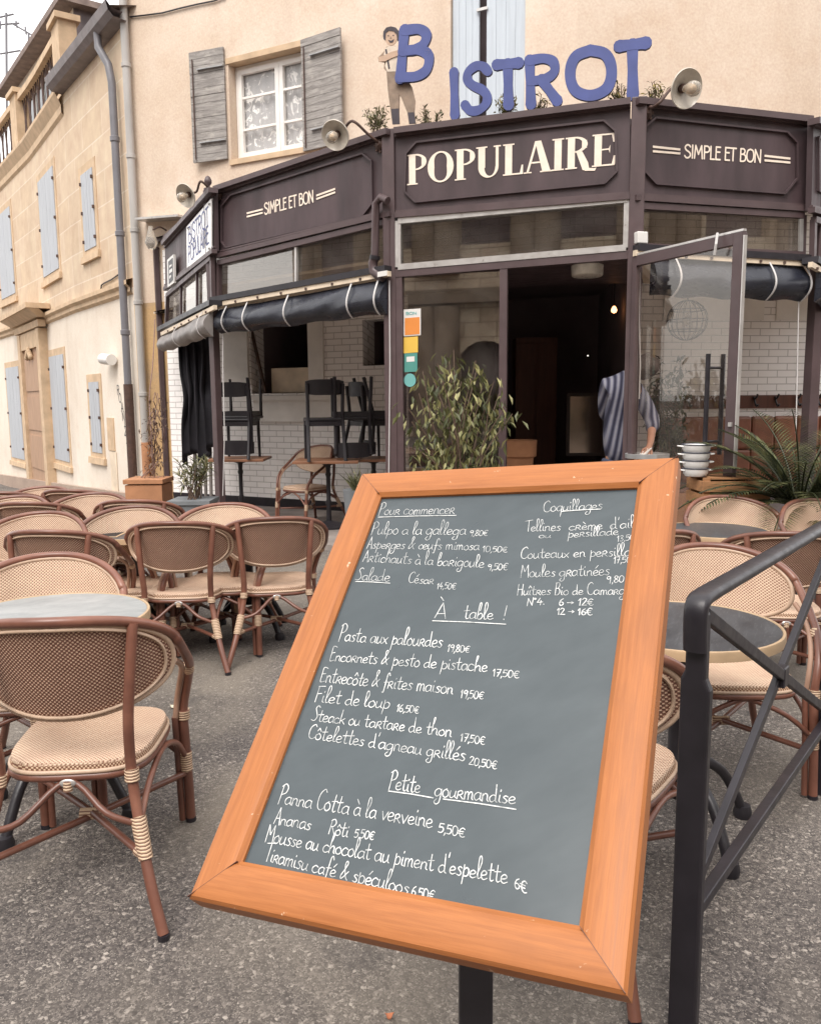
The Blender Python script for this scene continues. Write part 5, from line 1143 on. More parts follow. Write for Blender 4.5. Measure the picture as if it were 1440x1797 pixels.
chair(402, 881, 182, 'cream rattan armchair facing us in front of the grey planter with the oleander')
chair(84, 896, 181, 'cream rattan armchair facing us directly behind the dark back at the pale round table')
chair(226, 876, 2, 'dark rattan back close before the terracotta planter, half hidden by a cream one')
chair(172, 863, 182, 'cream rattan chair facing us just left of the terracotta planter')
chair(112, 858, -6, 'dark distant rattan back below the stone doorway, left of a cream chair')
chair(86, 852, 176, 'cream rattan chair farthest away of all, against the plinth of the street house')
chair(40, 868, 178, 'cream rattan chair facing us in the far row below the leftmost blue shutters')
chair(38, 880, 2, 'dark rattan back in front of the far cream chair below the leftmost shutters')
chair(-8, 862, 0, 'dark far rattan hoop, leftmost of the whole terrace')
chair(1262, 868, 182, 'cream rattan armchair facing us right in front of the wooden crates')
chair(1418, 874, 186, 'cream rattan armchair facing us in front of the cycad palm')
chair(1236, 951, 178, 'cream rattan armchair facing us at the round slate table behind the railing')
chair(1398, 932, -8, 'dark rattan back crossed by the top rail of the black railing')
chair(1158, 929, 6, 'dark rattan back peeping out beside the upper right corner of the menu board')
chair(0, 0, -34, 'rattan chair covered by the menu board, only part of its seat and feet showing', pos=(.53, 2.32, 0))
chair(0, 0, 140, 'brown rattan armchair standing alone before the white brick counter', pos=(-1.22, 9.55, FL))
# ================================================================ TERRACE TABLES
def make_table(top, edge, rad=.32, zt=.74):
    t = thing('bistro_table', 'table', 'table', (0, 0, 0))
    b = B(top, edge); n = 48
    b.lathe([(0, zt), (rad - .012, zt), (rad - .012, zt - .004)], (0, 0, 0), n); b.build('table_top', t, smooth=40)
    b = B(edge); b.lathe([(rad - .012, zt - .002), (rad - .010, zt + .003), (rad - .002, zt + .002), (rad, zt - .004), (rad, zt - .03), (rad - .01, zt - .032), (0, zt - .032)], (0, 0, 0), n); b.build('edge_band', t, smooth=40)
    b = B('cast_iron'); b.lathe([(0, zt - .035), (.13, zt - .035), (.13, zt - .045), (.045, zt - .07), (.032, zt - .10), (.030, .30), (.042, .27), (.042, .22), (.03, .19), (.0, .19)], (0, 0, 0), 16); b.build('column', t, smooth=50)
    for k in range(4):
        a = R(45 + 90 * k); c_, s_ = math.cos(a), math.sin(a); f_ = lambda r_, z: (c_ * r_, s_ * r_, z)
        b = B('cast_iron'); b.tube(cr_spline([f_(.02, .26), f_(.10, .245), f_(.19, .19), f_(.25, .10), f_(.285, .03)], 5), [.02] * 8 + [.018] * 13, 8); b.lathe([(0, 0), (.03, 0), (.033, .02), (.026, .045), (0, .05)], (c_ * .29, s_ * .29, 0), 10); b.build('leg', t, smooth=60)
    return t
T1 = make_table('sky_pale_top', 'brass_edge', .345); T1.location = (G(256, 1078, .74).x - .345, G(256, 1078, .74).y, 0); T1['label'] = 'round stone table, top coloured pale like mirrored sky, between the two largest facing chairs'; T1['group'] = 'round tables of the terrace'; T1.rotation_euler.z = .5
T2 = make_table('slate_top', 'brass_edge', .325); e_ = G(1364, 1094, .74); T2.location = (e_.x - .325, e_.y, 0); T2['label'] = 'round slate topped table behind the black railing post'; T2['group'] = 'round tables of the terrace'; T2.rotation_euler.z = 1.1
T3 = copy_tree(T2); T3.scale.z = .93; T3.location = G(1252, 930, .688) * 1; T3.location.z = 0; T3['label'] = 'slate table in front of the cream chair by the wooden crates'
def make_square(w_=.62, d_=.62, zt=.74):
    t = thing('square_table', 'table', 'table', (0, 0, 0)); b = B('slate_top'); b.box((0, 0, zt - .004), (w_ - .03, d_ - .03, .012)); b.build('table_top', t)
    b = B('brass_edge')
    for s in (-1, 1): b.box((0, s * (d_ / 2 - .0075), zt - .012), (w_, .015, .034)); b.box((s * (w_ / 2 - .0075), 0, zt - .012), (.015, d_ - .031, .034))
    b.box((0, 0, zt - .022), (w_ - .031, d_ - .031, .012)); b.build('edge_band', t)
    b = B('cast_iron'); b.tube([(0, 0, zt - .03), (0, 0, .2)], .034, 12); b.build('column', t, smooth=50)
    for k in range(4):
        a = R(45 + 90 * k); c_, s_ = math.cos(a), math.sin(a); f_ = lambda r_, z: (c_ * r_, s_ * r_, z)
        b = B('cast_iron'); b.tube(cr_spline([f_(.02, .26), f_(.10, .245), f_(.19, .19), f_(.25, .10), f_(.285, .03)], 5), .019, 8); b.lathe([(0, 0), (.03, 0), (.033, .02), (.026, .045), (0, .05)], (c_ * .29, s_ * .29, 0), 10); b.build('leg', t, smooth=60)
    return t
Q1 = make_square(); g_ = G(238, 934, .688); Q1.location = (g_.x, g_.y, 0); Q1.scale.z = .93; tag(Q1, 'square grey table behind the left of the two rattan backs', None, 'square tables of the terrace'); Q1.rotation_euler.z = .06
for px, py, a, lb in ((432, 926, .1, 'square grey table behind the rattan back nearest the menu board'), (150, 930, .0, 'square grey table between the dark back and the cream chair facing it'), (110, 880, .05, 'far square table between the small distant chairs at left')):
    q = copy_tree(Q1); g_ = G(px, py, .688); q.location = (g_.x, g_.y, 0); q.rotation_euler.z = a; q['label'] = lb
# ================================================================ MENU BOARD on its black stand
MC = Vector((.06976, 1.26104, 1.09228)); MX = Vector((.90269, -.42335, .07697)); MY = Vector((.26845, .69388, .66818)); MN = MX.cross(MY).normalized()
MWd, MHt, MF = .62, .835, .0634
mb = thing('menu_board', 'tilted orange wood framed chalkboard menu on a black stand, written over by hand in white', 'menu board', (.11, 1.33, 0))
fr0 = B('orange_wood'); prof = [(0, -.034), (0, .000), (.004, .006), (.012, .0085), (.046, .0085), (.056, .006), (MF, -.001), (MF, -.012), (.03, -.034)]
hw, hh_ = MWd / 2, MHt / 2; cs = [(-1, -1), (1, -1), (1, 1), (-1, 1)]
for k in range(4):
    (ax, ay), (bx, by) = cs[k], cs[(k + 1) % 4]; A_ = []; C_ = []; ln = MWd if k % 2 == 0 else MHt
    for d, h in prof:
        A_.append(fr0.v(MC + MX * ax * (hw - d) + MY * ay * (hh_ - d) + MN * h)); C_.append(fr0.v(MC + MX * bx * (hw - d) + MY * by * (hh_ - d) + MN * h))
    n = len(prof); acc = [0]
    for i in range(n): acc.append(acc[-1] + (Vector(prof[(i + 1) % n]) - Vector(prof[i])).length)
    for i in range(n):
        j = (i + 1) % n; o_ = k * 3.7; fr0.f([A_[i], C_[i], C_[j], A_[j]], [(o_, acc[i]), (o_ + ln, acc[i]), (o_ + ln, acc[i + 1]), (o_, acc[i + 1])])
    cv = [v_.co.copy() for v_ in A_]; fr0.f([fr0.v(p) for p in cv]); 
fob = fr0.build('frame', mb, smooth=28)
# mitre seams: fine dark lines in the corners
b = B('cabinet_wood')
for ax, ay in cs: b.bar(MC + MX * ax * (hw - .001) + MY * ay * (hh_ - .001) + MN * .0065, MC + MX * ax * (hw - MF + .003) + MY * ay * (hh_ - MF + .003) + MN * .0065, .0008, .0042, MN)
b.each('mitre_seam', fob)
b = B('chalkboard'); SB = -.006; q = [(-hw + MF - .01, -hh_ + MF - .01), (hw - MF + .01, -hh_ + MF - .01), (hw - MF + .01, hh_ - MF + .01), (-hw + MF - .01, hh_ - MF + .01)]
b.prism([MC + MX * x + MY * y + MN * SB for x, y in q], -MN * .012); slate = b.build('chalkboard', mb)
def MB(px, py): d = ray(px, py); return EYE + d * ((MC + MN * SB - EYE).dot(MN) / d.dot(MN))
rnd = random.Random(11); b = B('chalk'); VV = (MY - MX * .10).normalized()
def line(txt, a, c, cap, wd=.0014, price=False, space=3.0):
    if a[1] < 1060: wd *= .74
    O_, E_ = MB(*a), MB(*c); U1 = (E_ - O_); hgt = cap * ((MB(a[0], a[1] - 10) - MB(*a)).dot(MY) / 10)
    write(b, HAND, txt, O_, U1.normalized(), VV, MN, U1.length, hgt, wd, space, .05, rnd, lift=.0005)
def under(a, c): b.ribbon([(0, 0), ((MB(*c) - MB(*a)).length * .5, .0008), ((MB(*c) - MB(*a)).length, 0)], .0017, MB(*a), (MB(*c) - MB(*a)).normalized(), VV, MN, 0, .0009)
for L in (('Pour commencer', (664, 904), (798, 902), 21), ('Pulpo a la gallega', (651, 938), (818, 939), 23), ('9,80€', (823, 941), (856, 941), 10), ('Asperges & œufs mimosa', (643, 963), (841, 966), 20), ('10,50€', (846, 969), (891, 970), 10),
 ('Artichauts à la barigoule', (636, 986), (850, 997), 22), ('9,50€', (855, 1001), (891, 1001), 11), ('Salade', (624, 1018), (684, 1021), 22), ('César', (716, 1023), (761, 1026), 19), ('14,50€', (766, 1034), (800, 1035), 11),
 ('À', (762, 1085), (784, 1086), 27), ('table', (813, 1086), (866, 1088), 27), ('!', (881, 1088), (889, 1088), 26), ('Pasta aux palourdes', (594, 1125), (776, 1137), 28), ('19,80€', (784, 1144), (824, 1146), 12),
 ('Encornets & pesto de pistache', (578, 1160), (855, 1180), 25), ('17,50€', (864, 1187), (911, 1191), 13), ('Entrecôte & frites maison', (561, 1197), (795, 1219), 28), ('19,50€', (807, 1225), (849, 1228), 13),
 ('Filet de loup', (552, 1232), (684, 1245), 28), ('16,50€', (695, 1249), (735, 1253), 13), ('Steack ou tartare de thon', (547, 1265), (793, 1294), 26), ('17,50€', (807, 1301), (851, 1308), 14),
 ("Côtelettes d'agneau grillés", (540, 1296), (817, 1337), 28), ('20,50€', (822, 1342), (872, 1351), 15), ('Petite', (682, 1385), (737, 1393), 36), ('gourmandise', (762, 1398), (905, 1412), 33),
 ('Panna Cotta à la verveine', (488, 1410), (759, 1454), 34), ('5,50€', (768, 1461), (816, 1471), 17), ('Ananas', (480, 1446), (545, 1458), 30), ('Rôti', (576, 1464), (611, 1470), 28), ('5,50€', (621, 1470), (656, 1475), 15),
 ("Mousse au chocolat au piment d'espelette", (465, 1478), (891, 1552), 33), ('6€', (902, 1558), (925, 1570), 20), ('Tiramisu café & spéculoos', (463, 1511), (717, 1571), 33), ('6,50€', (721, 1572), (762, 1582), 17),
 ('Coquillages', (953, 899), (1058, 894), 21), ('Tellines', (922, 933), (984, 932), 21), ('crème', (998, 931), (1058, 929), 19), ("d'ail", (1070, 929), (1113, 927), 22), ('ou', (945, 945), (967, 944), 12), ('persillade', (996, 944), (1086, 939), 17), ('13,50', (1082, 951), (1113, 948), 10),
 ('Couteaux en persilla', (913, 981), (1108, 976), 21), ('17,50', (1076, 989), (1107, 988), 11), ('Moules gratinées', (913, 1014), (1070, 1010), 23), ('9,80', (1064, 1024), (1095, 1022), 12), ('Huîtres Bio de Camarg', (907, 1045), (1097, 1044), 20),
 ('N°4.', (924, 1064), (956, 1061), 13), ('6 > 12€', (980, 1063), (1042, 1063), 12), ('12 > 16€', (977, 1079), (1040, 1080), 12)): line(*L)
for u_ in (((664, 908), (800, 905)), ((624, 1021), (684, 1024)), ((759, 1090), (887, 1096)), ((682, 1389), (760, 1401)), ((778, 1403), (905, 1421)), ((986, 898), (1053, 894))): under(*u_)
b.build('handwriting', slate, recalc=False)
b = B('black_paint'); b.prism([MC + MX * x + MY * y - MN * .0345 for x, y in ((-hw + .02, -hh_ + .02), (hw - .02, -hh_ + .02), (hw - .02, hh_ - .02), (-hw + .02, hh_ - .02))], -MN * .004); b.build('backing', mb)
PT = D(834, 1770, 1.30); b = B('black_paint'); zt_ = (MC - MN * .04).z - .02
b.box((PT.x, PT.y, (zt_) / 2), (.058, .03, zt_)); b.build('stand_post', mb, bevel=.004); b = B('black_paint'); b.box((PT.x, PT.y, .012), (.42, .36, .02)); b.build('stand_foot', mb, bevel=.005)
# ================================================================ BLACK STREET RAILING
A0 = Vector((.622, 1.75, 0)); A1 = Vector((1.545, 2.945, 0)); rd = (A1 - A0).normalized(); rn = Vector((rd.y, -rd.x, 0)); RZ = 1.055
rl = thing('street_railing', 'black painted iron railing with crossed diagonal bars beside the menu board', 'railing', A0)
for i, P_ in enumerate((A0, A1, A1 + (A1 - A0))):
    b = B('black_paint'); sx = Vector((1, 0, 0))
    b.prism([P_ + rn * x + Vector((0, 0, z)) for x, z in ((-.033, -.02), (.033, -.02), (.033, .86), (.026, .875), (.022, .885), (.022, RZ - .06), (.02, RZ - .02), (-.02, RZ - .02), (-.024, RZ - .05), (-.024, .9), (-.033, .88))], rd * .03); 
    b.build('post', rl, bevel=.006)
b = B('black_paint')
hd_ = [A0 - rd * .004 + Vector((0, 0, RZ - .105)), A0 - rd * .010 + Vector((0, 0, RZ - .05)), A0 - rd * .008 + Vector((0, 0, RZ - .012)), A0 + rd * .012 + Vector((0, 0, RZ + .006)), A0 + rd * .07 + Vector((0, 0, RZ + .01)), A1 + Vector((0, 0, RZ + .01)), A1 + (A1 - A0) + Vector((0, 0, RZ + .01))]
hp_ = cr_spline(hd_[:5], 5) + hd_[5:]
prev = None
for i, p in enumerate(hp_):      # rounded handrail, bent over the end post
    t_ = (hp_[min(i + 1, len(hp_) - 1)] - hp_[max(0, i - 1)]).normalized(); up = rn.cross(t_).normalized(); 
    if up.z < 0 and t_.z < .7: up = -up
    cur = [b.v(p + rn * (.026 * math.copysign(abs(math.cos(a)) ** .6, math.cos(a))) + (t_.cross(rn)) * -(.0145 * math.copysign(abs(math.sin(a)) ** .7, math.sin(a)))) for a in [k * math.pi / 6 for k in range(12)]]
    if prev:
        for q in range(12): b.f([prev[q], prev[(q + 1) % 12], cur[(q + 1) % 12], cur[q]])
    else: b.f(cur)
    prev = cur
b.build('handrail', rl, smooth=50)
for s in (0, 1):
    S_ = A0 + (A1 - A0) * s; E_ = A0 + (A1 - A0) * (s + 1); z0, z1 = .33, RZ - .03; S2, E2 = S_ + rd * .032, E_ - rd * .002
    for k, (za, zb_) in enumerate(((z1, z0), (z0, z1))):
        b = B('black_paint'); b.bar(S2 + Vector((0, 0, za)) + rn * (.006 - .012 * k) , E2 + Vector((0, 0, zb_)) + rn * (.006 - .012 * k), .020, .030); b.build('diagonal_bar', rl, bevel=.003)
    b = B('black_paint'); b.bar(S2 + Vector((0, 0, .30)), E2 + Vector((0, 0, .30)), .03, .028); b.build('bottom_rail', rl, bevel=.003)
    M_ = (S2 + E2) / 2; b = B('black_paint'); b.box(M_ + Vector((0, 0, (z0 + z1) / 2)), (.05, .036, .06), (rd, rn, UPV)); b.build('centre_boss', rl, bevel=.004)
# ================================================================ BAR TABLES AND BLACK CHAIRS inside the left bay
def bar_table(px, py, y, w_, label):
    c = D(px, py, y); zt = c.z - FL; c.z = FL
    t = thing('pedestal_table', label, 'table', c, 'wood topped tables inside the left bay')
    b = B('table_wood'); b.box((c.x, c.y, FL + zt - .015), (w_, .60, .03)); b.build('table_top', t, bevel=.004)
    b = B('cast_iron'); b.lathe([(0, zt - .03), (.10, zt - .03), (.10, zt - .04), (.03, zt - .07), (.024, zt - .14), (.034, zt - .17), (.024, zt - .20), (.024, .32), (.036, .28), (.024, .24), (.03, .08), (.22, .025), (.22, 0), (0, 0)], c, 16); b.build('column', t, smooth=50); return c, FL + zt
c1_, zt1 = bar_table(421, 803, 9.85, .66, 'wood topped pedestal table left of the counter, a black chair on it')
c2_, zt2 = bar_table(575, 806, 9.3, .72, 'wood topped pedestal table carrying a tangle of black chairs')
c3_, zt3 = bar_table(655, 803, 9.75, .5, 'small wood topped table behind the tangle of black chairs')
def make_bchair():
    t = thing('black_chair', 'black chair', 'chair', (0, 0, 0), 'black wooden chairs put up on the tables')
    b = B('black_wood'); b.box((0, 0, .45), (.42, .41, .035)); b.build('seat', t, bevel=.012)
    b = B('black_wood'); rows = []
    for j in range(9):
        x = -.21 + .42 * j / 8; yb = -.245 + 1.2 * x * x; hh = .085 - .02 * abs(x / .21) ** 4
        rows.append([b.v((x, yb, .80 - hh)), b.v((x, yb + .018, .80 - hh)), b.v((x, yb + .012, .80 + hh)), b.v((x, yb - .006, .80 + hh))])
    for A_, C_ in zip(rows, rows[1:]):
        for j in range(4): b.f([A_[j], A_[(j + 1) % 4], C_[(j + 1) % 4], C_[j]])
    b.f(rows[0]); b.f(rows[-1][::-1]); b.build('backrest', t, smooth=40)
    for s in (-1, 1):
        b = B('black_wood'); b.tube(cr_spline([(s * .20, -.31, 0), (s * .195, -.24, .25), (s * .19, -.195, .46), (s * .19, -.205, .66), (s * .195, -.225, .84)], 4), .02, 6); b.build('leg', t, smooth=40)
        b = B('black_wood'); b.tube([(s * .19, .19, 0), (s * .185, .18, .44)], [.016, .021], 6); b.build('leg', t, smooth=40)
    b = B('black_wood'); b.box((0, -.195, .405), (.36, .022, .05)); b.box((0, .175, .405), (.36, .022, .05))
    for s in (-1, 1): b.box((s * .18, -.01, .405), (.022, .35, .05))
    b.build('seat_rail', t); return t
bc = make_bchair()
def bchair(o, loc, rot, label): o.location = loc; o.rotation_euler = [R(q) for q in rot]; o['label'] = label
bchair(bc, (c1_.x - .0, c1_.y - .02, zt1), (0, 0, -6), 'black chair standing upright on the left pedestal table')
bchair(copy_tree(bc), (c1_.x + .03, c1_.y - .0, zt1 + .47 + .46), (180, 0, 172), 'black chair turned upside down on the one standing on the left table')
x_ = D(567, 700, 9.3).x; bchair(copy_tree(bc), (x_, c2_.y - .02, zt2), (0, 0, 12), 'black chair upright on the right table, its left legs over the rattan chair')
x_ = D(615, 760, 9.3).x; bchair(copy_tree(bc), (x_, c2_.y + .06, zt2 + .46 + .47 - .02), (180, 0, 190), 'black chair upside down with its legs in the air, middle of the tangle')
x_ = D(652, 760, 9.7).x; bchair(copy_tree(bc), (x_, c3_.y, zt3), (0, 0, -60), 'black chair standing on the small table at the right of the tangle')
x_ = D(672, 760, 9.7).x; bchair(copy_tree(bc), (x_ + .02, c3_.y - .05, zt3 + .47 + .46), (180, 0, 110), 'black chair upside down beside the dark window, rightmost of the tangle')
# black curtain in the leftmost bay
b = B('curtain_black'); nu, nv = 60, 22; rows = []
cc0, cc1 = D(311, 610, 10.9), D(368, 600, 10.2)
for i in range(nu + 1):
    t = i / nu; row = []
    for j in range(nv + 1):
        s = j / nv; pinch = 1 - .28 * math.exp(-((s - .52) / .14) ** 2) + .10 * (s > .6) * (s - .6); tt = .5 + (t - .5) * pinch + .05 * s
        zb = .62 + .18 * abs(math.sin(t * 5.2)) + .14 * t; z = 2.42 + (zb - 2.42) * s; p = cc0.lerp(cc1, tt)
        row.append(b.v((p.x + .05 * math.sin(t * 26 + s * 1.5), p.y + .07 * math.cos(t * 26 + s), z)))
    rows.append(row)
for A_, C_ in zip(rows, rows[1:]):
    for j in range(nv): b.f([A_[j], A_[j + 1], C_[j + 1], C_[j]])
cu = tag(b.build('curtain', smooth=70), 'black curtain tied at its waist beside the white brick wall', 'curtain')
md = cu.modifiers.new('thick', 'SOLIDIFY'); md.thickness = .006
b = B('vinyl_grey'); p = cc0.lerp(cc1, .5)
for k in range(4): q = cc0.lerp(cc1, .3 + .16 * k); b.tube([(q.x, q.y + .12, FL), (q.x + .02, q.y + .12, 1.15)], .022, 7)
tag(b.build('folded_pole_bundle'), 'bundle of pale folded poles under the hem of the black curtain', 'poles')
# coat rail with iron hooks, leather bench, pendant on the right wall
Z0 = bw2.p(1200, 706).z; ra, rb = bw2.u(1135, 700), bw2.u(1560, 700)
cr_ = thing('coat_rail', 'brown wooden coat rail with iron hooks on the right white brick wall', 'coat rail', bw2.q(ra, Z0, 0))
b = B('cabinet_wood'); b.prism([bw2.q(ra, Z0 - .075, .025), bw2.q(rb, Z0 - .075, .025), bw2.q(rb, Z0 + .075, .025), bw2.q(ra, Z0 + .075, .025)], -bw2.n * .02); b.build('board', cr_)
for px in (1205, 1262, 1320, 1357, 1395, 1431):
    u = bw2.u(px, 700); b = B('cast_iron'); b.tube(cr_spline([bw2.q(u, Z0 + .06, .03), bw2.q(u, Z0 + .0, .05), bw2.q(u, Z0 - .05, .09), bw2.q(u, Z0 - .03, .12)], 4), .012, 6); b.tube(cr_spline([bw2.q(u, Z0 + .03, .04), bw2.q(u, Z0 + .05, .08), bw2.q(u, Z0 + .085, .10)], 4), .011, 6); b.build('hook', cr_, smooth=60)
bn = thing('wall_bench', 'brown leather bench with tufted back along the right wall', 'bench', bw2.q(bw2.u(1330, 760), FL, .3))
ba_, bb_ = bw2.u(1150, 760), bw2.u(1560, 760); zb_ = bw2.p(1320, 730, .1).z
b = B('leather_brown'); nn_ = int((bb_ - ba_) / .28)
for k in range(nn_):
    for r_ in range(2):
        u0_ = ba_ + .28 * k; z0 = FL + .46 + (zb_ - FL - .46) * r_ / 2; z1 = FL + .46 + (zb_ - FL - .46) * (r_ + 1) / 2
        b.prism([bw2.q(u0_ + .003, z0 + .003, .10), bw2.q(u0_ + .277, z0 + .003, .10), bw2.q(u0_ + .277, z1 - .003, .09), bw2.q(u0_ + .003, z1 - .003, .09)], -bw2.n * .08)
b.build('back_cushion', bn, bevel=.03)
b = B('leather_brown'); b.prism([bw2.q(ba_, FL + .36, .52), bw2.q(bb_, FL + .36, .52), bw2.q(bb_, FL + .45, .52), bw2.q(ba_, FL + .45, .52)], -bw2.n * .5); b.build('seat_cushion', bn, bevel=.03)
b = B('dark_void'); b.prism([bw2.q(ba_, FL, .48), bw2.q(bb_, FL, .48), bw2.q(bb_, FL + .355, .48), bw2.q(ba_, FL + .355, .48)], -bw2.n * .45); b.build('bench_base', bn)
P_ = D(1205, 562, 8.6); pd = thing('wire_pendant', 'dark wire globe pendant seen through the open glass door', 'lamp', P_)
b = B('cast_iron')
for k in range(9): a = k * math.pi / 9; b.tube([P_ + Vector((.20 * math.sin(q) * math.cos(a), .20 * math.sin(q) * math.sin(a), .20 * math.cos(q))) for q in [j * 2 * math.pi / 24 for j in range(24)]], .003, 5, closed=True)
for z in (-.1, 0, .1): b.tube([P_ + Vector((math.sqrt(.04 - z * z) * math.cos(q), math.sqrt(.04 - z * z) * math.sin(q), z)) for q in [j * 2 * math.pi / 24 for j in range(24)]], .005, 5, closed=True)
b.build('wire_globe', pd, smooth=60); b = B('black_paint'); b.tube([P_ + Vector((0, 0, .2)), Vector((P_.x, P_.y, 2.734))], .006, 6); b.build('cable', pd); b = B('bulb_glass'); b.lathe([(0, -.06), (.04, -.03), (.05, .01), (.02, .06), (0, .07)], P_, 12); b.build('bulb', pd, smooth=60)
# white boards on top of the right wall
b = B('white_paint')
for p0, p1 in ((1010, 1118), (1165, 1290), (1300, 1340), (1362, 1440)):
    u0_, u1_ = bw2.u(p0 + 0, 520) , bw2.u(p1, 520); z0, z1 = bw2.p(p1, 562).z, bw2.p(p1, 505).z
    if u0_ < uD2: u0_ = uD2 + .02
    if u1_ - u0_ > .1: b.prism([bw2.q(u0_, z0, .02), bw2.q(u1_, z0, .02), bw2.q(u1_, z1, .02), bw2.q(u0_, z1, .02)], -bw2.n * .016)
b.each('wall_panel', bld)
# cabinet in the dark room, mirror of daylight behind the man, terracotta pot
c = D(940, 690, 12.0); cb = thing('wooden_cabinet', 'dim reddish wooden cabinet inside the dark doorway', 'cabinet', (c.x, c.y, FL))
zt = D(940, 592, 12.0).z; x0_, x1_ = D(905, 690, 12).x, D(977, 690, 12).x
b = B('cabinet_wood'); b.box(((x0_ + x1_) / 2, 12.25, (zt + FL) / 2), (x1_ - x0_, .45, zt - FL)); b.build('carcass', cb)
for k in range(2): b = B('cabinet_wood'); w_ = (x1_ - x0_) / 2; b.box((x0_ + w_ * (k + .5), 12.015, (zt + FL) / 2), (w_ - .03, .018, zt - FL - .16)); b.build('door', cb, bevel=.006)
c = D(1022, 748, 10.7); mr = thing('framed_mirror', 'low framed mirror glinting between the cabinet and the stooping man', 'mirror', (c.x, c.y, FL))
z0, z1 = D(1022, 800, 10.7).z, D(1022, 690, 10.7).z; x0_, x1_ = D(994, 740, 10.7).x, D(1062, 740, 10.7).x
b = B('frame_dark_wood'); b.box(((x0_ + x1_) / 2, 10.72, (z0 + z1) / 2), (x1_ - x0_, .03, z1 - z0)); b.build('frame', mr)
m = N('mirror_glass'); m.col((.30, .24, .20)); m.val('Metallic', 1.0); m.rough(.12)
b = B('mirror_glass'); b.box(((x0_ + x1_) / 2, 10.70, (z0 + z1) / 2), (x1_ - x0_ - .08, .006, z1 - z0 - .08)); b.build('mirror_glass', mr)
c = D(909, 800, 9.2); tp = thing('terracotta_pot', 'terracotta pot just inside the doorway beside the ficus', 'pot', (c.x, c.y, FL))
zz = D(909, 772, 9.2).z; h_ = zz - FL
b = B('terracotta'); b.lathe([(0, 0), (.13, 0), (.17, h_ * .8), (.20, h_ * .82), (.205, h_), (.185, h_), (.16, h_ - .05), (0, h_ - .06)], (c.x, c.y, FL), 24); b.build('pot', tp, smooth=40)
b = B('soil'); b.lathe([(0, h_ - .04), (.165, h_ - .045)], (c.x, c.y, FL), 20); b.build('soil', tp)
# ================================================================ CRATES, ENAMEL POTS, METAL STAND
cl = D(1253, 868, 6.3); cw = .46; yb = 6.05
for k in range(3):
    z0 = FL * 0 + .31 * k; t = thing('wooden_crate', ['bottom', 'middle', 'slatted wooden crate on top of its stack, under the white enamel pots'][k] if k == 2 else ['slatted wooden crate on the ground, lowest of the stack under the enamel pots', 'slatted wooden crate between two others in the stack of three'][k], 'crate', (cl.x, yb, z0), 'wooden crates stacked by the door')
    for sx in (-1, 1):
        for sy in (-1, 1): b = B('crate_wood'); b.box((cl.x + sx * (cw / 2 - .025), yb + sy * (.16 - .02), z0 + .15), (.045, .035, .30)); b.build('corner_post', t)
    for j in range(3):
        zz = z0 + .05 + .095 * j
        for sy in (-1, 1): b = B('crate_wood'); b.box((cl.x, yb + sy * .167, zz), (cw, .013, .075)); b.build('slat', t)
        for sx in (-1, 1): b = B('crate_wood'); b.box((cl.x + sx * (cw / 2 + .007), yb, zz), (.013, .346, .075)); b.build('slat', t)
    for j in range(4): b = B('crate_wood'); b.box((cl.x, yb - .13 + .087 * j, z0 + (.012 if k < 2 else .297)), (cw - .1, .07, .012)); b.build('bottom_slat' if k < 2 else 'top_slat', t)
zc_ = .93; pc = G(1220, 834, zc_)
for k in range(4):
    z0 = zc_ - .005 + .058 * k; t = thing('enamel_pot', ['lowest', 'second', 'third', 'topmost'][k] + ' white enamel casserole with dark rim in the stack on the crate', 'pot', (pc.x, yb - .02, z0), 'stack of white enamel pots'); rr = .092 + .004 * k
    b = B('enamel_white'); b.lathe([(0, 0), (rr - .02, 0), (rr - .006, .02), (rr, .055), (rr - .004, .055), (rr - .01, .02), (0, .006)], (pc.x, yb - .02, z0), 28); b.build('bowl', t, smooth=40)
    b = B('enamel_rim'); b.tube([(pc.x + rr * math.cos(a), yb - .02 + rr * math.sin(a), z0 + .056) for a in [q * 2 * math.pi / 28 for q in range(28)]], .004, 6, closed=True); b.build('rim', t, smooth=60)
    b = B('enamel_white')
    for s in (-1, 1): b.tube(cr_spline([(pc.x + s * (rr - .003), yb - .045, z0 + .042), (pc.x + s * (rr + .026), yb - .04, z0 + .046), (pc.x + s * (rr + .026), yb, z0 + .046), (pc.x + s * (rr - .003), yb + .005, z0 + .042)], 4), .005, 6)
    b.build('handle', t, smooth=60)
c = D(1135, 797, 6.85); st = thing('metal_stand', 'round galvanised stand table the stooping man wipes', 'table', (c.x, c.y, FL)); zt = c.z
b = B('zinc'); b.lathe([(0, zt - .004), (.168, zt - .004), (.172, zt + .008), (.178, zt + .006), (.178, zt - .03), (0, zt - .035)], (c.x, c.y, 0), 32); b.build('table_top', st, smooth=40)
b = B('cast_iron'); b.lathe([(0, zt - .035), (.03, zt - .04), (.024, .2), (.03, .1), (.2, .07), (.2, FL), (0, FL)], (c.x, c.y, 0), 16); b.build('column', st, smooth=50)
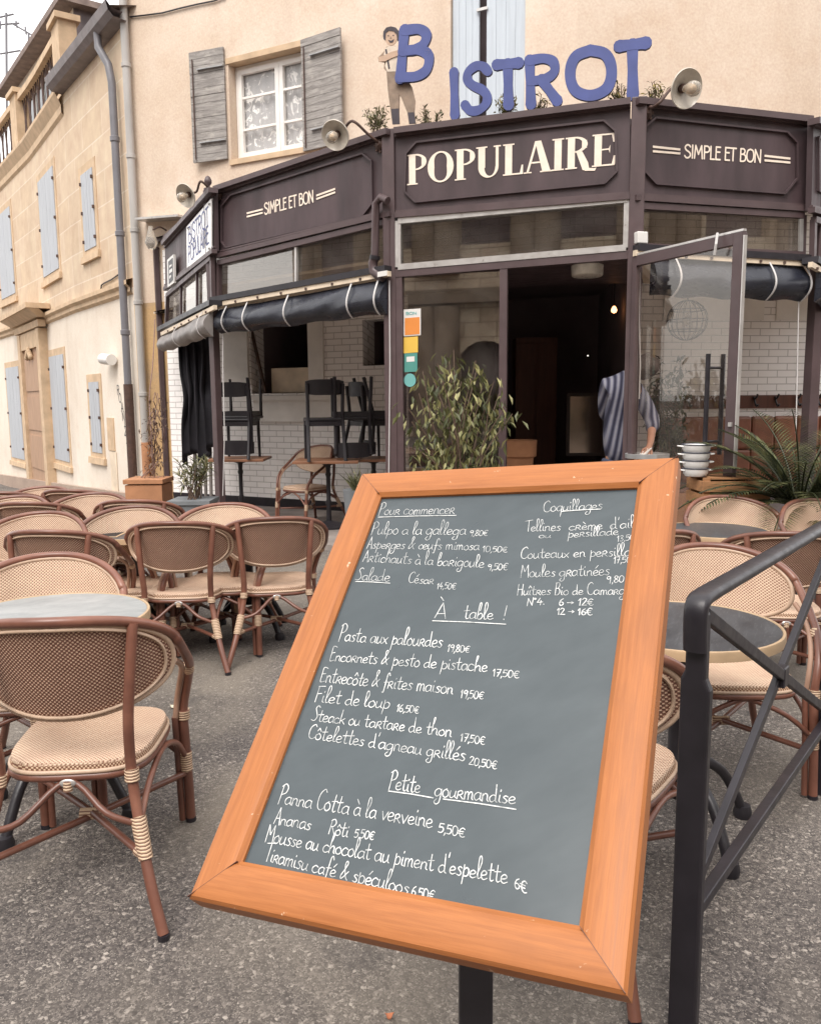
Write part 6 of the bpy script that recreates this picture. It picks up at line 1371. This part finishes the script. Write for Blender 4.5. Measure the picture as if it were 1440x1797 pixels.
# ================================================================ THE MAN
def skin(name, J, E, mats, parent, sub=2, root=0):
    me = bpy.data.meshes.new(name); me.from_pydata([j[0] for j in J], E, []); o = bpy.data.objects.new(name, me); COL.objects.link(o)
    md = o.modifiers.new('skin', 'SKIN'); md.use_smooth_shade = True; md.branch_smoothing = .6
    for v_, j in zip(me.skin_vertices[0].data, J): v_.radius = j[1] if isinstance(j[1], tuple) else (j[1], j[1]); v_.use_root = False
    me.skin_vertices[0].data[root].use_root = True
    s = o.modifiers.new('sub', 'SUBSURF'); s.levels = s.render_levels = sub
    dg = bpy.context.evaluated_depsgraph_get(); ev = o.evaluated_get(dg); m2 = bpy.data.meshes.new_from_object(ev)
    bpy.data.objects.remove(o); o = bpy.data.objects.new(name, m2); COL.objects.link(o); g = ORG[parent.name]
    m2.transform(Matrix.Translation(-g)); o.parent = parent; ORG[o.name] = g; m2.materials.clear(); m2.materials.append(mat(mats)); m2.polygons.foreach_set('use_smooth', [True] * len(m2.polygons)); return o
d_ = D; hip = d_(1092, 800, 7.62); hip.z = .98
J_ = {'hip': hip, 'waist': d_(1094, 765, 7.62), 'chest': d_(1098, 705, 7.56), 'upper': d_(1103, 668, 7.50), 'neck': d_(1117, 656, 7.44), 'hb': d_(1126, 650, 7.40), 'ht': d_(1136, 644, 7.36),
 'ls': d_(1076, 672, 7.52), 'le': d_(1072, 728, 7.72), 'lh': d_(1112, 752, 7.80), 'rs': d_(1126, 676, 7.44), 're': d_(1147, 738, 7.28), 'rw': d_(1143, 776, 7.0), 'rh': d_(1140, 788, 6.93)}
for k_ in J_: J_[k_] = J_[k_] - RT * (.06 if k_ not in ('rw', 'rh', 'hb', 'ht', 're') else .01)
man = thing('person', 'grey haired man in striped shirt stooping in the doorway, wiping a table', 'person', (hip.x, hip.y, FL))
lk, lf = Vector((hip.x - .11, hip.y + .02, .54)), Vector((hip.x - .12, hip.y + .1, FL + .09)); rk, rf = Vector((hip.x + .10, hip.y - .04, .54)), Vector((hip.x + .12, hip.y + .0, FL + .09))
names = ['hip', 'waist', 'chest', 'upper', 'neck', 'hb', 'ht', 'ls', 'le', 'lh', 'rs', 're', 'rw']
rad = dict(hip=(.13, .105), waist=(.15, .12), chest=(.18, .13), upper=(.11, .08), neck=.052, hb=.085, ht=.088, ls=.065, le=.045, lh=.03, rs=.065, re=.045, rw=.03)
JJ = [(J_[n], rad[n]) for n in names] + [(Vector((hip.x - .1, hip.y, .88)), .08), (lk, .062), (lf, .045), (lf + Vector((0, -.2, -.05)), .035), (Vector((hip.x + .1, hip.y, .88)), .08), (rk, .062), (rf, .045), (rf + Vector((.02, -.2, -.05)), .035)]
ix = {n: i for i, n in enumerate(names)}
EE = [(ix[a], ix[c_]) for a, c_ in (('hip', 'waist'), ('waist', 'chest'), ('chest', 'upper'), ('upper', 'neck'), ('neck', 'hb'), ('hb', 'ht'), ('upper', 'ls'), ('ls', 'le'), ('le', 'lh'), ('upper', 'rs'), ('rs', 're'), ('re', 'rw'))] + [(0, 13), (13, 14), (14, 15), (15, 16), (0, 17), (17, 18), (18, 19), (19, 20)]
# fingers of the right hand, closed on the cloth
pw = J_['rw']; ph = J_['rh']; dh = (ph - pw).normalized(); sd_ = dh.cross(UPV).normalized(); kn = ph
base = len(JJ); JJ.append((kn, (.028, .016))); EE.append((ix['rw'], base))
for k in range(4):
    o_ = sd_ * (-.03 + .02 * k); L_ = (.028, .033, .031, .024)[k]; i0 = len(JJ)
    JJ += [(kn + o_ + dh * .03, .0095), (kn + o_ + dh * (.03 + L_) + Vector((0, 0, -.012)), .009), (kn + o_ + dh * (.03 + L_ * 1.3) + Vector((0, 0, -.036)), .008)]; EE += [(base, i0), (i0, i0 + 1), (i0 + 1, i0 + 2)]
i0 = len(JJ); JJ += [(kn + sd_ * .045 + dh * .0, .011), (kn + sd_ * .055 + dh * .035 + Vector((0, 0, -.02)), .009)]; EE += [(base, i0), (i0, i0 + 1)]
skin('body', JJ, EE, 'skin', man)
G_ = lambda n, k=1.0: (J_[n], tuple(q * k for q in rad[n]) if isinstance(rad[n], tuple) else rad[n] * k)
sh = [(Vector((hip.x, hip.y, .85)), (.2, .165)), (J_['waist'], (.185, .15)), (J_['chest'], (.205, .155)), (J_['upper'], (.19, .145)), (J_['neck'] - (J_['neck'] - J_['upper']) * .2, .088), G_('ls', 1.35), (J_['le'], .068), (J_['le'].lerp(J_['lh'], .7), .05), G_('rs', 1.35), (J_['re'], .07), (J_['re'].lerp(J_['rw'], .5), .056)]
skin('striped_shirt', sh, [(0, 1), (1, 2), (2, 3), (3, 4), (3, 5), (5, 6), (6, 7), (3, 8), (8, 9), (9, 10)], 'striped_shirt', man)
skin('jeans', [(Vector((hip.x, hip.y, 1.06)), (.17, .142)), (Vector((hip.x - .1, hip.y, .86)), .112), (lk, .082), (lf, .07), (Vector((hip.x + .1, hip.y, .86)), .112), (rk, .082), (rf, .07)], [(0, 1), (1, 2), (2, 3), (0, 4), (4, 5), (5, 6)], 'denim', man)
for f_ in (lf, rf): b = B('shoe'); b.tube(cr_spline([f_ + Vector((0, .05, -.04)), f_ + Vector((0, -.06, -.045)), f_ + Vector((0, -.17, -.055))], 4), [.045] * 5 + [.04, .036, .034, .03], 10); b.build('shoe', man, smooth=60)
hc = J_['hb'].lerp(J_['ht'], .55); b = B('grey_hair'); ax = (J_['ht'] - J_['hb']).normalized()
Xh = ax.cross(Vector((0, 1, 0))).normalized(); Yh = Xh.cross(ax)
b.lathe([(0, .128), (.055, .122), (.092, .09), (.108, .04), (.106, -.02), (.092, -.055), (.085, -.06)], hc + Vector((-.004, -.012, .01)), 24, (Xh, Yh, ax))
for v_ in b.bm.verts: v_.co += Vector((random.uniform(-1, 1), random.uniform(-1, 1), random.uniform(-1, 1))) * .006
b.build('hair', man, smooth=70)
b = B('skin'); e0 = hc + Vector((.03, -.10, -.02)); b.lathe([(0, .02), (.018, .012), (.028, 0), (.02, -.012), (0, -.01)], e0, 12, (Vector((.6, 0, 0)), Vector((0, 0, 1.2)), Vector((0, -1, 0)))); b.build('ear', man, smooth=60)
fd = (J_['rh'] - J_['re']); fd.z = 0; fd.normalize(); fd = (Vector((.75, .35, -.35))).normalized()
b = B('skin'); b.lathe([(.016, 0), (.013, .02), (0, .034)], hc + fd * .085 + Vector((0, 0, -.02)), 8, (fd.cross(UPV).normalized(), UPV, fd)); b.build('nose', man, smooth=60)
b = B('sepia_dark')
for s in (-1, 1): b.lathe([(.008, 0), (.006, .005), (0, .007)], hc + fd * .082 + fd.cross(UPV).normalized() * .03 * s + Vector((0, 0, .012)), 8, (fd.cross(UPV).normalized(), UPV, fd))
b.build('eye', man)
b = B('sepia_mid'); b.bar(hc + fd * .082 + fd.cross(UPV).normalized() * .022 + Vector((0, 0, -.055)), hc + fd * .082 - fd.cross(UPV).normalized() * .022 + Vector((0, 0, -.055)), .01, .008); b.build('mouth', man)
b = B('cloth_white'); cp = ph + Vector((-.01, -.02, -.05)); rows = []
for i in range(11):
    a = -1 + 2 * i / 10; row = []
    for j in range(9):
        s = j / 8; row.append(b.v(cp + Vector((-.10 + .12 * s + .012 * math.sin(a * 7 + s * 3), .05 * a * (.4 + .6 * abs(s - .8)), -.035 + .085 * s + .016 * math.sin(a * 9 + 4 * s)))))
    rows.append(row)
for A_, C_ in zip(rows, rows[1:]):
    for j in range(8): b.f([A_[j], A_[j + 1], C_[j + 1], C_[j]])
cw_ = tag(b.build('wiping_cloth', smooth=70), "crumpled white cloth in the stooping man's hand", 'cloth'); md = cw_.modifiers.new('thick', 'SOLIDIFY'); md.thickness = .004
# ================================================================ PLANTS
def leaf(b, p, d, up, ln, wd, fold=.25, droop=.3):
    d = Vector(d).normalized(); s = d.cross(up)
    if s.length < 1e-3: s = Vector((1, 0, 0))
    s.normalize(); n = s.cross(d)
    a = b.v(p); m1 = p + d * ln * .5 - n * ln * droop * .12; e = b.v(p + d * ln - n * ln * droop * .5); c_ = b.v(m1); l = b.v(m1 + s * wd / 2 + n * wd * fold); r_ = b.v(m1 - s * wd / 2 + n * wd * fold)
    b.f([a, c_, l]); b.f([c_, e, l]); b.f([a, r_, c_]); b.f([c_, r_, e])
def rv(r_): return Vector((r_.uniform(-1, 1), r_.uniform(-1, 1), r_.uniform(-1, 1)))
# ficus before the side light
rn_ = random.Random(5); base = D(800, 860, 6.75); fz = FL
fc = thing('ficus_tree', 'leafy ficus with drooping olive leaves in front of the side glass', 'plant', (base.x, base.y, fz)); 
b = B('terracotta'); b.lathe([(0, 0), (.14, 0), (.19, .34), (.21, .36), (.21, .42), (.185, .42), (.17, .37), (0, .36)], (base.x, base.y, fz), 24); b.build('pot', fc, smooth=40); b = B('soil'); b.lathe([(0, .385), (.178, .38)], (base.x, base.y, fz), 16); b.build('soil', fc)
st_ = B('twig'); lv = B('ficus_leaf'); tops = []
def br(px, py): p = D(px, py, base.y); p.y += rn_.uniform(-.28, .25); return p
ends = [br(*q) for q in ((722, 740), (735, 690), (742, 650), (790, 630), (797, 612), (762, 665), (830, 635), (835, 650), (812, 668), (868, 668), (880, 690), (893, 725), (858, 700), (838, 705), (780, 700), (755, 730), (726, 780), (735, 812), (775, 770), (812, 745), (842, 755), (860, 790), (790, 805), (825, 800), (745, 765), (880, 712), (765, 640), (850, 680), (716, 715), (800, 690))]
for e in ends:
    b0 = Vector((base.x + rn_.uniform(-.08, .08), base.y + rn_.uniform(-.06, .06), fz + .38)); m1 = b0.lerp(e, .5) + Vector((rn_.uniform(-.06, .06), rn_.uniform(-.06, .06), .10)); pth = cr_spline([b0, m1, e], 6)
    st_.tube(pth, [.009 - .0055 * i / 12 for i in range(len(pth))], 5)
    for k in range(27):
        t = rn_.betavariate(2.6, 1.1); p = pth[min(len(pth) - 1, int(t * len(pth)))] + rv(rn_) * .085
        dr = rv(rn_); dr.z = -.55 - rn_.random() * .8; leaf(lv, p, dr, UPV + rv(rn_) * .6, rn_.uniform(.065, .115), rn_.uniform(.024, .038))
st_.build('stem', fc, smooth=60); o = lv.build('foliage', fc, recalc=False)
# dark potted plant inside, behind the open door
rn_ = random.Random(21); c = D(1176, 800, 8.9); t = thing('indoor_plant', 'dark leafy potted plant inside, seen through the open glass door', 'plant', (c.x, c.y, FL))
b = B('terracotta'); b.lathe([(0, 0), (.15, 0), (.2, .42), (.17, .42), (.15, .38), (0, .37)], (c.x, c.y, FL), 20); b.build('pot', t, smooth=40); st_, lv = B('twig'), B('cycad_leaf')
for k in range(24):
    e = D(rn_.uniform(1148, 1206), rn_.uniform(628, 775), c.y); e.y += rn_.uniform(-.2, .2); b0 = Vector((c.x, c.y, FL + .38)); pth = cr_spline([b0, b0.lerp(e, .6) + UPV * .05, e], 6); st_.tube(pth, .006, 5)
    for j in range(26): p = pth[min(len(pth) - 1, int(rn_.betavariate(2.4, 1) * len(pth)))] + rv(rn_) * .07; leaf(lv, p, rv(rn_) - UPV * .3, UPV + rv(rn_) * .5, rn_.uniform(.07, .12), rn_.uniform(.03, .05))
st_.build('stem', t); lv.build('foliage', t, recalc=False)
# oleander in the grey planter
rn_ = random.Random(8); c = D(340, 896, 8.55); pl_ = thing('oleander', 'oleander with slender pale green leaves in a grey square pot by the bay post', 'plant', (c.x, c.y, 0))
zt = D(340, 877, 8.55).z; b = B('grey_pot'); 
for (w0, w1, z0, z1) in ((.17, .205, 0, zt - .03), (.22, .22, zt - .03, zt + .01)):
    lo = [b.v((c.x + sx * w0, c.y + sy * w0, z0)) for sx, sy in cs]; hi = [b.v((c.x + sx * w1, c.y + sy * w1, z1)) for sx, sy in cs]
    for q in range(4): b.f([lo[q], lo[(q + 1) % 4], hi[(q + 1) % 4], hi[q]])
    b.f(lo[::-1]); b.f(hi)
b.build('pot', pl_); sb, lb = B('twig'), B('oleander_leaf')
for k in range(15):
    e = D(rn_.uniform(312, 372), rn_.uniform(812, 850), c.y); e.y += rn_.uniform(-.15, .15); p0 = Vector((c.x + rn_.uniform(-.1, .1), c.y + rn_.uniform(-.1, .1), zt)); pth = cr_spline([p0, p0.lerp(e, .6) + Vector((0, 0, .04)), e], 6); sb.tube(pth, [.007 - .004 * i / 12 for i in range(len(pth))], 5)
    for j in range(15):
        t = .35 + .65 * rn_.random(); p = pth[min(len(pth) - 1, int(t * len(pth)))]; d = rv(rn_) * .9 + Vector((0, 0, .55)); leaf(lb, p, d, UPV + rv(rn_) * .4, rn_.uniform(.10, .17), rn_.uniform(.016, .024), .2, .6)
sb.build('stem', pl_); lb.build('foliage', pl_, recalc=False)
# terracotta box with a straggling climber
rn_ = random.Random(3); c = D(262, 860, 9.9); zt = D(262, 838, 9.9).z; w_ = .235; cl_ = thing('climber_planter', 'straggling brown climber in a square terracotta planter at the house corner', 'plant', (c.x, c.y, -.02))
b = B('terracotta'); b.box((c.x, c.y, (zt - .06) / 2 - .02), (w_ * 1.86, w_ * 1.86, zt - .04)); b.box((c.x, c.y, zt - .03), (w_ * 2, w_ * 2, .055)); b.build('planter', cl_, bevel=.006)
sb, lb = B('vine_stem'), B('dry_vine_leaf')
for k in range(9):
    pts = [Vector((c.x + rn_.uniform(-.1, .1), c.y, zt))]; xx, yy = 266 + rn_.uniform(-10, 14), 830
    while yy > 740 - 22 * (k % 3): yy -= 14; xx += rn_.uniform(-6, 6); q = D(xx, yy, c.y + .0); q.y += rn_.uniform(-.06, .12); pts.append(q)
    pth = cr_spline(pts, 3); sb.tube(pth, .005, 5)
    for j in range(26): p = rn_.choice(pth) + rv(rn_) * .10; d = rv(rn_) + Vector((0, 0, -.2)); leaf(lb, p, d, UPV, rn_.uniform(.04, .08), rn_.uniform(.014, .026))
pts = [D(268, 832, c.y), D(267, 780, c.y), D(262, 700, c.y + .5), D(268, 640, c.y + 1.0), D(272, 560, c.y + 1.5)]; sb.tube(cr_spline(pts, 5), .007, 5)
sb.build('stem', cl_); lb.build('foliage', cl_, recalc=False)
# cycad at the right
rn_ = random.Random(12); c = D(1405, 850, 5.7); cy_ = thing('cycad_palm', 'dark green cycad palm with arching feathery fronds before the right bay', 'plant', (c.x, c.y, 0))
b = B('grey_pot'); b.lathe([(0, 0), (.2, 0), (.25, .4), (.27, .42), (.27, .47), (.24, .47), (.22, .43), (0, .42)], (c.x, c.y, 0), 24); b.build('pot', cy_, smooth=40)
b = B('twig'); b.lathe([(0, .40), (.10, .40), (.12, .5), (.10, .66), (.06, .76), (0, .78)], (c.x, c.y, 0), 14); b.build('trunk', cy_, smooth=60)
for k in range(44):
    a = k * 2.39996 + rn_.uniform(-.2, .2); el_ = .2 + 1.2 * (k / 44); L_ = rn_.uniform(.66, .92); dirh = Vector((math.cos(a), math.sin(a), 0)); p0 = Vector((c.x, c.y, .74)) + dirh * .05; pts = []
    for i in range(13):
        t = i / 12; an = el_ - 1.15 * t * (1.1 - .3 * (k / 44)); 
        pts.append(p0.copy()); p0 = p0 + (dirh * math.cos(an) + UPV * math.sin(an)) * (L_ / 12)
    b = B('cycad_leaf'); b.tube(pts, [.008 - .005 * i / 12 for i in range(13)], 5); side = dirh.cross(UPV)
    for i in range(1, 38):
        t = i / 38; q = t * 12; i0 = min(11, int(q)); p = pts[i0].lerp(pts[i0 + 1], q - i0); tg = (pts[i0 + 1] - pts[i0]).normalized(); l_ = .19 * (math.sin(min(1, t * 1.08) * math.pi * .92 + .16) ** .6)
        for s in (-1, 1): leaf(b, p, tg * .75 + side * s * 1.0 + UPV * .18, UPV, l_, .014, .1, .25)
    b.build('frond', cy_, recalc=False)
# little plants along the ledge behind the letters
for i, (px, py, n, sp_, mt, lb_) in enumerate(((660, 214, 150, 20, 'oleander_leaf', 'grey green ledge plant left of the boy cut-out'), (752, 214, 90, 24, 'oleander_leaf', 'low ledge plant between the boy cut-out and the letter I'), (888, 192, 170, 24, 'ledge_leaf', 'yellow green ledge plant in front of the first T'), (946, 188, 60, 16, 'ledge_leaf', 'small ledge plant at the foot of the R'), (1085, 172, 70, 14, 'ledge_leaf', 'yellowish sprigs between the O and the last T'), (1148, 170, 90, 18, 'ledge_leaf', 'yellowish ledge plant right of the last T'))):
    rn_ = random.Random(40 + i); pl = Pl(pT.A - pT.n * .16, pT.B - pT.n * .16); c = pl.p(px, py); t = thing('ledge_plant', lb_, 'plant', c, 'small plants on the ledge of the bistro front')
    b = B('twig'); lv = B(mt)
    b.box(c - UPV * .16, (sp_ * .008, .10, .10), (pl.t, pl.n, UPV))
    for k in range(14):
        e = pl.p(px + rn_.uniform(-sp_, sp_), py - rn_.uniform(2, 26)); e += pl.n * rn_.uniform(-.05, .1); p0 = c + pl.t * rn_.uniform(-.05, .05) - UPV * .12; b.tube([p0, p0.lerp(e, .6) + UPV * .02, e], .003, 4)
        for j in range(n // 10): p = p0.lerp(e, .35 + .65 * rn_.random()) + rv(rn_) * .025; leaf(lv, p, rv(rn_) + UPV * .4, UPV + rv(rn_) * .5, rn_.uniform(.035, .07), rn_.uniform(.008, .02))
    b.build('stem', t); lv.build('foliage', t, recalc=False)
# shrub leaf at the left edge, small pot plant by the counter
rn_ = random.Random(77); c = G(-22, 985, 0); t = thing('edge_shrub', 'dark green shrub beside the dark back at the pale round table', 'plant', c); zt = D(0, 925, c.y).z
b = B('twig'); lv = B('oleander_leaf')
for k in range(10):
    e = Vector((c.x + rn_.uniform(-.12, .16), c.y + rn_.uniform(-.1, .1), zt + rn_.uniform(-.2, .07))); b.tube([c, c.lerp(e, .6) + UPV * .05, e], .006, 5)
    for j in range(24): leaf(lv, c.lerp(e, .6 + .4 * rn_.random()), rv(rn_) + UPV * .3, UPV + rv(rn_) * .4, rn_.uniform(.06, .10), .024)
b.build('stem', t); lv.build('foliage', t, recalc=False)
c = D(627, 832, 8.2); t = thing('tufted_plant', 'small grassy plant in a tall pot under the tables with black chairs', 'plant', (c.x, c.y, FL)); b = B('grey_pot'); b.lathe([(0, 0), (.1, 0), (.15, .55), (.13, .55), (0, .5)], (c.x, c.y, FL), 16); b.build('pot', t, smooth=40); lv = B('oleander_leaf')
for k in range(60): leaf(lv, Vector((c.x + rn_.uniform(-.05, .05), c.y + rn_.uniform(-.05, .05), FL + .52)), rv(rn_) * .55 + UPV, UPV + rv(rn_), rn_.uniform(.14, .32), .018, .2, .5)
lv.build('foliage', t, recalc=False)
# fallen leaf and petal on the asphalt
for nm, px, py, mt, lb_, s_ in (('fallen_petal', 305, 1241, 'petal', 'pale fallen petal on the asphalt right of the largest rattan chair', .02), ('fallen_leaf', 683, 1786, 'dry_leaf', 'small orange leaf on the asphalt in front of the menu stand', .011)):
    p = G(px, py, .006); b = B(mt); pts = [p + Vector((s_ * math.cos(a) * (1 + .2 * math.sin(3 * a)), s_ * .7 * math.sin(a), .006 * math.cos(2 * a) + .006)) for a in [k * .4488 for k in range(14)]]; b.prism(pts, (0, 0, .0015)); tag(b.build(nm), lb_, 'leaf')
# ================================================================ ROMAN ARENA across the street (seen only as reflections)
ar = thing('stone_arena', 'weathered roman stone arcade across the street, seen reflected in the bistro glass', 'building', (0, -16, 0))
pa = [(-34, 8), (-26, -6), (-15, -14.5), (0, -17.5), (15, -14.5), (26, -6), (34, 8)]; wl_ = B('arena_stone', 'dark_void'); pil = B('arena_stone'); cor = B('arena_stone')
for (ax, ay), (bx, by) in zip(pa, pa[1:]):
    pl = Pl((bx, by), (ax, ay)); Lh = (Vector((bx, by)) - Vector((ax, ay))).length; nb = max(2, round(Lh / 4.2)); 
    for k in range(nb):
        u0_, u1_ = Lh * k / nb, Lh * (k + 1) / nb; um = (u0_ + u1_) / 2
        for lvl, zb in enumerate((0, 6.2)):
            hs_ = [(um - 1.15, um + 1.15, zb + .2 + .9 * lvl, zb + 3.7)]
            wallsheet(wl_, pl, u0_, u1_, zb, zb + 6.2 if lvl == 0 else zb + 5.0, .9, hs_)
            n = 10; 
            for q in range(n):      # arch head, filled spandrels
                a0, a1 = math.pi * q / n, math.pi * (q + 1) / n; wl_.poly([pl.q(um + 1.15 * math.cos(a), zb + 3.7 - 1.15 + 1.15 * math.sin(a), .004) for a in (a0, a1)] + [pl.q(um + 1.15 * math.cos(a1), zb + 3.72, .004), pl.q(um + 1.15 * math.cos(a0), zb + 3.72, .004)], [(0, 0), (.3, 0), (.3, .5), (0, .5)])
            wl_.m = 1; wl_.poly([pl.q(um - 1.3, zb, -.9), pl.q(um + 1.3, zb, -.9), pl.q(um + 1.3, zb + 3.8, -.9), pl.q(um - 1.3, zb + 3.8, -.9)]); wl_.m = 0
            for u in (u0_ + .42, u1_ - .42): pil.tube([pl.q(u, zb, .15), pl.q(u, zb + 5.0, .15)], .52, 12)
        for zb in (5.1, 11.0):
            cor.prism([pl.q(u0_, zb, .6), pl.q(u1_, zb, .6), pl.q(u1_, zb + .5, .75), pl.q(u0_, zb + .5, .75)], -pl.n * .8)
wl_.build('wall', ar); pil.build('half_columns', ar, smooth=40); cor.build('cornice', ar)
